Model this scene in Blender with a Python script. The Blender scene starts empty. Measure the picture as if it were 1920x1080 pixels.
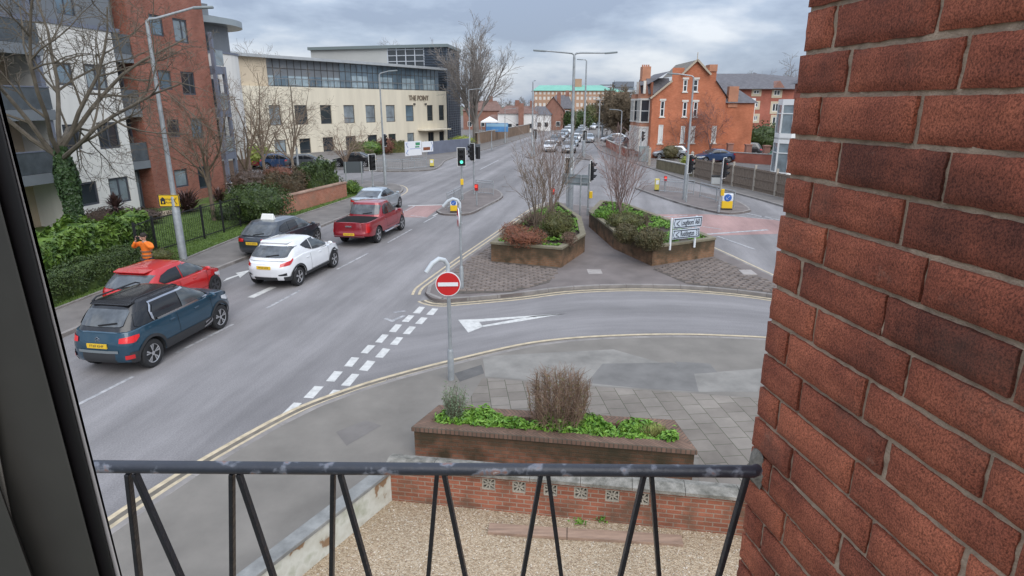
import bpy, bmesh, math, random
from mathutils import Vector, Matrix, noise
R = math.radians; PI = math.pi
SC = bpy.context.scene; C = SC.collection
random.seed(7)
# ------------------------------------------------------------------ camera
EYE = 6.2; FPX = 1160.0; HOR = 197.0
TH = math.atan((540-HOR)/FPX)
cd = bpy.data.cameras.new("camera"); cam = bpy.data.objects.new("camera", cd); C.objects.link(cam)
cam.location = (0, 0, EYE); cam.rotation_euler = (PI/2-TH, 0, 0)
cd.sensor_width = 36; cd.lens = FPX/1920*36; cd.clip_start = 0.05; cd.clip_end = 6000
SC.camera = cam
SC.view_settings.view_transform = 'Standard'; SC.view_settings.look = 'None'
SC.view_settings.exposure = 0.57; SC.view_settings.gamma = 1
# ------------------------------------------------------------------ sky + sun
SUN_EL = R(42); SUN_AZ = R(158)        # azimuth clockwise from +Y (behind the viewer, a little right)
w = bpy.data.worlds.new("World"); SC.world = w; w.use_nodes = True
nt = w.node_tree; nt.nodes.clear()
def N(t, **k):
    n = nt.nodes.new(t)
    for a, b in k.items(): setattr(n, a, b)
    return n
sky = N('ShaderNodeTexSky', sky_type='NISHITA', sun_disc=False)
sky.sun_elevation = SUN_EL; sky.sun_rotation = SUN_AZ; sky.air_density = 1.0; sky.dust_density = 1.5
bg1 = N('ShaderNodeBackground'); bg1.inputs[1].default_value = 0.1
nt.links.new(sky.outputs[0], bg1.inputs[0])
tc = N('ShaderNodeTexCoord'); sep = N('ShaderNodeSeparateXYZ'); nt.links.new(tc.outputs['Generated'], sep.inputs[0])
def M_(op, a, b=None):
    m = N('ShaderNodeMath', operation=op)
    for i, s in enumerate((a, b)):
        if s is None: continue
        if isinstance(s, (int, float)): m.inputs[i].default_value = s
        else: nt.links.new(s, m.inputs[i])
    return m.outputs[0]
n1 = N('ShaderNodeTexNoise'); n1.inputs['Scale'].default_value = 1.5; n1.inputs['Detail'].default_value = 7; n1.inputs['Roughness'].default_value = 0.52; n1.inputs['Distortion'].default_value = 0.15
vs_ = N('ShaderNodeVectorMath', operation='MULTIPLY'); nt.links.new(tc.outputs['Generated'], vs_.inputs[0]); vs_.inputs[1].default_value = (3.0, 3.0, 9.5)
vo_ = N('ShaderNodeVectorMath', operation='ADD'); nt.links.new(vs_.outputs[0], vo_.inputs[0]); vo_.inputs[1].default_value = (8.3, 3.7, 1.1)
nt.links.new(vo_.outputs[0], n1.inputs['Vector'])
cr = N('ShaderNodeValToRGB'); e = cr.color_ramp
e.elements[0].position = 0.40; e.elements[0].color = (0.190, 0.228, 0.305, 1)
e.elements[1].position = 0.66; e.elements[1].color = (0.475, 0.50, 0.54, 1)
m_ = e.elements.new(0.50); m_.color = (0.265, 0.312, 0.392, 1)
nt.links.new(n1.outputs['Fac'], cr.inputs[0])
bg2 = N('ShaderNodeBackground'); nt.links.new(M_('ADD', M_('MULTIPLY', M_('MAXIMUM', sep.outputs[2], 0.0), 2.35), 1.0), bg2.inputs[1])   # an overcast sky is brightest overhead
nt.links.new(cr.outputs[0], bg2.inputs[0])
mix = N('ShaderNodeMixShader'); mix.inputs[0].default_value = 0.9
nt.links.new(bg1.outputs[0], mix.inputs[1]); nt.links.new(bg2.outputs[0], mix.inputs[2])
wo = N('ShaderNodeOutputWorld'); nt.links.new(mix.outputs[0], wo.inputs[0])
sd = bpy.data.lights.new("sun", 'SUN'); sd.energy = 1.5; sd.angle = R(55); sd.color = (1, .96, .9)
so = bpy.data.objects.new("sun", sd); C.objects.link(so)
so.rotation_euler = Vector((-math.sin(SUN_AZ)*math.cos(SUN_EL), -math.cos(SUN_AZ)*math.cos(SUN_EL), -math.sin(SUN_EL))).to_track_quat('-Z', 'Y').to_euler()
# ------------------------------------------------------------------ measuring: a photo pixel (1920x1080) to a place
CT, ST = math.cos(TH), math.sin(TH)
def ray(px, py):
    u = (px-960)/FPX; v = (540-py)/FPX
    return Vector((u, CT+v*ST, -ST+v*CT))
def G(px, py, z=0.0):
    d = ray(px, py); t = (z-EYE)/d.z
    return Vector((d.x*t, d.y*t, z))
def G2(px, py, z=0.0):
    p = G(px, py, z); return (p.x, p.y)
def AY(px, py, Y):
    d = ray(px, py); t = Y/d.y
    return Vector((d.x*t, Y, EYE+d.z*t))
def ZH(py, Y):
    v = (540-py)/FPX
    return EYE + Y*(v*CT-ST)/(CT+v*ST)
# ------------------------------------------------------------------ things and parts
MW = {}
def tag(o, label=None, cat=None, group=None, kind=None):
    if label: o['label'] = label
    if cat: o['category'] = cat
    if group: o['group'] = group
    if kind: o['kind'] = kind
    return o
def thing(name, label, cat, loc=(0, 0, 0), rz=0.0, group=None):
    o = bpy.data.objects.new(name, None); C.objects.link(o)
    o.location = loc; o.rotation_euler = (0, 0, rz); o.empty_display_size = .2
    MW[o.name] = Matrix.Translation(Vector(loc)) @ Matrix.Rotation(rz, 4, 'Z')
    return tag(o, label, cat, group)
def copy_thing(o, loc, rz=None, label=None, group=None):
    r = o.copy(); C.objects.link(r); r.location = loc
    if rz is not None: r.rotation_euler = (0, 0, rz)
    if label: r['label'] = label
    if group: r['group'] = group
    for ch in o.children:
        c = ch.copy(); C.objects.link(c); c.parent = r
        for g in ch.children:
            d = g.copy(); C.objects.link(d); d.parent = c
    return r
class MB:
    def __init__(s): s.v = []; s.f = []; s.uv = []; s.mi = []
    def add(s, vs, fs, uvs=None, mi=0):
        b = len(s.v); s.v += [tuple(v) for v in vs]
        for i, f in enumerate(fs):
            s.f.append([b+k for k in f]); s.uv.append(uvs[i] if uvs else None); s.mi.append(mi)
        return s
    def quad(s, a, b, c, d, uv=None, mi=0): return s.add([a, b, c, d], [(0, 1, 2, 3)], [uv] if uv else None, mi)
    def box(s, x0, y0, z0, x1, y1, z1, M=None, mi=0):
        vs = [Vector((x, y, z)) for z in (z0, z1) for y in (y0, y1) for x in (x0, x1)]
        if M is not None: vs = [M @ v for v in vs]
        return s.add(vs, [(0, 2, 3, 1), (4, 5, 7, 6), (0, 1, 5, 4), (2, 6, 7, 3), (0, 4, 6, 2), (1, 3, 7, 5)], None, mi)
    def bar(s, a, b, wx, wy, up=Vector((0, 0, 1)), mi=0):
        a = Vector(a); b = Vector(b); d = (b-a); L = d.length; d.normalize()
        x = up.cross(d)
        if x.length < 1e-4: x = Vector((1, 0, 0))
        x.normalize(); y = d.cross(x)
        M = Matrix(((x.x, y.x, d.x, a.x), (x.y, y.y, d.y, a.y), (x.z, y.z, d.z, a.z), (0, 0, 0, 1)))
        return s.box(-wx/2, -wy/2, 0, wx/2, wy/2, L, M, mi)
    def tube(s, pts, rad, n=8, cap=True, mi=0):
        pts = [Vector(p) for p in pts]
        if isinstance(rad, (int, float)): rad = [rad]*len(pts)
        base = len(s.v); ref = None; k = len(pts)
        for i, p in enumerate(pts):
            t = (pts[min(i+1, k-1)]-pts[max(i-1, 0)])
            if t.length < 1e-9: t = Vector((0, 0, 1))
            t.normalize()
            if ref is None: ref = Vector((1, 0, 0)) if abs(t.x) < .9 else Vector((0, 1, 0))
            x = ref - t*ref.dot(t)
            if x.length < 1e-4: x = t.orthogonal()
            x.normalize(); ref = x; y = t.cross(x)
            for j in range(n):
                a = 2*PI*j/n; s.v.append(tuple(p+(x*math.cos(a)+y*math.sin(a))*rad[i]))
        for i in range(k-1):
            for j in range(n):
                a = base+i*n+j; b = base+i*n+(j+1) % n
                s.f.append([a, b, b+n, a+n]); s.uv.append(None); s.mi.append(mi)
        if cap:
            s.f.append([base+j for j in range(n)][::-1]); s.uv.append(None); s.mi.append(mi)
            s.f.append([base+(k-1)*n+j for j in range(n)]); s.uv.append(None); s.mi.append(mi)
        return s
    def lathe(s, prof, c=(0, 0, 0), n=16, axis='z', mi=0):
        b = len(s.v); c = Vector(c)
        for r, h in prof:
            for j in range(n):
                a = 2*PI*j/n; p = (r*math.cos(a), r*math.sin(a), h)
                if axis == 'y': p = (p[0], p[2], -p[1])
                if axis == 'x': p = (p[2], p[0], p[1])
                s.v.append(tuple(c+Vector(p)))
        for i in range(len(prof)-1):
            for j in range(n):
                s.f.append([b+i*n+j, b+i*n+(j+1) % n, b+(i+1)*n+(j+1) % n, b+(i+1)*n+j]); s.uv.append(None); s.mi.append(mi)
        for i in (0, len(prof)-1):
            if prof[i][0] > 1e-4:
                f = [b+i*n+j for j in range(n)]
                s.f.append(f[::-1] if i == 0 else f); s.uv.append(None); s.mi.append(mi)
        return s
    def prism(s, poly, z0, z1, bottom=False, mi=0, sides=True):
        n = len(poly)
        area = sum(poly[i][0]*poly[(i+1) % n][1]-poly[(i+1) % n][0]*poly[i][1] for i in range(n))
        if area < 0: poly = list(reversed(poly))
        vs = [(p[0], p[1], z1) for p in poly]+[(p[0], p[1], z0) for p in poly]
        fs = [list(range(n))]
        if bottom: fs.append(list(range(2*n-1, n-1, -1)))
        if sides: fs += [(i, i+n, (i+1) % n+n, (i+1) % n) for i in range(n)]
        return s.add(vs, fs, None, mi)
    def build(s, name, mat, parent=None, smooth=False, bevel=0, world=False, seg=2, ang=35):
        if parent is not None and world:
            im = MW[parent.name].inverted(); s.v = [tuple(im @ Vector(v)) for v in s.v]
        me = bpy.data.meshes.new(name); me.from_pydata(s.v, [], s.f)
        mats = mat if isinstance(mat, (list, tuple)) else [mat]
        for m in mats: me.materials.append(m)
        if len(mats) > 1: me.polygons.foreach_set('material_index', s.mi)
        if any(u is not None for u in s.uv):
            ul = me.uv_layers.new(name='uv'); k = 0
            for f, u in zip(s.f, s.uv):
                for j in range(len(f)):
                    if u is not None: ul.data[k].uv = u[j]
                    k += 1
        if smooth: me.polygons.foreach_set('use_smooth', [True]*len(me.polygons))
        me.update()
        if smooth: me.set_sharp_from_angle(angle=R(ang))
        o = bpy.data.objects.new(name, me); C.objects.link(o)
        if parent is not None:
            o.parent = parent
            if parent.name in MW: MW[o.name] = MW[parent.name]
        if bevel:
            b = o.modifiers.new('bevel', 'BEVEL'); b.width = bevel; b.segments = seg; b.limit_method = 'ANGLE'; b.angle_limit = R(40)
        return o
def lettering(txt, size, mat, parent, M, name='lettering', thick=0.002, align='CENTER', bold=0.0):
    """letters as a thin mesh; M takes text space (x right, y up) to the space of the parent"""
    cu = bpy.data.curves.new(name, 'FONT'); cu.body = txt; cu.size = size; cu.align_x = align; cu.align_y = 'CENTER'; cu.extrude = thick; cu.offset = bold; cu.resolution_u = 3
    t = bpy.data.objects.new('tmp', cu); C.objects.link(t)
    dg = bpy.context.evaluated_depsgraph_get()
    me = bpy.data.meshes.new_from_object(t.evaluated_get(dg)); bpy.data.objects.remove(t)
    me.name = name; me.materials.clear(); me.materials.append(mat); me.transform(M)
    o = bpy.data.objects.new(name, me); C.objects.link(o)
    if parent is not None:
        o.parent = parent
        if parent.name in MW: MW[o.name] = MW[parent.name]
    return o
# ------------------------------------------------------------------ materials
MT = {}
def mat(name, col, rough=.6, var=0.0, scale=8.0, bump=0.0, bscale=None, metal=0.0, spec=.5, coat=0.0, col2=None, stretch=None, rot=0.0, detail=5, emit=0, contrast=(.3, .7), trans=0, uv=False, bdist=.02):
    if name in MT: return MT[name]
    m = bpy.data.materials.new(name); m.use_nodes = True; t = m.node_tree; p = t.nodes['Principled BSDF']
    p.inputs['Base Color'].default_value = (*col, 1); p.inputs['Roughness'].default_value = rough; p.inputs['Metallic'].default_value = metal
    p.inputs['Specular IOR Level'].default_value = spec; p.inputs['Coat Weight'].default_value = coat
    p.inputs['Transmission Weight'].default_value = trans
    if emit:
        p.inputs['Emission Color'].default_value = (*col, 1); p.inputs['Emission Strength'].default_value = emit
    def vec(sc=None):
        c = t.nodes.new('ShaderNodeTexCoord'); mp = t.nodes.new('ShaderNodeMapping')
        mp.inputs['Rotation'].default_value[2] = rot
        if stretch: mp.inputs['Scale'].default_value = stretch
        t.links.new(c.outputs['UV' if uv else 'Object'], mp.inputs[0]); return mp.outputs[0]
    if var or col2:
        n = t.nodes.new('ShaderNodeTexNoise'); n.inputs['Scale'].default_value = scale; n.inputs['Detail'].default_value = detail; n.inputs['Roughness'].default_value = .6
        t.links.new(vec(), n.inputs['Vector'])
        r = t.nodes.new('ShaderNodeValToRGB')
        c2 = col2 if col2 else tuple(min(1, c*(1+var)) for c in col); c1 = col if col2 else tuple(c*(1-var) for c in col)
        r.color_ramp.elements[0].position = contrast[0]; r.color_ramp.elements[1].position = contrast[1]
        r.color_ramp.elements[0].color = (*c1, 1); r.color_ramp.elements[1].color = (*c2, 1)
        t.links.new(n.outputs['Fac'], r.inputs[0]); t.links.new(r.outputs[0], p.inputs['Base Color'])
    if bump:
        n = t.nodes.new('ShaderNodeTexNoise'); n.inputs['Scale'].default_value = bscale or scale*4; n.inputs['Detail'].default_value = 4
        c = t.nodes.new('ShaderNodeTexCoord'); t.links.new(c.outputs['Object'], n.inputs['Vector'])
        b = t.nodes.new('ShaderNodeBump'); b.inputs['Strength'].default_value = bump; b.inputs['Distance'].default_value = bdist
        t.links.new(n.outputs['Fac'], b.inputs['Height']); t.links.new(b.outputs[0], p.inputs['Normal'])
    MT[name] = m; return m
def brick_mat(name, c1, c2, mortar, bw=.225, rh=.075, ms=.01, off=.5, bump=.4, dirt=None, rough=.85, uv=True, rot=0.0, dscale=1.3, grain=60, moss=None):
    if name in MT: return MT[name]
    m = bpy.data.materials.new(name); m.use_nodes = True; t = m.node_tree; p = t.nodes['Principled BSDF']; L = t.links.new
    p.inputs['Roughness'].default_value = rough; p.inputs['Specular IOR Level'].default_value = .25
    c = t.nodes.new('ShaderNodeTexCoord'); mp = t.nodes.new('ShaderNodeMapping'); mp.inputs['Rotation'].default_value[2] = rot
    L(c.outputs['UV' if uv else 'Object'], mp.inputs[0])
    b = t.nodes.new('ShaderNodeTexBrick'); L(mp.outputs[0], b.inputs['Vector'])
    b.offset = off; b.inputs['Scale'].default_value = 1; b.inputs['Brick Width'].default_value = bw; b.inputs['Row Height'].default_value = rh
    b.inputs['Mortar Size'].default_value = ms; b.inputs['Mortar Smooth'].default_value = .2; b.inputs['Bias'].default_value = 0
    b.inputs['Color1'].default_value = (*c1, 1); b.inputs['Color2'].default_value = (*c2, 1); b.inputs['Mortar'].default_value = (*mortar, 1)
    n = t.nodes.new('ShaderNodeTexNoise'); n.inputs['Scale'].default_value = dscale; n.inputs['Detail'].default_value = 7; n.inputs['Roughness'].default_value = .65; L(c.outputs['Object'], n.inputs['Vector'])
    r = t.nodes.new('ShaderNodeMapRange'); r.inputs[1].default_value = .3; r.inputs[2].default_value = .7; r.inputs[3].default_value = .72; r.inputs[4].default_value = 1.2
    L(n.outputs['Fac'], r.inputs[0])
    mx = t.nodes.new('ShaderNodeVectorMath'); mx.operation = 'SCALE'; L(b.outputs['Color'], mx.inputs[0]); L(r.outputs[0], mx.inputs[3])
    out = mx.outputs[0]
    if dirt:
        n2 = t.nodes.new('ShaderNodeTexNoise'); n2.inputs['Scale'].default_value = dscale*1.7; n2.inputs['Detail'].default_value = 6; L(c.outputs['Object'], n2.inputs['Vector'])
        rr = t.nodes.new('ShaderNodeMapRange'); rr.inputs[1].default_value = .45; rr.inputs[2].default_value = .68; rr.inputs[3].default_value = 0; rr.inputs[4].default_value = .85; L(n2.outputs['Fac'], rr.inputs[0])
        q = t.nodes.new('ShaderNodeMix'); q.data_type = 'RGBA'; L(rr.outputs[0], q.inputs[0]); L(out, q.inputs[6]); q.inputs[7].default_value = (*dirt, 1); out = q.outputs[2]
    if moss:      # a dark growth on the upper courses of the wall, ragged below
        su = t.nodes.new('ShaderNodeSeparateXYZ'); L(c.outputs['UV'], su.inputs[0]); n3 = t.nodes.new('ShaderNodeTexNoise'); n3.inputs['Scale'].default_value = 3.2; n3.inputs['Detail'].default_value = 7; L(c.outputs['Object'], n3.inputs['Vector'])
        a1 = t.nodes.new('ShaderNodeMath'); a1.operation = 'MULTIPLY_ADD'; L(n3.outputs['Fac'], a1.inputs[0]); a1.inputs[1].default_value = .8; a1.inputs[2].default_value = -.4
        a2 = t.nodes.new('ShaderNodeMath'); a2.operation = 'ADD'; L(su.outputs[1], a2.inputs[0]); L(a1.outputs[0], a2.inputs[1])
        m3 = t.nodes.new('ShaderNodeMapRange'); m3.inputs[1].default_value = moss[0]; m3.inputs[2].default_value = moss[1]; m3.inputs[4].default_value = .82; L(a2.outputs[0], m3.inputs[0])
        q3 = t.nodes.new('ShaderNodeMix'); q3.data_type = 'RGBA'; L(m3.outputs[0], q3.inputs[0]); L(out, q3.inputs[6]); q3.inputs[7].default_value = (*dirt, 1); out = q3.outputs[2]
    L(out, p.inputs['Base Color'])
    g = t.nodes.new('ShaderNodeTexNoise'); g.inputs['Scale'].default_value = grain; L(c.outputs['Object'], g.inputs['Vector'])
    ad = t.nodes.new('ShaderNodeMath'); ad.operation = 'MULTIPLY_ADD'; L(b.outputs['Fac'], ad.inputs[0]); ad.inputs[1].default_value = -1; L(g.outputs['Fac'], ad.inputs[2])
    bp = t.nodes.new('ShaderNodeBump'); bp.inputs['Strength'].default_value = bump; bp.inputs['Distance'].default_value = .01; L(ad.outputs[0], bp.inputs['Height']); L(bp.outputs[0], p.inputs['Normal'])
    MT[name] = m; return m
white = mat('white_gloss_paint', (.72, .72, .70), .4, .05, 3)
steel = mat('galvanised_steel', (.33, .35, .36), .45, .18, 6, metal=.35)
black = mat('black_plastic', (.012, .012, .014), .45)
rubber = mat('tyre_rubber', (.018, .018, .019), .8, .2, 20)
glass = mat('window_glass', (.03, .038, .045), .06, .3, .6, spec=.7)
glass_pale = mat('window_glass_pale', (.22, .26, .28), .08, .35, .9, spec=.7)
glass_blue = mat('window_glass_blue', (.12, .17, .21), .06, .4, .5, spec=.8)
blind = mat('window_with_blind', (.50, .52, .50), .25, .1, 2, spec=.6)
chrome = mat('chrome', (.6, .6, .62), .15, metal=1)
concrete = mat('concrete', (.33, .315, .29), .9, .22, 5, .2)
# ================================================================== GROUND
def wander(pts, sub=6):
    """smooth a polyline (Catmull-Rom)"""
    P = [Vector((p[0], p[1], 0)) for p in pts]; out = []
    for i in range(len(P)-1):
        a = P[max(i-1, 0)]; b = P[i]; c = P[i+1]; d = P[min(i+2, len(P)-1)]
        for k in range(sub):
            t = k/sub; out.append(.5*((2*b)+(c-a)*t+(2*a-5*b+4*c-d)*t*t+(3*b-a-3*c+d)*t**3))
    out.append(P[-1]); return [(v.x, v.y) for v in out]
def offs(pts, d):
    out = []; n = len(pts)
    for i, p in enumerate(pts):
        a = Vector(pts[max(i-1, 0)]); b = Vector(pts[min(i+1, n-1)]); t = (b-a)
        if t.length < 1e-6: t = Vector((1, 0))
        t.normalize(); out.append((p[0]-t.y*d, p[1]+t.x*d))
    return out
def strip(mb, pts, d0, d1, z, z_side=None):
    A = offs(pts, d0); B = offs(pts, d1); s = 0
    for i in range(len(pts)-1):
        L = (Vector(pts[i+1])-Vector(pts[i])).length
        mb.quad((*A[i], z), (*A[i+1], z), (*B[i+1], z), (*B[i], z), [(s, d0), (s+L, d0), (s+L, d1), (s, d1)]); s += L
        if z_side is not None:
            for Q in (A, B): mb.quad((*Q[i], z_side), (*Q[i+1], z_side), (*Q[i+1], z), (*Q[i], z))
    return mb
def pxl(L, z=0): return [G2(x, y, z) for x, y in L]
ROADDIR = R(-9.3)      # the main road runs 9 degrees to the right of straight ahead
def road_mat(name, rot=0.0, uv=False, tint=(1, 1, 1), k=1.0):
    m = bpy.data.materials.new(name); m.use_nodes = True; t = m.node_tree; p = t.nodes['Principled BSDF']; L = t.links.new
    c = t.nodes.new('ShaderNodeTexCoord'); src = c.outputs['UV' if uv else 'Object']
    def nz(sx, sy, sc, det=6, ro=.6):
        mp = t.nodes.new('ShaderNodeMapping'); mp.vector_type = 'TEXTURE'; mp.inputs['Rotation'].default_value[2] = rot; mp.inputs['Scale'].default_value = (1/sx, 1/sy, 1); L(src, mp.inputs[0])
        n = t.nodes.new('ShaderNodeTexNoise'); n.inputs['Scale'].default_value = sc; n.inputs['Detail'].default_value = det; n.inputs['Roughness'].default_value = ro; L(mp.outputs[0], n.inputs[0]); return n.outputs['Fac']
    def rng(s, a, b, lo, hi):
        r = t.nodes.new('ShaderNodeMapRange'); r.inputs[1].default_value = a; r.inputs[2].default_value = b; r.inputs[3].default_value = lo; r.inputs[4].default_value = hi; L(s, r.inputs[0]); return r.outputs[0]
    def mul(a, b):
        q = t.nodes.new('ShaderNodeMath'); q.operation = 'MULTIPLY'; L(a, q.inputs[0]); L(b, q.inputs[1]); return q.outputs[0]
    long_ = rng(nz(.03, .75, 1.0, 3, .45), .32, .68, .80, 1.30)     # streaks along the traffic
    fine = rng(nz(.4, 2.2, 1.3, 7, .7), .3, .7, .90, 1.11)
    blot = rng(nz(.25, .25, 1.0, 5), .3, .7, .86, 1.14)
    grain = rng(nz(1, 1, 34, 4, .75), .3, .7, .74, 1.26)
    v = mul(mul(mul(long_, fine), blot), grain)
    mx = t.nodes.new('ShaderNodeVectorMath'); mx.operation = 'SCALE'; mx.inputs[0].default_value = (.191*tint[0]*k, .180*tint[1]*k, .178*tint[2]*k); L(v, mx.inputs[3])
    L(mx.outputs[0], p.inputs['Base Color']); p.inputs['Roughness'].default_value = .82; p.inputs['Specular IOR Level'].default_value = .3
    b = t.nodes.new('ShaderNodeBump'); b.inputs['Strength'].default_value = .25; b.inputs['Distance'].default_value = .006; L(nz(1, 1, 90, 2), b.inputs['Height']); L(b.outputs[0], p.inputs['Normal'])
    MT[name] = m; return m
m_road = road_mat('asphalt_main', rot=PI/2+ROADDIR)
m_slip = road_mat('asphalt_slip', uv=True)
m_red = road_mat('asphalt_red', rot=PI/2+ROADDIR, tint=(1.38, .93, .86), k=1.12)
m_pave = mat('pavement_tarmac', (.155, .140, .128), .9, .26, .9, .35, 130, detail=9, bdist=.006)
m_pave_old = mat('pavement_tarmac_grey', (.176, .159, .138), .9, .17, 1.1, .35, 120, detail=9, bdist=.006)
m_path = mat('path_reddish_tarmac', (.150, .126, .116), .9, .2, 1.2, .3, 120, detail=8, bdist=.006)
m_patch = mat('tarmac_patch', (.15, .142, .132), .9, .2, 1.5, .3, 120, bdist=.006)
m_patch2 = mat('tarmac_patch_pale', (.205, .192, .172), .9, .25, 1.5, .3, 120, bdist=.006)
m_kerb = mat('kerb_stone', (.22, .20, .185), .85, .25, 2.5, .2)
m_white = mat('road_paint_white', (.47, .46, .435), .7, .22, 6, detail=8, contrast=(.25, .6))
m_worn = mat('road_paint_worn', (.23, .23, .235), .75, 0, 5, col2=(.44, .43, .425), detail=9, contrast=(.4, .62))
m_yellow = mat('road_paint_yellow', (.47, .385, .26), .75, .25, 5, detail=8)
m_grass = mat('grass_turf', (.045, .085, .013), .95, 0, 5, .6, 60, col2=(.12, .185, .035), detail=9)
m_soil = mat('planter_soil', (.05, .036, .026), .95, .3, 8, .6)
m_far = mat('far_ground', (.09, .10, .06), .95, .3, .05)
def struct(mb, name, m, **k): return tag(mb.build(name, m, **k), kind='structure')

g = MB(); S = 2500; g.quad((-S, -S, -.02), (S, -S, -.02), (S, S, -.02), (-S, S, -.02)); struct(g, 'ground', m_far)
g = MB(); g.prism([(-60, 2), (140, 2), (140, 120), (120, 420), (-20, 420), (-120, 160), (-120, 30)], -.02, 0, sides=False); struct(g, 'road', m_road)

KERB_NEAR = wander(pxl([(40, 1140), (130, 1062), (216, 999), (348, 908), (475, 831), (574, 777), (655, 745), (731, 720), (841, 690), (979, 657), (1060, 645), (1146, 639), (1250, 636), (1358, 638), (1500, 648), (1750, 690), (2100, 760)]))
ISL_S = wander(pxl([(797, 553), (808, 563), (826, 567), (850, 566), (964, 556), (1052, 545), (1143, 540), (1234, 540), (1307, 543), (1427, 555), (1600, 585), (1900, 650)]))
ISL_W = wander(pxl([(1042, 381), (1030, 382), (1010, 391), (975, 415), (935, 444), (870, 490), (818, 529), (802, 542), (797, 553)]), 5)
ISL_E = wander(pxl([(1042, 381), (1075, 386), (1106, 390), (1160, 398), (1250, 431), (1345, 472), (1431, 513), (1560, 572), (1700, 640)]), 5)
# slip road with its own direction of wear
far_e = ISL_S; near_e = KERB_NEAR
def resample(P, n):
    P = [Vector(p) for p in P]; L = [0]
    for a, b in zip(P, P[1:]): L.append(L[-1]+(b-a).length)
    out = []; j = 0
    for i in range(n):
        t = L[-1]*i/(n-1)
        while j < len(P)-2 and L[j+1] < t: j += 1
        k = (t-L[j])/max(1e-6, L[j+1]-L[j]); out.append(P[j].lerp(P[j+1], k))
    return out
kn = [p for p in KERB_NEAR if p[1] > G(600, 768).y]
A = resample(kn, 40); B = resample(ISL_S, 40)
g = MB(); s = 0
for i in range(39):
    L = ((A[i+1]-A[i]).length+(B[i+1]-B[i]).length)/2
    for k in range(6):
        q = [A[i].lerp(B[i], k/6), A[i+1].lerp(B[i+1], k/6), A[i+1].lerp(B[i+1], (k+1)/6), A[i].lerp(B[i], (k+1)/6)]
        g.quad(*[(p.x, p.y, .004) for p in q], [(s, k*.9), (s+L, k*.9), (s+L, k*.9+.9), (s, k*.9+.9)])
    s += L
struct(g, 'slip_road', m_slip)
KH = .11
def slab(name, poly, m, z1=KH): return struct(MB().prism(poly, -.02, z1), name, m)
def kerb(name, pts, side=1, w=.13, h=KH+.004):
    """kerb stones, each with a hair gap"""
    mb = MB(); n = max(2, int(sum((Vector(b)-Vector(a)).length for a, b in zip(pts, pts[1:]))/.915))
    P = resample(pts, n)
    for a, b in zip(P, P[1:]):
        t = (b-a).normalized(); nn = Vector((-t.y, t.x))*side
        a2 = a+t*.004; b2 = b-t*.004
        vs = [a2-nn*.004, b2-nn*.004, b2+nn*w, a2+nn*w]
        mb.prism([(v.x, v.y) for v in vs], -.02, h)
    return struct(mb, name, m_kerb, bevel=.012)
# near pavement (our side)
slab('pavement', KERB_NEAR+[(40, 5), (40, -3), (-12, -3), (-9, 2)], m_pave_old); kerb('kerb', KERB_NEAR, -1)
# triangular island
isl = ISL_W[:-1]+ISL_S+[G2(2000, 672)]+list(reversed(ISL_E[1:]))
slab('traffic_island', isl, m_path); kerb('kerb', ISL_W+ISL_S[1:], 1); kerb('kerb', ISL_E, -1)
# left pavement
LK = wander(pxl([(-260, 797), (-60, 710), (148, 620), (300, 555), (409, 507), (470, 483), (560, 444), (655, 405), (700, 386), (735, 371), (755, 360), (753, 351), (735, 346), (700, 342), (660, 339), (560, 336), (300, 333)]), 5)
slab('pavement', LK+[(-110, 70), (-110, 8)], m_pave); kerb('kerb', LK, 1)
GE = pxl([(100, 582), (250, 524), (345, 487), (430, 452), (520, 418), (600, 391), (680, 364), (690, 356), (672, 348), (560, 344), (300, 343)], KH)
GEs = wander([GE[0], GE[1], GE[2], GE[3], GE[4], GE[5], GE[6]], 4)
slab('lawn', GEs+GE[7:]+[(-100, 50), (-100, 14)], m_grass, KH+.03)
mb = MB(); strip(mb, GEs, -.06, .04, KH+.05, KH-.02); struct(mb, 'path_edging', m_kerb)
# pavement in front of the cream office, running on up the far road
PK = wander(pxl([(300, 313), (500, 316), (640, 318), (712, 322), (767, 322), (812, 319), (827, 311), (836, 302), (860, 294), (890, 286), (930, 275), (960, 266), (1000, 253), (1037, 239), (1062, 229), (1084, 220)]), 5)
slab('pavement', PK+[(-10, 400), (-150, 300), (-150, 70)], m_pave); kerb('kerb', PK, 1)
# right pavement
RK = wander(pxl([(1100, 222), (1104, 235), (1108, 252), (1113, 268), (1125, 283), (1160, 297), (1199, 310), (1245, 325), (1291, 340), (1340, 353), (1414, 373), (1449, 383), (1600, 428), (1900, 520)]), 5)
slab('pavement', RK+[(160, 20), (160, 380)], m_pave); kerb('kerb', RK, 1)
# refuges
def refuge(px): 
    P = pxl(px); Q = wander(P+[P[0]], 4); slab('traffic_island', Q[:-1], m_path); kerb('kerb', Q, 1 if sum(P[i][0]*P[(i+1) % len(P)][1]-P[(i+1) % len(P)][0]*P[i][1] for i in range(len(P))) > 0 else -1, .12)
refuge([(818, 398), (832, 404), (880, 403), (912, 388), (943, 370), (926, 356), (884, 358), (848, 380)])
refuge([(1190, 354), (1268, 381), (1350, 401), (1400, 399), (1404, 392), (1372, 376), (1300, 360), (1230, 348)])
refuge([(985, 295), (1002, 296), (1022, 276), (1044, 250), (1040, 249), (1012, 272)])
refuge([(1080, 297), (1108, 301), (1112, 297), (1098, 289), (1088, 288)])
# ------------------------------------------------------------------ markings
mk = MB(); wn = MB(); yl = MB(); Z = .0045
def line(mb, a, b, w, z=Z):
    a = Vector(G2(*a)); b = Vector(G2(*b)); d = b-a; n = max(1, int(d.length/2)); pts = [tuple(a.lerp(b, i/n)) for i in range(n+1)]
    strip(mb, pts, -w/2, w/2, z)
def poly(mb, L, z=Z): mb.prism(pxl(L), 0, z, sides=False)
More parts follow.
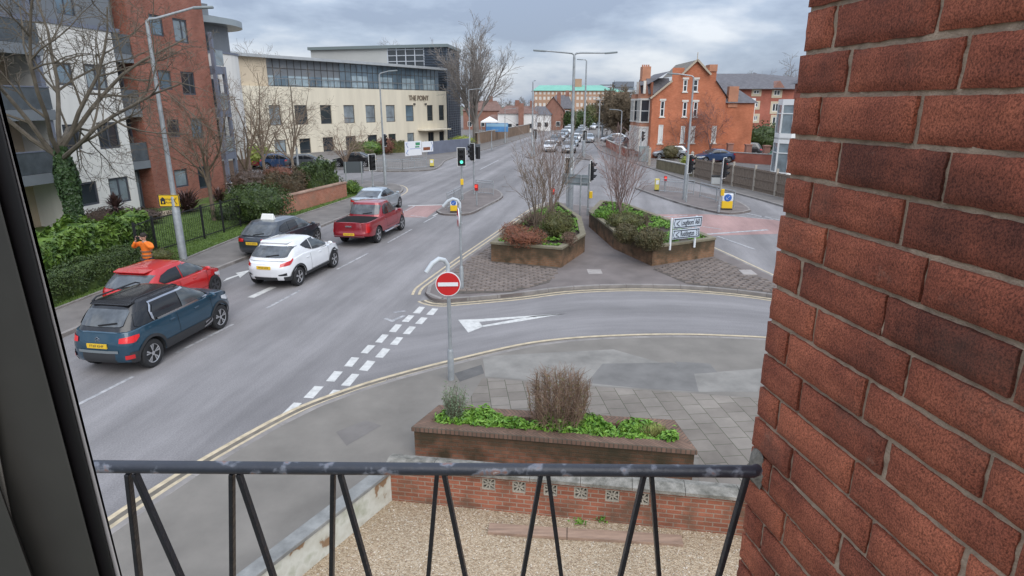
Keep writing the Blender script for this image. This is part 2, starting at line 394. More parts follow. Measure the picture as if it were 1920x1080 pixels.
# give-way double broken line
for L in ([[(525,780),(541,781),(566,756),(551,755)],[(569,746),(587,747),(607,725),(590,724)],[(611,715),(627,716),(643,697),(627,696)],[(645,687),(660,688),(674,671),(659,670)],[(676,662),(689,663),(704,648),(690,647)],[(703,642),(716,643),(729,628),(717,627)],[(729,622),(742,623),(754,609),(742,608)],[(753,603),(766,604),(777,592),(766,591)],[(774,587),(787,588),(797,576),(786,575)],[(795,571),(806,572),(815,563),(806,562)],
           [(602,755),(616,756),(638,732),(625,731)],[(639,723),(656,724),(674,702),(660,701)],[(673,694),(689,696),(704,678),(689,676)],[(703,670),(718,671),(732,655),(718,653)],[(731,646),(745,647),(756,633),(744,632)],[(755,626),(768,627),(780,613),(768,612)],[(778,607),(791,608),(802,596),(790,595)],[(799,590),(812,591),(822,579),(811,578)],[(818,574),(830,575),(838,565),(828,564)]]):
    poly(mk, L)
# give-way triangle (hollow, solid blunt end)
poly(mk, [(859, 600), (894, 599), (906, 613), (878, 624)], .0085)
poly(mk, [(894, 599), (898, 604), (1050, 590), (1062, 588)], .0085); poly(mk, [(903, 611), (906, 613.5), (975, 603), (1062, 588), (1000, 593)], .0085)
# lane lines
for a, b in (((812, 405), (830, 396)),):
    line(mk, a, b, .1)
for a, b in (((690, 475), (632, 505)), ((562, 545), (500, 578)), ((437, 608), (330, 662)), ((772, 430), (727, 455)), ((817, 405), (795, 417)), ((250, 706), (120, 772))): line(wn, a, b, .10)
for a, b in (((513, 538), (470, 558)),): line(mk, a, b, .26)
poly(mk, [(418, 528), (425, 522), (446, 515), (442, 512), (470, 506), (450, 521), (447, 517)])
# boxes and stop lines by the lights
line(mk, (765, 386), (832, 384), .22); line(wn, (770, 404), (800, 408), .1)
line(wn, (760, 396), (778, 386), .1); line(mk, (1180, 405), (1180.1, 405), .1)
red = MB(); poly(red, [(740, 407), (772, 386), (832, 385), (800, 408)], .0042); poly(red, [(1200, 402), (1330, 402), (1450, 412), (1560, 436), (1330, 442), (1262, 424)], .0042)
struct(red, 'red_road_surface', m_red)
line(wn, (1318, 440), (1440, 431), .25, .009); line(wn, (1345, 443), (1416, 468), .12, .009)
line(wn, (1195, 410), (1290, 404), .18, .009); line(wn, (1345, 402), (1450, 412), .1); line(wn, (1380, 396), (1470, 414), .12); line(wn, (1400, 405), (1450, 407), .1)
line(wn, (1318, 425), (1352, 430), .12, .009)
line(wn, (722, 597), (738, 603), .12); line(wn, (737, 601), (758, 592), .12); line(wn, (738, 586), (760, 583), .12)
for (x0, y0, x1, y1) in ((1012, 300, 1018, 290), (1062, 305, 1066, 290), (900, 318, 935, 300), (1044, 296, 1052, 280), (1088, 280, 1090, 262), (1095, 255, 1096, 246)): line(wn, (x0, y0), (x1, y1), .12)
struct(mk, 'road_markings', m_white); struct(wn, 'worn_road_markings', m_worn)
strip(yl, KERB_NEAR, .12, .22, .0088); strip(yl, KERB_NEAR, .33, .43, .0088); gs = MB(); strip(gs, KERB_NEAR, .01, .34, .0066); strip(gs, ISL_S[5:], -.34, -.01, .0066); struct(gs, 'gutter', mat('gutter_grit', (.15, .13, .105), .95, .35, 3, .3, 60))
strip(yl, ISL_S[5:], -.22, -.14, .0088); strip(yl, ISL_S[5:], -.44, -.36, .0088)
struct(yl, 'double_yellow_lines', m_yellow)
wl = MB(); strip(wl, ISL_W, -.25, -.16, .0088); strip(wl, ISL_W, -.47, -.38, .0088); strip(wl, ISL_E, .2, .3, .0088); strip(wl, [p for p in LK if p[1] > G(700, 386).y and p[0] > G(690, 342).x], -.35, -.25, .0088)
struct(wl, 'edge_lines', m_yellow)
# gutter channel beside our kerb
# ------------------------------------------------------------------ gully grate
c = G(746, 714); 
o = thing('drain_grate', 'slotted iron drain grate beside the yellow lines', 'drain grate', (c.x, c.y, .0), R(24))
MB().box(-.26, -.17, -.01, .26, .17, .006).build('grate_frame', mat('grate_gap', (.015, .015, .015), .9), o)
mb = MB()
for i in range(9): mb.box(-.25+i*.058, -.165, .006, -.25+i*.058+.026, .165, .018, Matrix.Shear('XY', 4, (0, 0)) )
mb.build('grate_bars', m_kerb, o)
# ------------------------------------------------------------------ paving flags beside the near planter, patches
m_flags = brick_mat('paving_flags', (.178, .155, .132), (.225, .198, .17), (.085, .085, .06), .40, .40, .008, .5, .15, uv=False, rot=R(84), dscale=.9, rough=.9)
ZP = KH
struct(MB().prism([G2(x, y, ZP) for x, y in [(905, 709), (1100, 724), (1300, 738), (1500, 752), (1650, 1000), (1310, 1000), (1310, 860), (870, 764)]], ZP, ZP+.004, sides=False), 'paving_flags', m_flags)
def patch(L, m, z=.003, name='tarmac_repair'): struct(MB().prism([G2(x, y, ZP) for x, y in L], ZP, ZP+z, sides=False), name, m)
patch([(905, 668), (1150, 655), (1310, 700), (1440, 690), (1420, 735), (1300, 735), (1100, 722), (910, 706)], m_patch2, .002)
patch([(1130, 682), (1260, 680), (1300, 695), (1310, 735), (1200, 728), (1100, 718)], m_patch, .0032)
patch([(1265, 678), (1330, 682), (1345, 698), (1285, 702)], m_patch, .0042)
patch([(852, 700), (903, 684), (908, 700), (862, 716)], mat('dark_tarmac_patch', (.10, .095, .09), .9, .25, 3), .003)
patch([(630, 810), (685, 788), (715, 798), (650, 836)], m_pave, .003)
# ================================================================== BUILDINGS
class Wall:
    """a vertical wall plane: u along it, z up, d out of it (towards the viewer's side)"""
    def __init__(s, p0, p1, flip=False):
        s.p = Vector((p0[0], p0[1], 0)); q = Vector((p1[0], p1[1], 0)); s.L = (q-s.p).length; s.t = (q-s.p).normalized()
        s.n = Vector((s.t.y, -s.t.x, 0))
        if flip: s.n = -s.n
    def at(s, u, z, d=0): return s.p+s.t*u+s.n*d+Vector((0, 0, z))
    def uz(s, px, py, d=0):
        r = ray(px, py); o = Vector((0, 0, EYE)); k = ((s.p+s.n*d)-o).dot(s.n)/r.dot(s.n)
        h = o+r*k; return ((h-s.p).dot(s.t), h.z)
    def rect(s, x0, y0, x1, y1):
        a = s.uz((x0+x1)/2, y0); b = s.uz((x0+x1)/2, y1); l = s.uz(x0, (y0+y1)/2); r = s.uz(x1, (y0+y1)/2)
        return (min(l[0], r[0]), b[1], max(l[0], r[0]), a[1])
def wall_mesh(mb, W, u0, z0, u1, z1, holes=(), th=.18, d=0):
    us = sorted({u0, u1, *[h[0] for h in holes if u0 < h[0] < u1], *[h[2] for h in holes if u0 < h[2] < u1]}); zs = sorted({z0, z1, *[h[1] for h in holes if z0 < h[1] < z1], *[h[3] for h in holes if z0 < h[3] < z1]})
    for a, b in zip(us, us[1:]):
        for c, e in zip(zs, zs[1:]):
            mu, mz = (a+b)/2, (c+e)/2
            if any(h[0] < mu < h[2] and h[1] < mz < h[3] for h in holes): continue
            mb.quad(W.at(a, c, d), W.at(b, c, d), W.at(b, e, d), W.at(a, e, d), [(a, c), (b, c), (b, e), (a, e)])
    for h in holes:
        a, c, b, e = h; t = d-th
        mb.quad(W.at(a, c, d), W.at(a, e, d), W.at(a, e, t), W.at(a, c, t), [(0, c), (0, e), (th, e), (th, c)])
        mb.quad(W.at(b, c, d), W.at(b, c, t), W.at(b, e, t), W.at(b, e, d), [(0, c), (th, c), (th, e), (0, e)])
        mb.quad(W.at(a, e, d), W.at(b, e, d), W.at(b, e, t), W.at(a, e, t), [(a, 0), (b, 0), (b, th), (a, th)])
        mb.quad(W.at(a, c, d), W.at(a, c, t), W.at(b, c, t), W.at(b, c, d), [(a, 0), (a, th), (b, th), (b, 0)])
def wbox(mb, W, u0, z0, d0, u1, z1, d1):
    vs = [W.at(u, z, d) for z in (z0, z1) for d in (d0, d1) for u in (u0, u1)]
    mb.add(vs, [(0, 2, 3, 1), (4, 5, 7, 6), (0, 1, 5, 4), (2, 6, 7, 3), (0, 4, 6, 2), (1, 3, 7, 5)])
def window(root, W, r, fm, pm, mull=(), trans=(), fw=.06, d=-.1, sill=None, name='window', sash=None):
    a, c, b, e = r; mb = MB()
    for q in ((a, c, a+fw, e), (b-fw, c, b, e), (a+fw, c, b-fw, c+fw), (a+fw, e-fw, b-fw, e)): wbox(mb, W, q[0], q[1], d-.05, q[2], q[3], d+.03)
    for m in mull: x = a+(b-a)*m; wbox(mb, W, x-fw*.5, c+fw, d-.04, x+fw*.5, e-fw, d+.025)
    for m in trans: z = c+(e-c)*m; wbox(mb, W, a+fw, z-fw*.4, d-.04, b-fw, z+fw*.4, d+.02)
    o = mb.build(name, fm, root, world=True)
    MB().quad(W.at(a+.02, c+.02, d-.01), W.at(b-.02, c+.02, d-.01), W.at(b-.02, e-.02, d-.01), W.at(a+.02, e-.02, d-.01)).build('pane', pm, o, world=True)
    if sill: wbox(q := MB(), W, a-.1, c-.12, -.05, b+.1, c, .1); q.build('sill', sill, o, world=True)
    return o
grey_clad = mat('grey_cladding', (.17, .185, .20), .5, .12, .8)
grey_frame = mat('grey_window_frame', (.055, .06, .075), .5)
steel_blue = mat('blue_grey_steel', (.15, .165, .21), .45, .08, 2)
render_w = mat('white_render', (.70, .68, .64), .9, .09, 1.6, .1, 60, stretch=(1, 1, .12), detail=7)
render_c = mat('cream_render', (.66, .60, .475), .9, .09, .9, .08, 40, stretch=(1, 1, .12), detail=7)
brick_apt = brick_mat('apartment_brick', (.26, .080, .052), (.345, .120, .08), (.28, .19, .155), dscale=.7, rough=.9)
brick_vic = brick_mat('victorian_brick', (.44, .13, .062), (.52, .175, .09), (.44, .21, .13), dscale=.5)
brick_flat = brick_mat('flats_brick', (.36, .10, .065), (.42, .13, .085), (.34, .18, .14), dscale=.5)
brick_wall = brick_mat('boundary_brick', (.38, .125, .07), (.46, .17, .10), (.38, .26, .20), dirt=(.30, .17, .12), dscale=.9)
brick_far = mat('far_brick', (.26, .13, .095), .9, .2, .8)
slate = mat('roof_slate', (.105, .10, .108), .7, .25, 2.5, .2)
tile = mat('roof_tile', (.165, .095, .075), .8, .25, 1.5, .2)
# ---------------------------------------------------------------- apartment block with brick tower (left)
P0 = G(297, 392, .1); P1 = G(425, 364, .1)
t_ = Vector((.163, 1, 0)).normalized()
apt = thing('apartment_building', 'four storey flats with white render, red brick tower and round grey corner at left', 'building', (P0.x, P0.y, 0))
F = Wall(P0, P0+t_*10)
Lb = F.uz(424, 364)[0]                       # length of the brick tower front
def wins(px): return [F.rect(*q) for q in px]
bw = wins([(281, 28, 306, 67), (326, 36, 352, 80), (298, 132, 322, 168), (341, 135, 366, 178), (314, 224, 337, 258), (359, 222, 381, 260), (328, 317, 353, 351), (372, 311, 396, 353)])
ZT = 14.2
mb = MB(); wall_mesh(mb, F, 0, 0, Lb, ZT, bw)
E1 = Wall(F.at(Lb, 0), F.at(Lb, 0, -6)); wall_mesh(mb, E1, 0, 0, 6, ZT)
E0 = Wall(F.at(0, 0, -6), F.at(0, 0)); wall_mesh(mb, E0, 0, 0, 6, ZT)
mb.quad(F.at(0, ZT), F.at(Lb, ZT), F.at(Lb, ZT, -6), F.at(0, ZT, -6))
mb.build('brick_tower', brick_apt, apt, world=True)
for i, r in enumerate(bw): window(apt, F, r, grey_frame, [glass_blue, glass_pale, glass_blue, glass, glass, glass_blue, glass_pale, glass][i], mull=(.62,) if i % 2 else (), fw=.1, d=-.08)
# white rendered wing
uw0 = F.uz(112, 300)[0]; uw1 = F.uz(262, 380)[0]; ZW = F.uz(165, 52)[1]
ww = wins([(147, 341, 185, 386), (206, 332, 244, 381), (120, 233, 152, 281), (184, 229, 224, 279), (161, 121, 201, 169), (104, 117, 137, 160)])
mb = MB(); wall_mesh(mb, F, uw0, 0, uw1, ZW, ww)
Ew = Wall(F.at(uw1, 0), F.at(uw1, 0, -3)); wall_mesh(mb, Ew, 0, 0, 3, ZW); Ew2 = Wall(F.at(uw0, 0, -4), F.at(uw0, 0)); wall_mesh(mb, Ew2, 0, 0, 4, ZW)
mb.build('rendered_wall', render_w, apt, world=True)
for i, r in enumerate(ww): window(apt, F, r, grey_frame, [glass, glass_pale, glass, glass, glass_pale, glass_blue][i], mull=(.5,) if i in (1, 3, 4) else (), fw=.11, d=-.08)
# recessed strip of glazed doors between wing and tower
ur0, ur1 = uw1, 0
mb = MB(); wall_mesh(mb, F, ur0, 0, ur1, ZT-.6, d=-.9); mb.build('recess_wall', grey_clad, apt, world=True)
fl = [0.1, 3.05, 6.0, 8.95, 11.9]
for k in range(4):
    o = window(apt, F, (ur0+.2, fl[k]+.1, ur1-.2, fl[k]+2.35), grey_frame, glass if k else glass_pale, mull=(.5,), fw=.1, d=-.78, name='balcony_door')
    if k:
        mb = MB(); wbox(mb, F, ur0, fl[k]-.45, -.85, ur1, fl[k], -.02); mb.build('balcony_slab', grey_clad, apt, world=True)
        mb = MB(); wbox(mb, F, ur0+.02, fl[k]+.02, -.08, ur1-.02, fl[k]+1.05, -.06); mb.build('balcony_glass', mat('smoked_balcony_glass', (.075, .088, .098), .25, .3, 1.5), apt, world=True)
# grey top storey over the white wing
tw = wins([(115, 2, 150, 41), (40, 0, 72, 30)])
tw = [(a, max(c, ZW+.5), b, e+.6) for a, c, b, e in tw]
mb = MB(); wall_mesh(mb, F, uw0-9, ZW, uw1+.5, ZT-.3, tw, d=-.25); mb.build('top_storey', grey_clad, apt, world=True)
for r in tw: window(apt, F, r, grey_frame, glass_blue, mull=(.5,), d=-.36)
mb = MB(); wbox(mb, F, uw0-9.2, ZW-.05, -4, uw1+.6, ZW+.16, .06); mb.build('roof_ledge', steel_blue, apt, world=True)
mb = MB(); wbox(mb, F, uw0-9.2, ZT-.3, -8, uw1+.6, ZT, .3); mb.build('roof', steel_blue, apt, world=True)
# balcony bay at the near end
mb = MB(); wall_mesh(mb, F, uw0-9, 0, uw0, ZT-.5, d=-1.9); mb.build('bay_wall', mat('peach_render', (.50, .40, .29), .9, .08, 1), apt, world=True)
for k in range(4):
    z = fl[k]
    window(apt, F, (uw0-7.6, z+.1, uw0-4.3, z+2.3), grey_frame, glass, mull=(.33, .66), fw=.09, d=-1.78, name='balcony_door')
    window(apt, F, (uw0-3.6, z+.1, uw0-.9, z+2.3), grey_frame, glass, mull=(.5,), fw=.09, d=-1.78, name='balcony_door')
    if k:
        mb = MB(); wbox(mb, F, uw0-9, z-.5, -1.85, uw0-.03, z-.02, .35); mb.build('balcony_slab', grey_clad, apt, world=True)
        mb = MB(); wbox(mb, F, uw0-8.9, z, .28, uw0-.1, z+1.0, .30); mb.build('balcony_glass', mat('smoked_balcony_glass', (.075, .088, .098), .25, .3, 1.5), apt, world=True)
        mb = MB(); wbox(mb, F, uw0-8.9, z+1.0, .26, uw0-.1, z+1.06, .33); mb.build('balcony_rail', steel_blue, apt, world=True)
for du in (-8.9, -6.0, -3.2, -.3):
    mb = MB(); wbox(mb, F, uw0+du-.12, 0, .05, uw0+du+.12, ZT-.5, .27); mb.build('steel_post', steel_blue, apt, world=True)
# round corner
Yd = F.at(Lb+2.6, 0).y+2.0
xr = AY(450, 215, Yd).x; RD = 3.6
DC = Vector((xr-RD*.98, Yd, 0))
def drum(mb, r, z0, z1, a0=-200, a1=40, n=40, cap=False):
    for i in range(n):
        p, q = R(a0+(a1-a0)*i/n), R(a0+(a1-a0)*(i+1)/n)
        A_ = DC+Vector((r*math.cos(p), r*math.sin(p), 0)); B_ = DC+Vector((r*math.cos(q), r*math.sin(q), 0))
        mb.quad((A_.x, A_.y, z0), (B_.x, B_.y, z0), (B_.x, B_.y, z1), (A_.x, A_.y, z1))
        if cap: mb.add([(DC.x, DC.y, z1), (A_.x, A_.y, z1), (B_.x, B_.y, z1)], [(0, 1, 2)]); mb.add([(DC.x, DC.y, z0), (A_.x, A_.y, z0), (B_.x, B_.y, z0)], [(0, 2, 1)])
zd = ZH(103, Yd); zc2 = ZH(50, Yd)
mb = MB(); drum(mb, RD, 0, zd, cap=True); mb.build('round_wall', render_w, apt, world=True, smooth=True)
mb = MB(); drum(mb, RD+.02, 0, 2.2); mb.build('round_plinth', brick_apt, apt, world=True, smooth=True)
mb = MB(); drum(mb, RD-.5, zd, zc2+.6); mb.build('round_top_storey', grey_clad, apt, world=True, smooth=True)
mb = MB(); drum(mb, RD+.06, zd-.02, zd+.12, cap=True); mb.build('round_ledge', steel_blue, apt, world=True, smooth=True)
mb = MB(); drum(mb, RD+.55, zc2, zc2+.42, 0, 360, 56, cap=True); mb.build('canopy', mat('canopy_metal', (.27, .31, .33), .4, .06, 1), apt, world=True, smooth=True)
mb = MB(); drum(mb, RD-.3, zc2+.5, zc2+1.3, 100, 330, 40, cap=True); mb.build('roof_upstand', grey_clad, apt, world=True, smooth=True)
def dwin(a, z0, z1, wd=.42, r=RD, pm=glass, name='window'):
    c_ = DC+Vector((r*math.cos(R(a)), r*math.sin(R(a)), 0)); tt = Vector((-math.sin(R(a)), math.cos(R(a)), 0))
    Wd = Wall(c_-tt*wd, c_+tt*wd); mb = MB()
    for q in ((0, z0, .09, z1), (2*wd-.09, z0, 2*wd, z1), (.09, z0, 2*wd-.09, z0+.09), (.09, z1-.09, 2*wd-.09, z1)): wbox(mb, Wd, q[0], q[1], -.2, q[2], q[3], .06)
    o = mb.build(name, grey_frame, apt, world=True)
    MB().quad(Wd.at(.05, z0+.05, .03), Wd.at(2*wd-.05, z0+.05, .03), Wd.at(2*wd-.05, z1-.05, .03), Wd.at(.05, z1-.05, .03)).build('pane', pm, o, world=True)
for z in (3.4, 6.1): dwin(-38, z, z+1.9)
dwin(-38, 9.3, 11.0, r=RD-.5)
# steel balcony frame in front of the corner
b0 = F.uz(386, 330)[0]; b1 = b0
BXL = F.uz(431, 250)[0]; BX = Wall(F.at(Lb+.1, 0, .30), F.at(BXL, 0, .30))
for k, z in enumerate((3.0, 5.9, 8.75)):
    mb = MB(); wbox(mb, BX, 0, z-.5, -1.4, BX.L, z, 0); mb.build('balcony_slab', steel_blue, apt, world=True)
    mb = MB(); wbox(mb, BX, .1, z+.05, -.06, BX.L-.1, z+1.05, -.03); mb.build('balcony_glass', glass_pale, apt, world=True)
    mb = MB(); wbox(mb, BX, .0, z+1.06, -.08, BX.L, z+1.1, -.02); mb.build('balcony_rail', steel_blue, apt, world=True)
for u in (0, BX.L-.2):
    mb = MB(); wbox(mb, BX, u, 0, -.2, u+.2, 8.75 if u else 10.9, .02); mb.build('steel_post', steel_blue, apt, world=True)
for z in (0.1, 3.0, 5.9): window(apt, BX, (.3, z+.1, BX.L-.15, z+2.2), grey_frame, [glass, glass_pale, blind][int(z/2.9)], mull=(.5,), d=-1.2, fw=.1, name='balcony_door')

# ---------------------------------------------------------------- cream office
Q0 = G(515, 293); Q1 = G(838, 268)
off = thing('office_building', 'cream office lettered THE POINT with a glass top floor and dark louvred tower', 'building', (Q0.x, Q0.y, 0))
Fo = Wall(Q0, Q1); uo0 = Fo.uz(440, 240)[0]; uo1 = Fo.uz(838, 220)[0]; zo = Fo.uz(680, 166.5)[1]
up = [(505, 197, 527, 232), (553, 197, 577, 232), (601, 197, 622, 231), (645, 197, 665, 231), (686, 197, 704, 230), (724, 197, 741, 229), (761, 198, 776, 228), (801, 198, 812, 227), (823, 198, 833, 226)]
dn = [(515, 257, 537, 290), (562, 256, 583, 289), (606, 256, 626, 287), (649, 255, 668, 283), (690, 254, 708, 280), (729, 252, 743, 276), (764, 251, 777, 271)]
ow = [Fo.rect(*q) for q in up]; od = [Fo.rect(*q) for q in dn]
za, zb = ow[3][1], ow[3][3]; zc_, ze = od[3][1], od[3][3]
ow = [(a, za, b, zb) for a, c, b, e in ow]; od = [(a, zc_, b, ze) for a, c, b, e in od]
dr = Fo.rect(803, 249, 814, 270); dr2 = Fo.rect(824, 249, 833, 270)
mb = MB(); wall_mesh(mb, Fo, uo0, 0, uo1, zo, ow+od+[(dr[0], 0, dr[2], ze), (dr2[0], 0, dr2[2], ze)], th=.25)
Eo = Wall(Fo.at(uo1, 0), Fo.at(uo1, 0, -14)); wall_mesh(mb, Eo, 0, 0, 14, zo)
mb.quad(Fo.at(uo0, zo), Fo.at(uo1, zo), Fo.at(uo1, zo, -14), Fo.at(uo0, zo, -14)); mb.build('rendered_wall', render_c, off, world=True)
bronze = mat('bronze_window_frame', (.07, .065, .06), .5)
pan = [glass_pale, glass, glass, glass_pale, glass_pale, glass_pale, glass_blue, glass, glass]
for i, r in enumerate(ow): window(off, Fo, r, bronze, pan[i], trans=(.28,), fw=.08, d=-.15)
pan = [glass_pale, glass, glass, glass, glass, glass, glass_pale]
for i, r in enumerate(od): window(off, Fo, r, bronze, pan[i], trans=(.28,), fw=.08, d=-.15)
window(off, Fo, (dr[0], .1, dr[2], ze-.05), bronze, glass, mull=(.5,), fw=.09, d=-.15, name='door'); window(off, Fo, (dr2[0], .1, dr2[2], ze-.05), bronze, glass, fw=.09, d=-.15, name='door')
mb = MB(); wbox(mb, Fo, dr[0]-2.5, ze+.25, 0, dr2[2]+.1, ze+.5, 1.5); mb.build('door_canopy', render_c, off, world=True, bevel=.05)
# glass top floor, set back, curved in plan
ug0 = Fo.uz(505, 140)[0]; ug1 = Fo.uz(828, 150)[0]; zr = 11.7
def bow(u): return -.7+.55*math.sin(PI*(u-ug0)/(ug1-ug0))
NB = 32; gl = MB(); fr = MB(); sp = MB()
for i in range(NB):
    a = ug0+(ug1-ug0)*i/NB; b = ug0+(ug1-ug0)*(i+1)/NB
    zm_ = zo+(zr-zo)*(.52 if i > 10 else .40); gl.quad(Fo.at(a, zo, bow(a)), Fo.at(b, zo, bow(b)), Fo.at(b, zm_, bow(b)), Fo.at(a, zm_, bow(a)), mi=1 if (i*7 % 5 in (0, 3, 1)) else 0); gl.quad(Fo.at(a, zm_, bow(a)), Fo.at(b, zm_, bow(b)), Fo.at(b, zr, bow(b)), Fo.at(a, zr, bow(a)), mi=2 if i < 11 else 0)
    fr.bar(Fo.at(a, zo, bow(a)+.03), Fo.at(a, zr, bow(a)+.03), .06, .06)
    for z in (zo+.12, zo+1.0, zo+2.2): fr.bar(Fo.at(a, z, bow(a)+.03), Fo.at(b, z, bow(b)+.03), .06, .06)
gl.build('glass_top_floor', [glass_blue, mat('office_pale_glazing', (.30, .38, .42), .1, .3, .8, spec=.7), grey_clad], off, world=True); fr.build('glazing_bars', bronze, off, world=True)
mb = MB()
for i in range(20):
    a = ug0-6+(ug1-ug0+7)*i/20; b = ug0-6+(ug1-ug0+7)*(i+1)/20
    f_ = lambda u: bow(min(max(u, ug0), ug1))+1.0
    vs = [Fo.at(a, zr, f_(a)), Fo.at(b, zr, f_(b)), Fo.at(b, zr, -12), Fo.at(a, zr, -12), Fo.at(a, zr+.35, f_(a)), Fo.at(b, zr+.35, f_(b)), Fo.at(b, zr+.35, -12), Fo.at(a, zr+.35, -12)]
    mb.add(vs, [(3, 2, 1, 0), (4, 5, 6, 7), (0, 1, 5, 4)])
mb.build('roof', mat('pale_roof_edge', (.36, .38, .39), .5, .1, 1), off, world=True)
mb = MB(); wall_mesh(mb, Fo, uo0, zo, ug0, zr, d=-.4); mb.build('side_panel', mat('tan_render', (.55, .46, .34), .9, .12, .5), off, world=True)
mb = MB()
for i in range(int((ug1-ug0)/1.2)): mb.bar(Fo.at(ug0+i*1.2, zo, -.08), Fo.at(ug0+i*1.2, zo+.95, -.08), .035, .035)
mb.bar(Fo.at(ug0, zo+.95, -.08), Fo.at(ug1, zo+.95, -.08), .05, .05); mb.build('parapet_rail', steel, off, world=True)
u_, z_ = Fo.uz(785, 184)
M = Matrix(((Fo.t.x, 0, Fo.n.x, 0), (Fo.t.y, 0, Fo.n.y, 0), (0, 1, 0, 0), (0, 0, 0, 1)))
lp = Fo.at(u_, z_, .06); wl_ = Fo.uz(806, 184)[0]-Fo.uz(764, 184)[0]
lettering('THE POINT', 1.05, mat('sign_letter_bronze', (.20, .16, .12), .6), off, Matrix.Translation(lp-Vector((Q0.x, Q0.y, 0))) @ M @ Matrix.Scale(wl_/6.1, 4, (1, 0, 0)), thick=.05, bold=.015)
for px in (776, 797):
    u_, z_ = Fo.uz(px, 195); mb = MB(); wbox(mb, Fo, u_-.15, z_-.12, 0, u_+.15, z_+.12, .25); mb.build('wall_lamp', bronze, off, world=True)
# block behind with louvred corner
Yk = Q1.y+4; K = AY(838, 170, Yk); K2 = AY(587, 150, Yk+6.5); zk = ZH(82.5, Yk)
Fb = Wall((K2.x, K2.y), (K.x, K.y)); Kb = AY(861.5, 170, Yk+11); Fs = Wall((K.x, K.y), (Kb.x, Kb.y))
ug = Fb.uz(727, 110)[0]; ul = Fb.uz(795, 110)[0]
mb = MB(); wall_mesh(mb, Fb, 0, 0, ug, zk-.5); Ea = Wall((K2.x-1, K2.y+12), (K2.x, K2.y)); wall_mesh(mb, Ea, 0, 0, Ea.L, zk-.5); mb.build('panelled_wall', mat('pale_grey_panel', (.42, .42, .40), .6, .05, .3), off, world=True)
mb = MB(); wall_mesh(mb, Fb, ug, 0, ul, zk-.5, d=-.1); mb.build('stair_glazing', glass, off, world=True)
mb = MB()
for i in range(5): wbox(mb, Fb, ug+(ul-ug)*i/4-.08, zo, -.08, ug+(ul-ug)*i/4+.08, zk-.5, .02)
for k in range(7): wbox(mb, Fb, ug, zk-.8-k*.95, -.07, ul, zk-.68-k*.95, .015)
mb.build('glazing_bars', mat('pale_mullion', (.45, .47, .5), .5), off, world=True)
dark_l = mat('dark_louvre', (.035, .045, .06), .45, .2, 1)
mb = MB(); wall_mesh(mb, Fb, ul, 0, Fb.L, zk-.5); wall_mesh(mb, Fs, 0, 0, Fs.L, zk-.5); mb.build('louvre_tower', dark_l, off, world=True)
lv = MB()
for k in range(int((zk-.8)/.42)):
    z = .6+k*.42
    if z > zo: wbox(lv, Fb, ul, z, .0, Fb.L+.06, z+.07, .14)
    wbox(lv, Fs, -.06, z, .0, Fs.L, z+.07, .14)
for i in range(7): wbox(lv, Fs, Fs.L*i/6-.05, 0, .02, Fs.L*i/6+.05, zk-.5, .10)
lv.build('louvres', mat('louvre_blade', (.065, .085, .115), .4), off, world=True)
mb = MB(); mb.prism([tuple(v.xy) for v in (Fb.at(-.3, 0, .5), Fb.at(Fb.L+.5, 0, .5), Fs.at(Fs.L+.3, 0, .5), Fs.at(Fs.L, 0, -14), Fb.at(0, 0, -14))], zk-.5, zk, bottom=True); mb.build('upper_roof', mat('roof_edge_dark', (.16, .19, .19), .5), off, world=True)
# grey boundary wall before the office's door
bwall = MB(); a = G(805, 290, .1); b = G(882, 281, .1); Wg = Wall(a, b); wbox(bwall, Wg, 0, 0, -.25, Wg.L, ZH(266, a.y), 0)
tag(bwall.build('boundary_wall', mat('blue_grey_render', (.14, .155, .20), .8, .12, 1)), 'long blue grey rendered wall beside the white direction board', 'wall')

# ---------------------------------------------------------------- Victorian red brick house
YV = G(1216, 298).y; xl = AY(1220, 240, YV).x; xrr = AY(1356, 240, YV).x
vic = thing('brick_house', 'tall orange red Victorian brick house with white bays and gables, right of the road', 'house', (xl, YV, 0))
Fv = Wall((xl, YV), (xrr, YV))
W_ = Fv.L; U = lambda px: Fv.uz(px, 190)[0]
ze1 = ZH(181, YV); zg0 = ZH(152, YV); za_ = ZH(113, YV)
ua, ub, uc, ud = U(1257), U(1279), U(1322), U(1339); zst = ZH(127, YV); zsg = ZH(136, YV)
vw = [Fv.rect(*q) for q in [(1281, 149, 1289, 172), (1300, 149, 1309, 172), (1238, 189, 1246, 219), (1280, 191, 1288, 219), (1300, 191, 1308, 219), (1234, 234, 1243, 269), (1276, 236, 1284, 268), (1295, 236, 1303, 268), (1334, 236, 1343, 268)]]
mb = MB(); zm = ze1-.02
wall_mesh(mb, Fv, 0, 0, W_, zm, [h for h in vw if h[3] < zm], th=.14)
wall_mesh(mb, Fv, ua, zm, ud, zsg, [h for h in vw if h[3] >= zm], th=.14)
def tri(*pts): mb.add([Fv.at(u, z) for u, z in pts], [tuple(range(len(pts)))], [[(u, z) for u, z in pts]])
tri((0, zm), (ua, zm), (ua, zg0)); tri((ud, zm), (W_, zm), (ud, zg0)); tri((ub, zsg), (uc, zsg), ((ub+uc)/2, za_))
tri((ua, zsg), (ub, zsg), (ub, zst), (ua, zst)); tri((uc, zsg), (ud, zsg), (ud, zst), (uc, zst))
Ws = Wall((xl, YV+9.5), (xl, YV)); wall_mesh(mb, Ws, 0, 0, 9.5, ze1+1.6)
We = Wall((xrr, YV), (xrr, YV+9.5)); wall_mesh(mb, We, 0, 0, 9.5, ze1)
mb.build('wall', brick_vic, vic, world=True)
upvc = mat('white_window_frame', (.74, .74, .72), .4)
stone = mat('pale_stone_trim', (.62, .59, .53), .8, .1, 3)
boards = mat('white_boarding', (.66, .65, .62), .7, .08, 3)
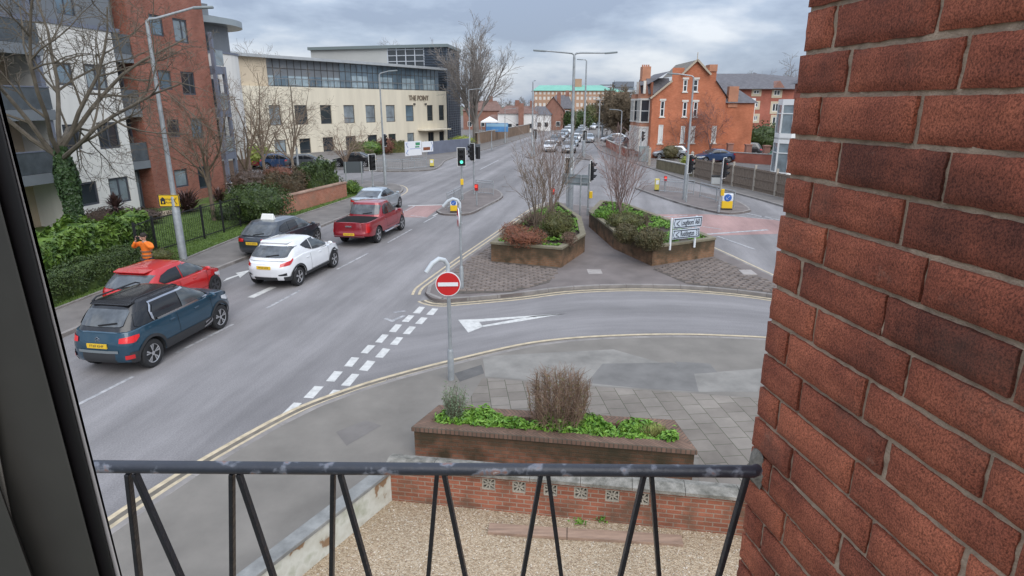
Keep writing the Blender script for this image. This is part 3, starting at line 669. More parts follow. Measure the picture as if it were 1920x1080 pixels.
for i, r in enumerate(vw):
    bd = i >= 5
    window(vic, Fv, r, upvc, boards if bd else glass, trans=() if bd else (.5,), fw=.1, d=-.06, sill=stone)
    if not bd:
        mb = MB(); wbox(mb, Fv, r[0]-.12, r[3], 0, r[2]+.12, r[3]+.22, .05); mb.build('lintel', stone, vic, world=True)
# roofs
mb = MB(); zr_ = za_+.05; um = (ub+uc)/2
mb.quad(Fv.at(ub-.3, zsg-.25, .3), Fv.at(um, zr_, .3), Fv.at(um, zr_, -9.6), Fv.at(ub-.3, zsg-.25, -9.6)); mb.quad(Fv.at(um, zr_, .3), Fv.at(uc+.3, zsg-.25, .3), Fv.at(uc+.3, zsg-.25, -9.6), Fv.at(um, zr_, -9.6))
o = mb.build('roof', mat('roof_lichen_slate', (.19, .165, .135), .8, .2, 2), vic, world=True)
mb = MB(); mb.quad(Fv.at(-.25, ze1-.2, .25), Fv.at(ua, zg0+.05, .25), Fv.at(ua, zg0+.05, -1.2), Fv.at(-.25, ze1-.2, -1.2)); mb.quad(Fv.at(W_+.25, ze1-.2, .25), Fv.at(ud, zg0+.05, .25), Fv.at(ud, zg0+.05, -9.5), Fv.at(W_+.25, ze1-.2, -9.5))
mb.quad(Fv.at(-.3, ze1+1.4, -1.2), Fv.at(ua, zst-.3, -1.2), Fv.at(ua, zst-.3, -9.8), Fv.at(-.3, ze1+1.4, -9.8))
mb.build('side_roof', slate, vic, world=True)
mb = MB(); mb.bar(Fv.at(-.3, ze1-.22, .28), Fv.at(ua, zg0+.04, .28), .14, .2); mb.bar(Fv.at(ub-.35, zsg-.25, .33), Fv.at(um, zr_, .33), .1, .2); mb.bar(Fv.at(uc+.35, zsg-.25, .33), Fv.at(um, zr_, .33), .1, .2); mb.bar(Fv.at(um, zr_, .2), Fv.at(um, zr_+.8, .2), .07, .07); mb.build('barge_board', mat('buff_barge', (.40, .34, .26), .7), vic, world=True)
mb = MB(); wbox(mb, Fv, U(1210), ZH(150, YV), -4.0, U(1226), ZH(122, YV), -2.6)
for k in range(4): mb.tube([Fv.at(U(1211.5)+k*.24, ZH(123, YV), -3.2), Fv.at(U(1211.5)+k*.24, ZH(118, YV), -3.2)], .09, 6)
mb.build('chimney', brick_vic, vic, world=True)
mb = MB(); wbox(mb, Fv, ud-.9, zst-.4, -1.5, ud+.02, zst+.35, .12); mb.build('chimney', brick_vic, vic, world=True)
# two gabled bays on the road side
for k, y0 in enumerate((1.4, 5.6)):
    bx = Wall((xl-1.0, YV+y0+2.5), (xl-1.0, YV+y0)); zb1, zb2 = ze1-.1, 3.6
    mb = MB(); fp = [(xl, YV+y0-.3), (xl-1.0, YV+y0+.25), (xl-1.0, YV+y0+2.25), (xl, YV+y0+2.8)]
    mb.prism(fp, 0, ze1+.35, bottom=False); mb.build('bay', brick_vic, vic, world=True)
    tr = MB(); fr_ = MB(); gp_ = MB()
    for (z0, z1) in ((.9, 3.5), (4.3, 6.75)):
        for a, b in zip(fp, fp[1:]):
            wv = Wall(b, a) if False else Wall(a, b)
            wv.n = Vector((wv.t.y, -wv.t.x, 0)); c_ = Vector(((a[0]+b[0])/2-xl-.5, (a[1]+b[1])/2-(YV+y0+1.25), 0))
            if wv.n.dot(c_) < 0: wv.n = -wv.n
            n_ = 3 if wv.L > 1.5 else 1
            wbox(tr, wv, .0, z1, -.02, wv.L, z1+.22, .08); wbox(tr, wv, 0, z0-.14, -.02, wv.L, z0, .1)
            for q in range(n_):
                a0 = .12+q*wv.L/n_; a1 = (q+1)*wv.L/n_-.12
                wbox(tr, wv, a0-.12, z0, -.02, a0, z1, .06); wbox(tr, wv, a1, z0, -.02, a1+.12, z1, .06)
                if z0 > 2:
                    wbox(gp_, wv, a0, z0, -.02, a1, z1, .025); wbox(fr_, wv, a0, (z0+z1)/2-.04, .02, a1, (z0+z1)/2+.04, .045)
                else: wbox(fr_, wv, a0, z0, -.02, a1, z1, .03)
    tr.build('bay_stonework', stone, vic, world=True); fr_.build('bay_boarding', boards, vic, world=True); gp_.build('bay_glass', glass, vic, world=True)
    gm = MB(); ym = YV+y0+1.25; zt_ = zst-1.1
    gm.add([(xl-.3, ym-1.7, ze1+.35), (xl-.3, ym+1.7, ze1+.35), (xl-.3, ym, zt_)], [(0, 2, 1)]); gm.add([(xl-.32, ym-1.75, ze1+.3), (xl-.32, ym, zt_+.08), (xl+2.4, ym, zt_+.08), (xl+2.4, ym-1.75, ze1+.3)], [(0, 1, 2, 3)], mi=1); gm.add([(xl-.32, ym+1.75, ze1+.3), (xl+2.4, ym+1.75, ze1+.3), (xl+2.4, ym, zt_+.08), (xl-.32, ym, zt_+.08)], [(0, 1, 2, 3)], mi=1)
    gm.build('dormer_gable', [brick_vic, slate], vic, world=True)
    mb = MB(); mb.box(xl-.9, YV+y0-.40, ze1+.35, xl-.62, YV+y0-.12, ze1+1.8); mb.build('gable_pier', stone, vic, world=True)
# rear wing
xw = AY(1404, 220, YV+3).x; Fw = Wall((xrr, YV+1.5), (xw, YV+1.5)); zw = ZH(193, YV+1.5)
mb = MB(); wall_mesh(mb, Fw, 0, 0, Fw.L, zw); Wx = Wall((xw, YV+1.5), (xw, YV+8)); wall_mesh(mb, Wx, 0, 0, 6.5, zw); mb.build('rear_wing', brick_vic, vic, world=True)
mb = MB(); mb.add([Fw.at(-.2, zw, .3), Fw.at(Fw.L+.35, zw, .3), Fw.at(Fw.L+.35, zw, -7), Fw.at(-.2, zw, -7), Fw.at(Fw.L*.45, zw+2.4, -3.5), Fw.at(-.2, zw+2.4, -3.5)], [(0, 1, 4, 5), (1, 2, 4), (2, 3, 5, 4)]); mb.build('rear_roof', slate, vic, world=True)
u0 = Fw.uz(1366, 180)[0]; u1 = Fw.uz(1384, 180)[0]; mb = MB(); wbox(mb, Fw, u0, zw-.5, -.7, u1, ZH(162, YV+1.5), .1); mb.build('chimney', brick_vic, vic, world=True)
mb = MB(); wbox(mb, Wall((xw, YV+1.5), (xw, YV+8), ), 1.0, .5, -.05, 3.4, 3.4, .12); wbox(mb, Wx, 1.0, 4.2, -.05, 3.4, 7.0, .45); mb.build('wing_bay', upvc, vic, world=True)
mb = MB(); wbox(mb, Wx, 1.2, 4.7, .4, 3.2, 6.6, .47); wbox(mb, Wx, 1.2, 1.0, .1, 3.2, 3.0, .14); mb.build('wing_glass', glass_pale, vic, world=True)

# ---------------------------------------------------------------- red flats behind
YF = 98.0; fx0 = AY(1376, 200, YF).x; fx1 = AY(1560, 200, YF).x
flt = thing('flats_building', 'red brick flats with a grey hipped roof and cream window surrounds behind the Victorian house', 'building', (fx0, YF, 0))
Ff = Wall((fx0, YF), (fx1, YF)); zf = ZH(167, YF)
fw_ = [Ff.rect(*q) for q in [(1413, 169, 1424, 176), (1413, 193, 1421, 201), (1413, 217, 1420, 226), (1451, 169, 1463, 179), (1448, 194, 1460, 209), (1448, 219, 1460, 233)]]
mb = MB(); wall_mesh(mb, Ff, -6, 0, Ff.L, zf, fw_, th=.12); E_ = Wall((fx0-6, YF+12), (fx0-6, YF)); wall_mesh(mb, E_, 0, 0, 12, zf); mb.build('wall', brick_flat, flt, world=True)
cream = mat('cream_stone', (.55, .47, .34), .8)
for r in fw_: window(flt, Ff, r, upvc, glass, mull=(.5,), fw=.1, d=-.05); q = MB(); wbox(q, Ff, r[0]-.3, r[1]-.35, -.01, r[2]+.3, r[1], .04); wbox(q, Ff, r[0]-.3, r[3], -.01, r[2]+.3, r[3]+.3, .04); wbox(q, Ff, r[0]-.3, r[1], -.01, r[0], r[3], .04); wbox(q, Ff, r[2], r[1], -.01, r[2]+.3, r[3], .04); q.build('window_surround', cream, flt, world=True)
mb = MB(); wbox(mb, Ff, -6, 0, -.02, Ff.L, 1.9, .06); mb.build('plinth', cream, flt, world=True)
zt = ZH(143, YF+6); ul_ = Ff.uz(1424, 150)[0]
mb = MB(); mb.add([Ff.at(-8, zf, .4), Ff.at(Ff.L, zf, .4), Ff.at(Ff.L, zf, -13), Ff.at(-8, zf, -13), Ff.at(-4, zt+.4, -6), Ff.at(Ff.L*.35, zt+.4, -6), Ff.at(Ff.L, zt-.4, -6)], [(0, 1, 6, 5, 4), (4, 5, 6, 2, 3), (0, 4, 3)])
mb.add([Ff.at(ul_-3.5, zf+.02, .9), Ff.at(ul_+5.5, zf+.02, .9), Ff.at(ul_+.9, zt+.55, -5)], [(0, 1, 2)]); mb.build('roof', slate, flt, world=True)
ug_ = Ff.uz(1458, 168)[0]; mb = MB(); mb.add([Ff.at(ug_-1.1, zf-.1, .5), Ff.at(ug_+1.1, zf-.1, .5), Ff.at(ug_, zf+1.2, .5), Ff.at(ug_-1.1, zf-.1, -3), Ff.at(ug_+1.1, zf-.1, -3), Ff.at(ug_, zf+1.2, -3)], [(0, 1, 2), (0, 2, 5, 3), (1, 4, 5, 2)]); mb.build('dormer_gable', brick_flat, flt, world=True)
mb = MB(); wbox(mb, Ff, -6, zf-.02, .3, Ff.L, zf+.2, .5); mb.build('gutter', upvc, flt, world=True)

# ---------------------------------------------------------------- neighbouring house with white bays, mostly behind our wall
YN = 52.0; nx = AY(1464, 250, YN).x
nb = thing('bay_fronted_house', 'brick house with white bay windows peeping out behind the near brick wall', 'house', (nx, YN, 0))
Fn = Wall((nx+4.6, YN+1), (nx+14, YN+1)); mb = MB(); wall_mesh(mb, Fn, 0, 0, Fn.L, 8.2); E_ = Wall((nx+4.6, YN+9), (nx+4.6, YN+1)); wall_mesh(mb, E_, 0, 0, 8, 8.2); mb.build('wall', brick_flat, nb, world=True)
mb = MB(); mb.add([Fn.at(-.4, 8.1, .4), Fn.at(10, 8.1, .4), Fn.at(10, 11.4, -4), Fn.at(4, 11.4, -4), Fn.at(-.4, 8.1, -8.4), Fn.at(10, 8.1, -8.4)], [(0, 1, 2, 3), (3, 2, 5, 4), (0, 3, 4)]); mb.build('roof', slate, nb, world=True)
for z0, z1 in ((.9, 3.2), (4.0, 6.2)):
    fp = [(nx+4.7, YN+1.6), (nx+.0, YN+1.2), (nx-.2, YN-.2), (nx+.5, YN-.9), (nx+4.7, YN-.9)]
    tr = MB(); gl_ = MB()
    tr.prism(fp, z1, z1+.45, bottom=True); tr.prism(fp, z0-.5, z0, bottom=True)
    for a, b in zip(fp, fp[1:]):
        wv = Wall(a, b); c_ = Vector(((a[0]+b[0])/2-nx-2.3, (a[1]+b[1])/2-YN-.3, 0))
        if wv.n.dot(c_) < 0: wv.n = -wv.n
        wbox(gl_, wv, .02, z0, -.12, wv.L-.02, z1, -.06); n_ = max(1, int(wv.L/.8))
        for q in range(n_+1): u = wv.L*q/n_; wbox(tr, wv, max(0, u-.09), z0, -.1, min(wv.L, u+.09), z1, .02)
        wbox(tr, wv, 0, z0+1.5, -.1, wv.L, z0+1.58, 0)
    o = tr.build('bay_window', upvc, nb, world=True); gl_.build('pane', glass_pale, o, world=True)
mb = MB(); mb.prism([(nx+4.7, YN+1.6), (nx+.05, YN+1.2), (nx-.15, YN-.2), (nx+.5, YN-.85), (nx+4.7, YN-.85)], 0, .4); mb.build('bay_base', upvc, nb, world=True)
mb = MB(); mb.prism([(nx+4.7, YN+1.5), (nx+.1, YN+1.1), (nx-.1, YN-.15), (nx+.55, YN-.8), (nx+4.7, YN-.8)], 3.6, 3.55+.4); mb.build('bay_brick_band', brick_flat, nb, world=True)

# ---------------------------------------------------------------- distant buildings
def house(name, label, x, y, w, d, h, rh, wm, rm, rz=0, cat='house', nwin=3, gable=False, chim=True, group=None):
    o = thing(name, label, cat, (x, y, 0), rz, group)
    wb = MB(); wb.box(-w/2, 0, 0, w/2, d, h)
    rb = MB()
    if gable:   # gable end to the viewer
        wb.add([(-w/2, -.01, h), (w/2, -.01, h), (0, -.01, h+rh)], [(0, 1, 2)])
        rb.quad((-w/2-.3, -.4, h-.2), (0, -.4, h+rh+.1), (0, d, h+rh+.1), (-w/2-.3, d, h-.2)); rb.quad((0, -.4, h+rh+.1), (w/2+.3, -.4, h-.2), (w/2+.3, d, h-.2), (0, d, h+rh+.1))
    else: rb.add([(-w/2-.3, -.3, h-.1), (w/2+.3, -.3, h-.1), (w/2+.3, d+.3, h-.1), (-w/2-.3, d+.3, h-.1), (-w/2+1.5, d/2, h+rh), (w/2-1.5, d/2, h+rh)], [(0, 1, 5, 4), (1, 2, 5), (2, 3, 4, 5), (3, 0, 4)])
    wb.build('wall', wm, o); r_ = rb.build('roof', rm, o)
    if chim: MB().box(w*.15, d*.45, h, w*.15+1.0, d*.45+.8, h+rh+1.2).build('chimney', brick_far, r_)
    for f in range(max(1, int(h/2.6))):
        for k in range(nwin):
            cx_ = -w/2+w*(k+.5)/nwin; z = .9+f*2.7
            if z+1.2 > h: continue
            q = MB(); q.box(cx_-.55, -.06, z, cx_+.55, 0, z+1.25); wi = q.build('window', upvc, o); MB().box(cx_-.45, -.08, z+.1, cx_+.45, -.03, z+1.15).build('pane', glass, wi)
    return o
def hx(px, Y): return AY(px, 220, Y).x
wr = mat('far_white_render', (.72, .71, .69), .9)
house('white_house', 'white rendered semi detached house with low brown tiled roof beyond the left boundary wall', hx(956, 148), 148, 5.6, 8, 4.4, 1.7, wr, tile, -.1)
house('white_house', 'white rendered house with brown roof, right half of the pair beside the tall brick stack', hx(986, 149), 149, 4.4, 8, 4.4, 1.6, wr, tile, -.1, nwin=2)
house('white_house', 'small white cottage with grey roof, between the pair of white houses and the gabled house', hx(1011, 160), 160, 5.4, 8, 4.0, 1.9, wr, slate, -.12, nwin=3, chim=False)
house('gabled_house', 'brick house with a white edged gable below the green roofed hospital', hx(1037, 165), 165, 5.2, 8, 5.0, 3.2, brick_far, tile, -.1, gable=True, nwin=2)
house('gabled_house', 'dark roofed brick house between the white edged gable and the evergreen shrubs', hx(1052, 172), 172, 6.5, 8, 5.4, 3.4, brick_far, slate, -.1, nwin=2)
house('brick_house', 'red brick house with red roof seen through the big bare tree', hx(905, 165), 165, 10, 9, 4.9, 2.4, brick_far, tile, 0, nwin=3)
house('brick_house', 'low red roofed outbuilding left of the white houses', hx(925, 152), 152, 4, 6, 2.6, 1.4, brick_far, tile, 0, nwin=1, chim=False)
mb = MB(); x = hx(977, 146.5); mb.box(x-.6, 146.2, 0, x+.6, 147.0, 6.6); tag(mb.build('brick_stack', brick_far), 'tall brown brick stack standing against the white houses', 'chimney')
# hospital with green copper roof
YH = 330.0; h0 = hx(1001, YH); h1 = hx(1148, YH)
hos = thing('hospital_building', 'long brick hospital with a green copper roof at the end of the road', 'building', (h0, YH, 0))
Fh = Wall((h0, YH), (h1, YH)); zh = ZH(170, YH)
hb = mat('hospital_brick', (.40, .25, .165), .9, .1, .2)
rows = []
for k, (y0, y1) in enumerate(((172, 177), (181, 187), (193, 200), (205, 212), (218, 224))):
    for i in range(19):
        c_ = Fh.L*(i+.5)/19; rows.append((c_-.62, ZH(y1, YH), c_+.62, ZH(y0, YH)))
mb = MB(); wall_mesh(mb, Fh, 0, 0, Fh.L, zh, rows, th=.2); E_ = Wall((h1, YH), (h1+4, YH+40)); wall_mesh(mb, E_, 0, 0, E_.L, zh); mb.build('wall', hb, hos, world=True)
for r in rows:
    mb = MB(); wbox(mb, Fh, r[0], r[1], -.2, r[2], r[3], -.08); mb.build('window', mat('far_pale_window', (.62, .58, .52), .4), hos, world=True)
cop = mat('copper_green', (.17, .40, .315), .7, .08, .3)
zt = ZH(160, YH+10); mb = MB(); mb.add([Fh.at(-1, zh, .8), Fh.at(Fh.L+1, zh, .8), Fh.at(Fh.L+1, zh, -22), Fh.at(-1, zh, -22), Fh.at(3, zt, -9), Fh.at(Fh.L-5, zt, -9)], [(0, 1, 5, 4), (1, 2, 5), (2, 3, 4, 5), (3, 0, 4)]); mb.build('roof', cop, hos, world=True)
u = Fh.uz(1087, 150)[0]; mb = MB(); wbox(mb, Fh, u-1.7, zt-1, -10, u+1.7, ZH(148, YH+8), -6); mb.build('roof_tower', hb, hos, world=True)
mb = MB(); xx = hx(1151, YH+12); mb.add([(xx-5, YH, ZH(172, YH)), (xx+5, YH, ZH(173, YH)), (xx-2, YH+9, ZH(164, YH))], [(0, 1, 2)]); mb.build('side_roof', cop, hos, world=True)
mb = MB(); mb.box(xx-5, YH+.1, 0, xx+5, YH+8, ZH(172.6, YH)); mb.build('side_wall', hb, hos, world=True)
off2 = thing('office_tower', 'grey flat topped office block far behind the hospital, right of the green roof', 'building', (hx(1166, 380), 380, 0))
MB().box(-8, 0, 0, 7, 12, ZH(163, 380)).build('wall', mat('far_concrete', (.42, .45, .47), .8, .1, .3), off2)
MB().box(-5, -1, ZH(163, 380), 6, 10, ZH(153, 380)).build('plant_room', mat('far_plant_room', (.16, .18, .21), .7), off2)
MB().box(-13, -1, ZH(160, 380), -5, 6, ZH(158.5, 380)).build('roof_canopy', mat('far_plant_room2', (.20, .23, .25), .7), off2)
mb = MB()
for k in range(4): mb.box(-7.5, -.2, ZH(168+k*7, 380), 6.5, 0, ZH(165+k*7, 380))
mb.build('window_band', mat('far_window_band', (.20, .24, .28), .3), off2)
# boundary walls of the far road, fences and walls on the right
def lowwall(name, label, L, h, m, th=.25, cap=None, cat='wall'):
    o = thing(name, label, cat, (*G2(*L[0]), 0)); mb = MB(); cp = MB()
    for a, b in zip(L, L[1:]):
        W = Wall(G2(*a), G2(*b)); wall_mesh(mb, W, 0, 0, W.L, h, d=th/2); wall_mesh(mb, W, 0, 0, W.L, h, d=-th/2); wbox(cp, W, -.03, h, -th/2-.04, W.L+.03, h+.08, th/2+.04)
    mb.build('wall_body', m, o, world=True); cp.build('coping', cap or concrete, o, world=True); return o
lowwall('boundary_wall', 'brown brick boundary wall running up the left of the far road', [(893, 272), (955, 258), (1000, 247), (1050, 230)], 1.9, mat('brown_garden_wall', (.20, .135, .09), .9, .25, .6))
lowwall('boundary_wall', 'low brick forecourt wall under the car beside the Victorian house front', [(1137, 276), (1160, 289), (1178, 297)], 1.1, brick_flat)
lowwall('boundary_wall', 'mossy low garden wall round a clipped hedge in front of the Victorian house', [(1232, 318), (1300, 334)], 1.0, mat('mossy_wall', (.15, .125, .075), .9, .3, 2))
lowwall('boundary_wall', 'red brick car park wall with piers before the flats', [(1322, 302), (1460, 312)], 1.15, brick_flat)
for i in range(4):
    p = G(1366+i*34, 302+i*3); mb = MB(); mb.box(p.x-.3, p.y-.3, 0, p.x+.3, p.y+.3, 1.9); mb.box(p.x-.36, p.y-.36, 1.9, p.x+.36, p.y+.36, 2.02)
    tag(mb.build('brick_pier', brick_flat), 'red brick gate pier along the car park wall of the flats', 'pier', 'car park gate piers')
# panel fence
fo = thing('panel_fence', 'weathered brown timber panel fence behind the right hand pavement', 'fence', (*G2(1300, 331), 0))
fm = mat('weathered_timber', (.19, .145, .11), .9, .3, 4, stretch=(6, 6, .6)); pm_ = mat('fence_post_concrete', (.36, .32, .27), .9, .15, 5)
fl_ = [(1300, 335), (1334, 344), (1372, 352), (1412, 361), (1452, 371), (1500, 384)]
for a, b in zip(fl_, fl_[1:]):
    W = Wall(G2(*a), G2(*b)); mb = MB(); h = 1.75; k = 0; u = .08
    while u < W.L-.1:
        wbox(mb, W, u, .15, -.02 if k % 2 else -.04, min(u+.16, W.L), h-random.uniform(0, .03), .0 if k % 2 else -.02); u += .165; k += 1
    for z in (.4, 1.0, 1.6): wbox(mb, W, .05, z, 0, W.L-.05, z+.08, .035)
    mb.build('fence_panel', fm, fo, world=True)
    p = W.p; MB().box(p.x-.07, p.y-.07, 0, p.x+.07, p.y+.07, 2.0).build('fence_post', pm_, fo, world=True)
# retaining wall with hedge, left
RW = [(535, 397), (650, 368)]
rw = thing('retaining_wall', 'red brick retaining wall with sloping coping beside the grass verge', 'wall', (*G2(535, 401, .12), 0))
W = Wall(G2(530, 405, .12), G2(651, 369, .12)); za, zb = ZH(372, W.p.y), ZH(343, W.at(W.L, 0).y)
mb = MB()
for d in (0, -.35):
    mb.add([W.at(0, 0, d), W.at(W.L, 0, d), W.at(W.L, zb, d), W.at(0, za, d)], [(0, 1, 2, 3)], [[(0, 0), (W.L, 0), (W.L, zb), (0, za)]])
for u, z in ((0, za), (W.L, zb)): mb.add([W.at(u, 0, 0), W.at(u, 0, -.35), W.at(u, z, -.35), W.at(u, z, 0)], [(0, 1, 2, 3)], [[(0, 0), (.35, 0), (.35, z), (0, z)]])
mb.build('wall_body', brick_wall, rw, world=True)
mb = MB(); vs = [W.at(u, z+dz, d) for dz in (0, .08) for (u, z) in ((-.05, za), (W.L+.05, zb)) for d in (-.4, .05)]
mb.add(vs, [(0, 2, 3, 1), (4, 5, 7, 6), (0, 1, 5, 4), (2, 6, 7, 3), (0, 4, 6, 2), (1, 3, 7, 5)]); mb.build('coping', brick_wall, rw, world=True)
RWW = W
# ================================================================== VEGETATION
bark = mat('bark_grey_brown', (.105, .088, .066), .95, .3, 3, .4)
bark_l = mat('bark_pale', (.20, .155, .115), .9, .3, 2)
bark_g = mat('bark_grey_far', (.20, .178, .16), .9, .25, .6)
twig_b = mat('twig_brown', (.15, .112, .08), .9, .3, 3)
twig_r = mat('twig_reddish', (.17, .095, .085), .9, .35, 2)
def leaf_mat(name, a, b, sc=3.0, rough=.5, spec=.4): return mat(name, a, rough, 0, sc, col2=b, detail=4, spec=spec, contrast=(.36, .64))
l_laurel = leaf_mat('laurel_leaf', (.030, .072, .011), (.125, .205, .030), 3)
l_dark = leaf_mat('dark_hedge_leaf', (.022, .042, .010), (.065, .10, .022), 5)
l_ivy = leaf_mat('ivy_leaf', (.016, .038, .011), (.045, .085, .025), 5)
l_box = leaf_mat('clipped_bush_leaf', (.06, .06, .022), (.125, .10, .045), 5)
l_olive = leaf_mat('olive_bush_leaf', (.055, .062, .016), (.12, .115, .035), 4)
l_red = leaf_mat('rust_bush_leaf', (.16, .055, .032), (.27, .105, .055), 5)
l_green = leaf_mat('ground_cover_leaf', (.06, .15, .016), (.19, .34, .045), 9)
l_green2 = leaf_mat('ground_cover_leaf_deep', (.05, .13, .014), (.16, .30, .04), 9)
l_grey = leaf_mat('grey_shrub_leaf', (.095, .135, .075), (.20, .26, .15), 9)
l_purple = leaf_mat('purple_leaf', (.045, .026, .024), (.11, .06, .052), 4)
l_heather = leaf_mat('brown_shrub_leaf', (.05, .034, .026), (.10, .068, .05), 4)
l_yel = leaf_mat('yellow_green_leaf', (.14, .18, .02), (.26, .28, .05), 4)
def rv(rng): 
    while True:
        v = Vector((rng.uniform(-1, 1), rng.uniform(-1, 1), rng.uniform(-1, 1)))
        if .05 < v.length < 1: return v.normalized()
def leaf(mb, p, n, L, W, rng):
    """one leaf: two quads folded along the midrib"""
    t = n.cross(rv(rng))
    if t.length < .05: t = n.orthogonal()
    t.normalize(); s = n.cross(t); a = p-t*L*.5; b = p+t*L*.5+n*(-.12*L); m = p+n*(.08*L)
    b0 = len(mb.v); mb.v += [tuple(a), tuple(m+s*W*.5), tuple(b), tuple(m-s*W*.5)]
    mb.f.append([b0, b0+1, b0+2, b0+3]); mb.uv.append(None); mb.mi.append(0)
def branch(mb, p, d, L, r, lev, rng, cfg):
    seg = cfg['seg'][lev]; pts = [p.copy()]; rad = [r]; q = p.copy(); dd = d.copy(); up = cfg['up'][lev]; wob = cfg['wob'][lev]
    for i in range(seg):
        dd = (dd+rv(rng)*wob+Vector((0, 0, 1))*up).normalized(); q = q+dd*(L/seg); pts.append(q.copy()); rad.append(max(cfg['rmin'], r*(1-(i+1)/seg*cfg['taper'])))
    mb.tube(pts, rad, cfg['sides'][lev], cap=False)
    if lev+1 >= len(cfg['seg']): return
    n = cfg['n'][lev]; s0 = cfg['start'][lev]
    for k in range(n):
        f = s0+(1-s0)*(k+rng.random())/n; x = f*seg; i = min(int(x), seg-1); pp = pts[i].lerp(pts[i+1], x-i); base = (pts[i+1]-pts[i]).normalized()
        ax = base.orthogonal().normalized(); ax.rotate(Matrix.Rotation(rng.uniform(0, 2*PI), 3, base)); ang = R(rng.uniform(*cfg['ang'][lev]))
        nd = (base*math.cos(ang)+ax*math.sin(ang)).normalized()
        rr = rad[i]*(cfg['rr'][lev]); branch(mb, pp, nd, L*rng.uniform(*cfg['lr'][lev])*(1-.45*f*cfg['short']), rr, lev+1, rng, cfg)
def bare_tree(name, label, base, H, trunk, r, cfg, m, seed, cat='tree', group=None, lean=(0, 0)):
    rng = random.Random(seed); o = thing(name, label, cat, tuple(base), 0, group)
    tb = MB(); pts = [Vector((0, 0, 0))]; rad = [r*1.25]; q = Vector((0, 0, 0)); ns = 6
    for i in range(ns): q = q+Vector((lean[0]/ns+rng.uniform(-.06, .06)*trunk/ns, lean[1]/ns, trunk/ns)); pts.append(q.copy()); rad.append(r*(1-.28*(i+1)/ns))
    tb.tube(pts, rad, 9); tb.build('trunk', m, o, smooth=True)
    cb = MB(); nl = cfg['limbs']
    for k in range(nl):
        a = 2*PI*(k+rng.uniform(-.3, .3))/nl; f = 1-cfg['low']*rng.random()*(k > 0); pp = pts[0].lerp(pts[-1], f); i = min(int(f*ns), ns-1); pp = pts[i].lerp(pts[i+1], f*ns-i) if f < 1 else pts[-1]
        el = R(rng.uniform(*cfg['el'])); d = Vector((math.cos(a)*math.cos(el), math.sin(a)*math.cos(el), math.sin(el)))
        branch(cb, pp, d, (H-trunk)*rng.uniform(*cfg['ll']), r*cfg.get('lrad', .55), 0, rng, cfg)
    cb.build('crown', m, o, smooth=False); return o
OAK = dict(seg=[7, 5, 4, 3, 2], n=[8, 6, 5, 3], start=[.25, .2, .2, .2], ang=[(30, 65), (30, 65), (30, 60), (25, 55)], lr=[(.45, .7), (.45, .7), (.45, .7), (.5, .8)], up=[.05, .04, .03, .0, 0], wob=[.22, .26, .28, .3, .3], sides=[7, 5, 4, 3, 3], rr=[.62, .6, .6, .7], taper=.72, rmin=.007, short=1, limbs=8, low=.35, el=(15, 75), ll=(.75, 1.05))
VASE = dict(seg=[6, 5, 4, 3], n=[10, 7, 5], start=[.15, .15, .15], ang=[(15, 42), (18, 42), (20, 45)], lr=[(.40, .68), (.4, .62), (.45, .75)], up=[.10, .08, .05, .03], wob=[.10, .14, .18, .2], sides=[6, 4, 3, 3], rr=[.55, .6, .7], taper=.75, rmin=.018, short=.8, limbs=10, low=.45, el=(40, 85), ll=(.72, 1.02), lrad=.34)
BIRCH = dict(seg=[5, 4, 3, 2], n=[6, 5, 4], start=[.2, .2, .2], ang=[(25, 55), (25, 55), (25, 55)], lr=[(.45, .7), (.45, .7), (.5, .8)], up=[.06, .0, -.04, -.05], wob=[.2, .22, .25, .25], sides=[5, 3, 3, 3], rr=[.55, .6, .7], taper=.75, rmin=.008, short=.8, limbs=7, low=.7, el=(40, 82), ll=(.55, 1.0))
FARB = dict(BIRCH, rmin=.022, limbs=8)
# the near tree with the ivy covered trunk
b = G(154, 484, .13)
OAK1 = dict(OAK, lrad=.37, limbs=8, low=.30, el=(8, 72), n=[7, 5, 5, 3], rmin=.006)
T1 = bare_tree('bare_tree', 'large bare tree with an ivy clad trunk in front of the white rendered flats', b, 12.5, 4.6, .27, OAK1, bark, 21, lean=(-.05, .1))
rng = random.Random(3); iv = MB()
for i in range(5200):
    f = rng.random()**1.1; z = f*4.5; cx_ = -.05*f; rr = (.52-.26*f)*(1+.22*math.sin(z*2.3+rng.random()*.3)); a = rng.uniform(0, 2*PI); n = Vector((math.cos(a), math.sin(a), rng.uniform(-.2, .5))).normalized()
    leaf(iv, Vector((cx_, .1, z))+Vector((n.x, n.y, 0))*rr*rng.uniform(.75, 1.1), (n+rv(rng)*.5).normalized(), .17, .13, rng)
iv.build('ivy', l_ivy, T1)
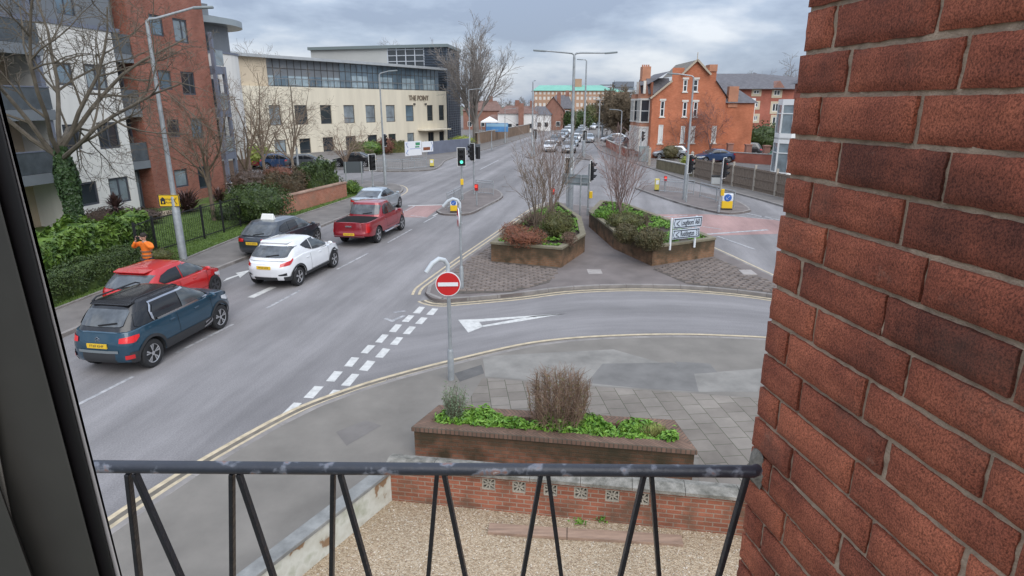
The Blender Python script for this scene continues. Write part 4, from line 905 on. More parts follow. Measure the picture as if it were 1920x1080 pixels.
# leaf covered hedges
def hedge(name, label, pts, w, h, m, leafL, leafW, n, seed, z0=.1, cat='hedge', bulge=.18, group=None, rnd=.35):
    rng = random.Random(seed); o = thing(name, label, cat, (*pts[0], z0), 0, group); mb = MB(); P = [Vector((x-pts[0][0], y-pts[0][1], 0)) for x, y in pts]
    segs = [(a, b, (b-a).length) for a, b in zip(P, P[1:])]; tot = sum(s[2] for s in segs)
    def pos(s, ang, k):
        q = s*tot
        for a, b, L in segs:
            if q <= L+1e-6: break
            q -= L
        t = (b-a).normalized(); nn = Vector((-t.y, t.x, 0)); c = a+t*q
        ca, sa = math.cos(ang), math.sin(ang); e_ = .42
        y = math.copysign(abs(ca)**e_, ca)*w/2; z = sa**e_*h
        p = c+nn*y+Vector((0, 0, z)); nv = (nn*ca+Vector((0, 0, 1))*sa).normalized()
        bb = noise.noise(p*1.1+Vector((seed, 0, 0)))*bulge+noise.noise(p*3.1)*bulge*.5
        return p+nv*(bb-k), nv
    core = MB(); ns = max(4, int(tot/.4)); na = 12; grid = []
    for i in range(ns+1):
        for j in range(na+1):
            p, n_ = pos(i/ns, PI*j/na, .16); grid.append(p)
    fs = [(i*(na+1)+j, i*(na+1)+j+1, (i+1)*(na+1)+j+1, (i+1)*(na+1)+j) for i in range(ns) for j in range(na)]
    core.add(grid, fs); core.f += [list(range(0, na+1)), list(range(ns*(na+1), ns*(na+1)+na+1))]; core.uv += [None]*2; core.mi += [0]*2
    core.build('hedge_core', m, o)
    for i in range(n):
        e_ = rng.random() < rnd*w/tot*2
        s = rng.random() if not e_ else rng.choice((0, 1)); p, nv = pos(s, PI*rng.random()**1, rng.uniform(-.03, .16))
        if e_: tdir = (P[-1]-P[0]).normalized()*(1 if s else -1); nv = tdir; p = p*1.0; p.z *= rng.random(); 
        leaf(mb, p, (nv+rv(rng)*.8).normalized(), leafL*rng.uniform(.7, 1.3), leafW*rng.uniform(.7, 1.3), rng)
    mb.build('foliage', m, o); return o
hedge('hedge', 'bright green laurel hedge in front of the ivy clad tree', [G2(25, 560, .1), G2(160, 505, .1), G2(258, 474, .1)], 1.8, 1.75, l_laurel, .22, .11, 6500, 5, bulge=.4)
hedge('hedge', 'low dark clipped hedge along the pavement beside the red car', [G2(30, 592, .1), G2(160, 542, .1), G2(262, 503, .1)], 1.2, 1.0, l_dark, .09, .05, 9000, 6, bulge=.12)
hedge('hedge', 'dark green hedge on top of the right half of the brick retaining wall', [tuple(RWW.at(RWW.L*.5, 0, -.9).xy), tuple(RWW.at(RWW.L-.3, 0, -.9).xy)], 1.0, 2.55, l_dark, .13, .08, 3600, 7, bulge=.45)
hedge('hedge', 'dormant brown hedge behind the left half of the brick retaining wall', [tuple(RWW.at(.1, 0, -.95).xy), tuple(RWW.at(RWW.L*.53, 0, -.95).xy)], 1.0, 2.2, mat('brown_hedge_leaf', (.045, .045, .02), .6, 0, 3, col2=(.12, .075, .04)), .12, .06, 3600, 8, bulge=.5)
def bush(name, label, c, rx, ry, h, m, n, leafL, leafW, seed, sticks=0, sm=None, cat='bush', group=None, flat=.5, lump=.25, core=.72):
    """leaf clumps spread through a rounded volume; twigs inside"""
    rng = random.Random(seed); o = thing(name, label, cat, tuple(c), 0, group); mb = MB()
    def surf(d): 
        k = 1+lump*noise.noise(d*2.2+Vector((seed*1.3, 0, 0)))+lump*.5*noise.noise(d*5+Vector((0, seed, 0)))
        return Vector((d.x*rx*k, d.y*ry*k, h*flat+(d.z*h*(1-flat) if d.z > 0 else d.z*h*flat)*k))
    if core:
        cb = MB(); nu, nv = 14, 9
        vs = [surf(Vector((math.cos(2*PI*i/nu)*math.sin(PI*j/nv), math.sin(2*PI*i/nu)*math.sin(PI*j/nv), math.cos(PI*j/nv))))*1.0 for j in range(nv+1) for i in range(nu)]
        cc = Vector((0, 0, h*flat)); vs = [cc+(v-cc)*core for v in vs]
        cb.add(vs, [(j*nu+i, j*nu+(i+1) % nu, (j+1)*nu+(i+1) % nu, (j+1)*nu+i) for j in range(nv) for i in range(nu)]); cb.build('inner_growth', m, o)
    cc = Vector((0, 0, h*flat))
    for i in range(n):
        d = rv(rng); s = surf(d); p = cc+(s-cc)*rng.uniform(.72, 1.04)
        if p.z < .02: p.z = rng.uniform(.02, .12)
        leaf(mb, p, (d+rv(rng)*.8).normalized(), leafL*rng.uniform(.7, 1.3), leafW*rng.uniform(.7, 1.3), rng)
    if n: mb.build('foliage', m, o)
    if sticks:
        sb = MB()
        for i in range(sticks):
            d = rv(rng); d.z = abs(d.z)*1.2+.1; s = surf(d.normalized())*rng.uniform(.9, 1.12); b0 = Vector((rng.uniform(-.25, .25)*rx, rng.uniform(-.25, .25)*ry, 0)); mid = b0.lerp(s, .5)+Vector((0, 0, .1*h))+rv(rng)*.05*h
            sb.tube([b0, mid, s], [.012, .009, .004], 3, cap=False)
        sb.build('twigs', sm or twig_b, o)
    return o
def gp(px, py, z=.13): return G(px, py, z)
bush('bush', 'large dark green rounded bush between the mesh fence and the brick retaining wall', gp(489, 418), 1.7, 1.6, 2.2, l_dark, 3500, .13, .08, 11)
bush('bush', 'light green leafy shrub at the right end of the brick retaining wall', gp(661, 364), .55, .55, 1.0, l_laurel, 500, .14, .09, 12)
bush('bush', 'brown heather-like shrub mound in front of the ground floor flat windows', gp(212, 425), 1.9, 1.2, 1.0, l_heather, 1800, .10, .05, 13)
bush('bush', 'brown shrub mound right of the spiky purple palm', gp(272, 420), 1.2, 1.0, .9, l_heather, 1200, .10, .05, 14)
bush('bush', 'low dry shrub beside the man in orange at the end of the hedge', gp(300, 491), .7, .5, .55, l_olive, 500, .08, .04, 15, 40)
bush('bush', 'brownish bush behind the fence in front of the round corner', gp(470, 366), 1.6, 1.4, 1.9, l_heather, 1500, .12, .06, 16, 60)
bush('bush', 'red tinged shrub left of the hedge topped retaining wall', gp(524, 347), 1.6, 1.3, 1.6, mat('russet_leaf', (.14, .055, .035), .8, .4, 3), 900, .12, .07, 17, 60)
bush('bush', 'small bush beside the path by the round corner', gp(425, 412), .9, .7, .8, l_dark, 600, .1, .06, 18)
# spiky plants
def spiky(name, label, c, n, L, w, m, seed, trunk=0.0, el=(5, 85)):
    rng = random.Random(seed); o = thing(name, label, 'plant', tuple(c)); mb = MB()
    if trunk: MB().tube([(0, 0, 0), (0, 0, trunk)], [.14, .11], 8).build('stem', bark, o)
    for i in range(n):
        a = rng.uniform(0, 2*PI); e_ = R(rng.uniform(*el)); d = Vector((math.cos(a)*math.cos(e_), math.sin(a)*math.cos(e_), math.sin(e_))); l = L*rng.uniform(.7, 1.1); s = d.cross(Vector((0, 0, 1)))
        s = s.normalized() if s.length > .1 else Vector((1, 0, 0)); p0 = Vector((0, 0, trunk)); p1 = p0+d*l*.6; p2 = p0+d*l+Vector((0, 0, -.22*l))
        mb.add([p0-s*w*.4, p0+s*w*.4, p1+s*w*.5, p1-s*w*.5, p2], [(0, 1, 2, 3), (3, 2, 4)])
    mb.build('leaves', m, o); return o
spiky('cordyline_plant', 'purple brown spiky palm in front of the white rendered wall', gp(224, 424), 130, 1.05, .07, l_purple, 2, .95, (-15, 88))
spiky('flax_plant', 'dark purple flax clump below the brick tower windows', gp(352, 398), 150, 1.9, .09, l_purple, 3, 0, (15, 80))
spiky('flax_plant', 'smaller reddish flax clump at the corner of the brick tower', gp(412, 378), 90, 1.3, .08, l_purple, 4, 0, (15, 80))
# small garden trees
SM = dict(BIRCH, limbs=7)
bare_tree('bare_tree', 'slim bare young tree on the lawn in front of the brick tower', gp(403, 413), 7.2, 2.6, .12, SM, twig_b, 31)
for i, (px, py, H, tr, r, lab) in enumerate([(497, 330, 9.5, 2.2, .16, 'pale twiggy tree nearest the round corner, before the tan end of the office'), (466, 352, 8.2, 1.6, .15, 'brown twiggy tree close to the round white corner of the flats'), (551, 326, 8.5, 2.0, .14, 'slender pale birch before the second office window'),
                                              (650, 318, 5.6, 1.2, .12, 'low spreading bare tree above the parked dark car')]):
    bare_tree('bare_tree', lab, gp(px, py, 0.1), H, tr, r, BIRCH, bark_l if i in (0, 2) else mat('twig_tan', (.20, .145, .105), .9, .3, 1), 40+i)
# big bare tree beyond the office and others far off
b = G(893, 270, .1)
bare_tree('bare_tree', 'huge bare tree with upright branches standing right of the dark louvred tower', b, ZH(62, b.y)-1, 4.0, .62, VASE, bark_g, 51)
def far_tree(px, Y, ytop, lab, seed, cfg=FARB, m=bark_g, tr=.25):
    x = hx(px, Y); H = ZH(ytop, Y); return bare_tree('bare_tree', lab, Vector((x, Y, 0)), H, H*tr, H*.022, cfg, m, seed)
far_tree(470, 130, 88, 'bare tree top rising behind the left end of the cream office', 61)
far_tree(440, 145, 96, 'bare tree behind the grey canopy of the round corner', 62)
far_tree(714, 150, 76, 'bare treetop peeking over the roof of the panelled block', 63)
far_tree(740, 160, 84, 'faint bare treetop right of another above the panelled block roof', 66)
far_tree(1422, 150, 126, 'small bare tree above the roof of the red flats', 64)
far_tree(1478, 120, 132, 'bare tree at the edge of the near brick wall, above the flats', 65)
for i, (px, Y, yt) in enumerate([(925, 210, 186), (945, 230, 188), (962, 220, 183), (978, 240, 187), (993, 215, 190), (900, 225, 190)]):
    far_tree(px, Y, yt, ['bare far off tree left of the hospital, above the brick houses', 'bare far off tree over the left white house roof', 'tallest bare far off tree behind the white pair', 'bare far off tree between the white pair and the hospital', 'bare far off tree touching the left end of the hospital', 'bare far off tree showing through the huge bare tree'][i], 70+i, dict(FARB, limbs=8, el=(20, 80), rmin=.045))
# willow-like brown mass and evergreens by the far road
WIL = dict(BIRCH, seg=[5, 4, 3, 3], n=[12, 8, 6], up=[.1, .05, -.02, -.05], limbs=16, low=.95, el=(35, 88), rmin=.035)
wx = hx(1155, 128); bare_tree('brown_tree', 'dense brown leafless tree left of the Victorian house', Vector((wx, 128, 0)), ZH(176, 128), 1.5, .3, WIL, mat('willow_brown', (.15, .115, .075), .9, .3, .8), 81)
wx = hx(1170, 122); bare_tree('brown_tree', 'shorter brown leafless tree against the Victorian house bays', Vector((wx, 122, 0)), ZH(190, 122), 1.2, .25, WIL, mat('willow_brown', (.15, .115, .075)), 82)
p = Vector((hx(1083, 165), 165, 0)); bush('evergreen_shrub', 'dark evergreen shrub mass under the hospital at the end of the road', p, 4.2, 3, 5.0, l_dark, 1500, .5, .35, 83)
p = Vector((hx(1065, 172), 172, 0)); bush('evergreen_shrub', 'dark shrub left of the evergreen mass beside the gabled house', p, 3.0, 3, 4.6, l_dark, 900, .5, .35, 84)
p = Vector((hx(1110, 185), 185, 0)); bush('evergreen_shrub', 'olive tree mass between the evergreen shrub and the brown tree', p, 3.6, 3, 7.0, l_olive, 1200, .5, .3, 85)
p = Vector((hx(1440, 84), 84, 0)); bush('bush', 'dark green bush before the ground floor of the red flats', p, 3.2, 2, 4.0, l_dark, 1200, .3, .2, 86)
p = gp(1252, 301, .1); bush('bush', 'small clipped brown bush behind the mossy low wall', p+Vector((.4, .5, 0)), 1.2, .8, 1.9, l_box, 700, .12, .08, 87)
p = gp(1290, 312, .1); bush('bush', 'yellow green shrub at the right end of the mossy low wall', p, 1.0, .7, 1.2, l_yel, 400, .12, .08, 88)
for i, (px, lab) in enumerate(((1281, 'purple twigged bare tree in front of the Victorian house wall'), (1330, 'second purple twigged bare tree, nearer the right end of the Victorian house'))):
    p = G(px, 297, .1); bare_tree('bare_tree', lab, p, 6.5, 1.2, .08, dict(BIRCH, limbs=6, rmin=.010), twig_r, 90+i)
# office hedge
hedge('hedge', 'green hedge in front of the cream office, left of the direction board', [G2(660, 292), G2(757, 287)], 1.3, 1.6, l_olive, .16, .1, 2500, 91)
p = G(700, 291); bush('bush', 'bright green shrub in the office hedge', p-Vector((0, 1.2, 0)), 1.6, .9, 2.0, l_laurel, 600, .18, .12, 92)
p = G(727, 290); bush('bush', 'russet shrub in the office hedge beside the lamp', p-Vector((0, 1.0, 0)), 1.3, .9, 2.5, mat('russet_leaf', (.2, .06, .03)), 500, .18, .12, 93)
p = G(487, 315, .1); bush('bush', 'round yellow green bush at the left end of the office', p, 1.8, 1.5, 2.5, l_yel, 700, .2, .12, 94)
p = G(868, 273, .1); bush('bush', 'yellow green bush at the foot of the huge bare tree', p, 2.2, 1.5, 1.6, l_yel, 600, .2, .12, 95)
# ------------------------------------------------------------------ island planters
moss_brick = brick_mat('mossy_planter_brick', (.20, .105, .06), (.26, .135, .075), (.20, .15, .10), dirt=(.050, .041, .025), dscale=1.2, moss=(.18, .66))
moss_cap = mat('mossy_coping', (.15, .13, .085), .95, 0, 3, .5, 40, col2=(.21, .185, .13))
def planter(name, label, L, h, wt=.22, ztop=None, m=moss_brick, cap=moss_cap, tri_cap=True, z0=KH):
    """L: photo pixels of the foot of the wall, anticlockwise seen from above"""
    P = [Vector(G2(x, y, ztop or z0)) for x, y in L]; n = len(P)
    if sum(P[i].x*P[(i+1) % n].y-P[(i+1) % n].x*P[i].y for i in range(n)) < 0: P.reverse()
    def inset(d):
        out = []
        for i in range(n):
            a, b, c = P[i-1], P[i], P[(i+1) % n]; t1 = (b-a).normalized(); t2 = (c-b).normalized(); n1_ = Vector((-t1.y, t1.x)); n2_ = Vector((-t2.y, t2.x)); k = (n1_+n2_); k = k/max(.35, k.dot(n1_)); out.append(b+k*d)
        return out
    I = inset(wt); o = thing(name, label, 'planter', (P[0].x, P[0].y, z0)); mb = MB(); s = 0
    for i in range(n):
        a, b = P[i], P[(i+1) % n]; l = (b-a).length
        mb.add([(a.x, a.y, z0-.05), (b.x, b.y, z0-.05), (b.x, b.y, z0+h), (a.x, a.y, z0+h)], [(0, 1, 2, 3)], [[(s, 0), (s+l, 0), (s+l, h+.05), (s, h+.05)]])
        c, d = I[i], I[(i+1) % n]; mb.add([(c.x, c.y, z0), (d.x, d.y, z0), (d.x, d.y, z0+h), (c.x, c.y, z0+h)], [(3, 2, 1, 0)], [[(s, h), (s+l, h), (s+l, 0), (s, 0)]]); s += l
    mb.build('planter_wall', m, o, world=True)
    cb = MB(); O2 = inset(-.03); I2 = inset(wt+.01)
    s = 0
    for i in range(n):
        j = (i+1) % n; q = [O2[i], O2[j], I2[j], I2[i]]; vs = [(v.x, v.y, z0+h+z) for z in (0, .09) for v in q]; l = (P[j]-P[i]).length
        cb.add(vs, [(4, 5, 6, 7), (0, 1, 5, 4), (2, 3, 7, 6)], [[(s, 0), (s+l, 0), (s+l, .215), (s, .215)], [(s, -.09), (s+l, -.09), (s+l, 0), (s, 0)], [(s, 0), (s+l, 0), (s+l, .09), (s, .09)]]); s += l
    cb.build('coping', cap, o, world=True, bevel=.015)
    MB().prism([tuple(v) for v in I], z0, z0+h-.06, sides=False).build('soil', m_soil, o, world=True)
    return o, I
def inpoly(p, Q):
    c = False; n = len(Q)
    for i in range(n):
        a, b = Q[i], Q[i-1]
        if (a[1] > p[1]) != (b[1] > p[1]) and p[0] < (b[0]-a[0])*(p[1]-a[1])/(b[1]-a[1])+a[0]: c = not c
    return c
def cover(name, label, Q, z, n, L, W, h, m, seed, clump=1.5, thr=-.15, dens=None):
    """leafy ground cover: rosettes of leaves"""
    rng = random.Random(seed); mb = MB(); xs = [q[0] for q in Q]; ys = [q[1] for q in Q]; k = 0; tries = 0
    while k < n and tries < n*12:
        tries += 1; x = rng.uniform(min(xs), max(xs)); y = rng.uniform(min(ys), max(ys))
        if not inpoly((x, y), Q): continue
        nz = noise.noise(Vector((x*clump, y*clump, seed)))
        if nz < thr: continue
        hh = h*(.45+.9*max(0, nz+.3))*rng.uniform(.6, 1.15); k += 1
        for j in range(7):
            a = rng.uniform(0, 2*PI); zz = hh*rng.uniform(.35, 1); p = Vector((x+math.cos(a)*L*.45, y+math.sin(a)*L*.45, z+zz)); leaf(mb, p, Vector((math.cos(a)*.5, math.sin(a)*.5, 1)).normalized()+rv(rng)*.35, L*rng.uniform(.7, 1.25), W*rng.uniform(.8, 1.2), rng)
    return tag(mb.build(name, m), label, 'ground cover', kind='stuff')
HP = .72
pl1, I1 = planter('planter', 'mossy brick planter on the left of the island path, with rust red shrubs', [(921, 490), (1052, 502), (1096, 472), (1088, 436), (1046, 404), (1000, 420)], HP)
pl2, I2_ = planter('planter', 'mossy brick planter on the right of the island path, holding the direction sign', [(1104, 425), (1150, 466), (1222, 499), (1338, 481), (1250, 440), (1168, 406), (1125, 401)], HP)
zt = KH+HP-.06
cover('ground_cover', 'bright green leafy ground cover in the left island planter', [tuple(v) for v in I1], zt, 520, .14, .08, .22, l_green, 101, 1.2, -.1)
cover('ground_cover', 'bright green leafy ground cover in the right island planter', [tuple(v) for v in I2_], zt, 900, .12, .07, .18, l_green, 102, .9, -.12)
def zb_(px, py): return G(px, py, zt)
def ib(name, label, px, py, wpx, hpx, m, seed, n=1400, LL=.07, LW=.04, st=60, dy=1.0, **k):
    c = zb_(px, py); D = math.hypot(c.y, EYE-zt); r = wpx/2/FPX*D; h = hpx/FPX*D*1.05
    return bush(name, label, c, r, r*dy, h, m, n, LL, LW, seed, st, **k)
ib('bush', 'rust red low shrub at the front of the left island planter', 985, 463, 85, 34, l_red, 111, 2600, .07, .03, 160, dy=.7, core=.6)
ib('bush', 'rust red shrub behind the front one, at the left edge of the left planter', 962, 448, 50, 30, l_red, 112, 1200, .07, .03, 90, core=.6)
ib('bush', 'big clipped brown green bush in the left island planter', 1045, 447, 66, 50, l_olive, 113, 3000, .07, .04, 90)
ib('bush', 'small tan twiggy bush at the right corner of the left planter', 1066, 462, 32, 27, mat('tan_twig_leaf', (.17, .10, .07), .8, .3, 5), 114, 700, .06, .025, 120, core=.5)
ib('bush', 'reddish shrub under the tall twigs at the back of the left planter', 1000, 425, 60, 26, mat('pinkish_twig_leaf', (.20, .11, .09), .8, .3, 5), 115, 500, .07, .03, 160, core=0)
ib('bush', 'clipped brown bush at the front left of the right planter', 1173, 458, 46, 38, l_box, 116, 2200)
ib('bush', 'clipped brown bush left of the direction sign in the right planter', 1217, 469, 58, 43, l_box, 117, 3000)
ib('bush', 'wide clipped olive bush in the middle of the right planter', 1170, 429, 72, 30, l_olive, 118, 2800)
ib('bush', 'green shrub at the back left end of the right planter', 1132, 412, 40, 20, l_green2, 119, 900, .1, .06)
ib('bush', 'green mounded shrub at the back of the right planter under the pink twigs', 1165, 410, 50, 20, l_green2, 120, 900, .1, .06)
ib('bush', 'small dry twiggy shrub standing alone near the direction sign', 1211, 426, 20, 26, twig_b, 121, 60, .04, .02, 60, core=0)
def multi(name, label, px, py, n, H, spr, m, seed):
    rng = random.Random(seed); c = zb_(px, py); o = thing(name, label, 'shrub', tuple(c)); mb = MB()
    cfg = dict(seg=[5, 3, 2], n=[8, 5], start=[.25, .2], ang=[(15, 40), (20, 45)], lr=[(.3, .5), (.35, .6)], up=[.05, .08, .05], wob=[.10, .16, .2], sides=[4, 3, 3], rr=[.55, .65], taper=.7, rmin=.006, short=.6)
    for i in range(n):
        a = rng.uniform(0, 2*PI); e_ = R(rng.uniform(*spr)); d = Vector((math.cos(a)*math.cos(e_), math.sin(a)*math.cos(e_), math.sin(e_)))
        branch(mb, Vector((rng.uniform(-.2, .2), rng.uniform(-.2, .2), 0)), d, H*rng.uniform(.7, 1.05), .022, 0, rng, cfg)
    mb.build('stems', m, o); return o
multi('bare_shrub', 'tall bare twiggy shrub at the left of the left island planter', 1008, 440, 11, 3.4, (64, 87), twig_b, 131)
multi('bare_shrub', 'tallest bare reddish shrub in front of the traffic light in the left planter', 1034, 420, 12, 4.4, (70, 88), mat('twig_mauve', (.21, .155, .13), .9, .3, 2), 132)
multi('bare_shrub', 'vase shaped pink stemmed bare shrub in the right planter', 1161, 412, 19, 3.7, (62, 86), mat('twig_pink', (.27, .185, .165), .9, .35, 1.2), 133)
# ------------------------------------------------------------------ near planter and garden
near_brick = brick_mat('near_planter_brick', (.24, .10, .06), (.31, .14, .085), (.20, .14, .10), bw=.225, rh=.075, dirt=(.045, .038, .022), dscale=1.6, bump=.5, moss=(.10, .42))
soldier = brick_mat('soldier_course', (.15, .095, .07), (.21, .125, .09), (.10, .08, .06), bw=.078, rh=.34, ms=.012, off=0, bump=.5, dscale=2)
npl, NI = planter('planter', 'long brick planter of bright green plants below the railing', [(776, 799), (1303, 842), (1263, 788), (824, 760)], .50, .22, ztop=KH+.59, m=near_brick, cap=soldier)
zt2 = KH+.50-.03
cover('ground_cover', 'bright green leafy plants filling the long near planter', [tuple(v) for v in NI], zt2, 900, .125, .05, .30, l_green, 141, 1.9, -.25)
Q = [NI[0].lerp(NI[1], t) for t in (0, 1)]
tiny = [v for v in NI]
rng = random.Random(9); mb = MB()
c0 = G(1228, 818, zt2)
for i in range(420):
    p = c0+Vector((max(-.3, min(.12, rng.gauss(0, .14))), max(-.08, min(.12, rng.gauss(0, .07))), 0)); a = rng.uniform(0, 2*PI); l = rng.uniform(.12, .28); d = Vector((math.cos(a)*.5, math.sin(a)*.5, 1)).normalized(); s = Vector((-math.sin(a), math.cos(a), 0))*.008
    mb.add([p-s, p+s, p+d*l], [(0, 1, 2)])
tag(mb.build('grass_tuft', mat('dry_grass', (.30, .30, .10), .8, .4, 8)), 'yellowish grass tuft at the right end of the long near planter', 'grass tuft')
# twiggy clipped shrub
c = G(1046, 802, zt2); o = thing('twiggy_bush', 'bare clipped twiggy bush standing in the middle of the long near planter', 'bush', tuple(c)); rng = random.Random(5); mb = MB(); lb = MB()
D = math.hypot(c.y, EYE-c.z); RWd = 57/FPX*D; HT = ZH(686, c.y)-c.z
cfg = dict(seg=[5, 3], n=[7], start=[.2], ang=[(12, 35)], lr=[(.25, .5)], up=[.10, .12], wob=[.07, .14], sides=[4, 3], rr=[.6], taper=.6, rmin=.0022, short=.7)
for i in range(150):
    a = rng.uniform(0, 2*PI); rr = math.sqrt(rng.random()); tgt = Vector((math.cos(a)*rr*RWd, math.sin(a)*rr*RWd*.8, HT*rng.uniform(.72, 1.0)*(1-.30*rr**3))); b0 = Vector((tgt.x*.58, tgt.y*.58, 0)); d = (tgt-b0)
    mid = b0+Vector((d.x*.75, d.y*.75, d.z*.4)); pts = [b0, b0.lerp(mid, .5)+rv(rng)*.07, mid, mid.lerp(tgt, .5)+rv(rng)*.08, tgt]
    mb.tube(pts, [.008, .007, .006, .0045, .003], 4, cap=False)
    for j in range(13):
        f = rng.uniform(.15, 1); q = pts[2].lerp(pts[4], f) if rng.random() < .7 else pts[1].lerp(pts[2], f); out = Vector((q.x, q.y, 0)); out = out.normalized() if out.length > .01 else Vector((1, 0, 0))
        e_ = q+(Vector((0, 0, .8))+out*.6+rv(rng)*.9).normalized()*rng.uniform(.1, .24)*HT
        if e_.z < HT and math.hypot(e_.x/RWd, e_.y/RWd) < 1.1: mb.tube([q, e_], [.0035, .002], 3, cap=False)
        if q.z > HT*.35: leaf(lb, q+rv(rng)*.03, rv(rng), .028, .014, rng)
mb.build('twigs', mat('twig_bush_stems', (.20, .13, .09), .9, .4, 5), o); lb.build('foliage', mat('twig_bush_buds', (.17, .15, .05), .8, .4, 6), o)
# grey green shrub
c = G(851, 797, zt2); o = thing('grey_shrub', 'feathery grey green shrub at the left end of the long near planter', 'bush', tuple(c)); rng = random.Random(6); mb = MB(); lb = MB(); HT = ZH(722, c.y)-c.z
for i in range(70):
    a = rng.uniform(0, 2*PI); rr = math.sqrt(rng.random())*.26; tgt = Vector((math.cos(a)*rr+.02, math.sin(a)*rr, HT*rng.uniform(.6, 1.02)*(1-1.2*rr*rr))); b0 = tgt*.2; b0.z = 0; mb.tube([b0, b0.lerp(tgt, .5), tgt], [.006, .004, .002], 3, cap=False)
    for j in range(36):
        f = rng.uniform(.2, 1.05); leaf(lb, b0.lerp(tgt, f)+rv(rng)*.045, rv(rng), .05, .012, rng)
mb.build('stems', twig_b, o); lb.build('foliage', l_grey, o)
# grass blades on the verge
rng = random.Random(8); mb = MB()
for i in range(26000):
    t = rng.random(); k = min(int(t*(len(GEs)-1)), len(GEs)-2); a = Vector(GEs[k]).lerp(Vector(GEs[k+1]), t*(len(GEs)-1)-k); p = a+Vector((-rng.random()**1.3*5.5, rng.random()*.3)); h = rng.uniform(.04, .10)
    d = Vector((rng.uniform(-.05, .05), rng.uniform(-.05, .05), h)); s = Vector((rng.uniform(-1, 1), rng.uniform(-1, 1), 0)).normalized()*.014; b0 = Vector((p.x, p.y, KH+.03)); mb.add([b0-s, b0+s, b0+d], [(0, 1, 2)])
tag(mb.build('grass', m_grass), 'short green grass on the verge along the left pavement', 'grass', kind='stuff')
# ================================================================== STREET FURNITURE
m_redp = mat('red_reflective', (.50, .018, .02), .35, .06, 4)
m_yel = mat('yellow_sign', (.75, .48, .02), .45)
m_yelp = mat('yellow_plastic', (.62, .52, .10), .5)
m_blue = mat('blue_sign', (.03, .12, .42), .4)
m_signw = mat('white_sign_face', (.70, .72, .74), .4)
m_signg = mat('grey_sign_back', (.22, .25, .26), .6, .1, 2)
m_ink = mat('sign_ink', (.02, .025, .04), .5)
lens_off = mat('dark_lens', (.02, .02, .02), .2)
lens_g = mat('green_lens_lit', (.10, .75, .50), .4, emit=1.2)
lens_r = mat('red_lens_lit', (.8, .05, .03), .4, emit=.45)
def signal(label, px, py, ytop, face=0.0, lit=None, scale=1.0, side=1, button=False, second=None, group='traffic lights at the junction', z0=KH, white=None):
    b = G(px, py, z0); H = ZH(ytop, b.y)-z0; o = thing('traffic_light', label, 'traffic light', tuple(b), face, group); s = scale
    zt = H-.05; zb_ = zt-1.0*s
    MB().tube([(0, 0, 0), (0, 0, .4), (0, 0, .42), (0, 0, zt-.1)], [.075, .075, .057, .057], 10).build('pole', steel, o, smooth=True)
    def head(y, dirn, nm=''):
        k = dirn
        MB().box(-.26*s, y-.02, zb_-.08, .26*s, y+.0, zt+.08).build('backboard', black, o)
        q = MB()
        for e in ((-.29*s, zb_-.11, -.26*s, zt+.11), (.26*s, zb_-.11, .29*s, zt+.11), (-.26*s, zb_-.11, .26*s, zb_-.08), (-.26*s, zt+.08, .26*s, zt+.11)): q.box(e[0], y-.024, e[1], e[2], y+.004, e[3])
        q.build('white_border', white_pl, o)
        MB().box(-.15*s, y-.16*s if k > 0 else y, zb_, .15*s, y if k > 0 else y+.16*s, zt).build('housing', black, o, bevel=.02)
        for i, nm in enumerate(('red', 'amber', 'green')):
            zc = zt-.17*s-i*.325*s; m = {('red', 'red'): lens_r, ('green', 'green'): lens_g}.get((lit, nm), lens_off); yy = y-k*.165*s
            MB().lathe([(.0, -k*.02), (.07*s, -k*.014), (.105*s, 0)], (0, yy, zc), 14, 'y').build('lens', m, o)
            v = MB(); n = 12
            for j in range(n):
                a0 = R(-20+220*j/n); a1 = R(-20+220*(j+1)/n); r0 = .125*s; l = .20*s
                f = lambda a, L: (r0*math.cos(a), yy-k*L, zc+r0*math.sin(a)); c_ = lambda a: l*(.55+.45*max(0, math.sin(a)))
                v.quad(f(a0, 0), f(a1, 0), f(a1, c_(a1)), f(a0, c_(a0)))
            v.build('visor', black, o)
    head(-.09, 1)
    if second:
        r2 = bpy.data.objects  # second head turned the other way on the same pole
        MB().box(.34, -.05, zb_+.05, .62, .15, zt-.1).build('side_head', black, o, bevel=.02); MB().bar((0, 0, zb_+.2), (.4, 0, zb_+.2), .05, .05).build('bracket', steel, o)
    if button: MB().box(-.1, -.22, 1.0, .1, -.06, 1.38).build('push_button_box', m_yel, o, bevel=.015)
    return o
white_pl = mat('white_reflective_edge', (.72, .72, .70), .45)
signal('traffic light showing green on the left refuge, with yellow push button', 867, 374, 278, R(4), 'green', button=True)
signal('traffic light on the left refuge turned to the left, with a second head beside it', 889, 364, 270, R(-52), None, second=True)
signal('dark traffic light on the near left corner pavement, in front of the silver saloon', 700, 356, 290, R(38), None)
signal('traffic light seen from behind on the grey pole between the island planters', 1066, 392, 297, R(188), None, scale=.95)
signal('traffic light with hoods to the right and yellow box at the island tip', 1102, 404, 302, R(72), None, button=True)
signal('traffic light showing red on the right refuge near the tall lamp', 1286, 379, 291, R(48), 'red')
signal('traffic light showing red beside the blue arrowed bollard on the right refuge', 1347, 398, 297, R(55), 'red', button=True)
signal('distant traffic light by the grey cabinet before the Victorian house bays', 1200, 301, 246, R(62), None)
signal('distant traffic light on the narrow median facing the queue', 1002, 293, 243, R(150), None, z0=.1)
signal('small distant traffic light on the right hand far median pole', 1096, 295, 245, R(200), None, z0=.1)
signal('distant traffic light against the office front beside the tall lamp', 722, 318, 252, R(60), None)
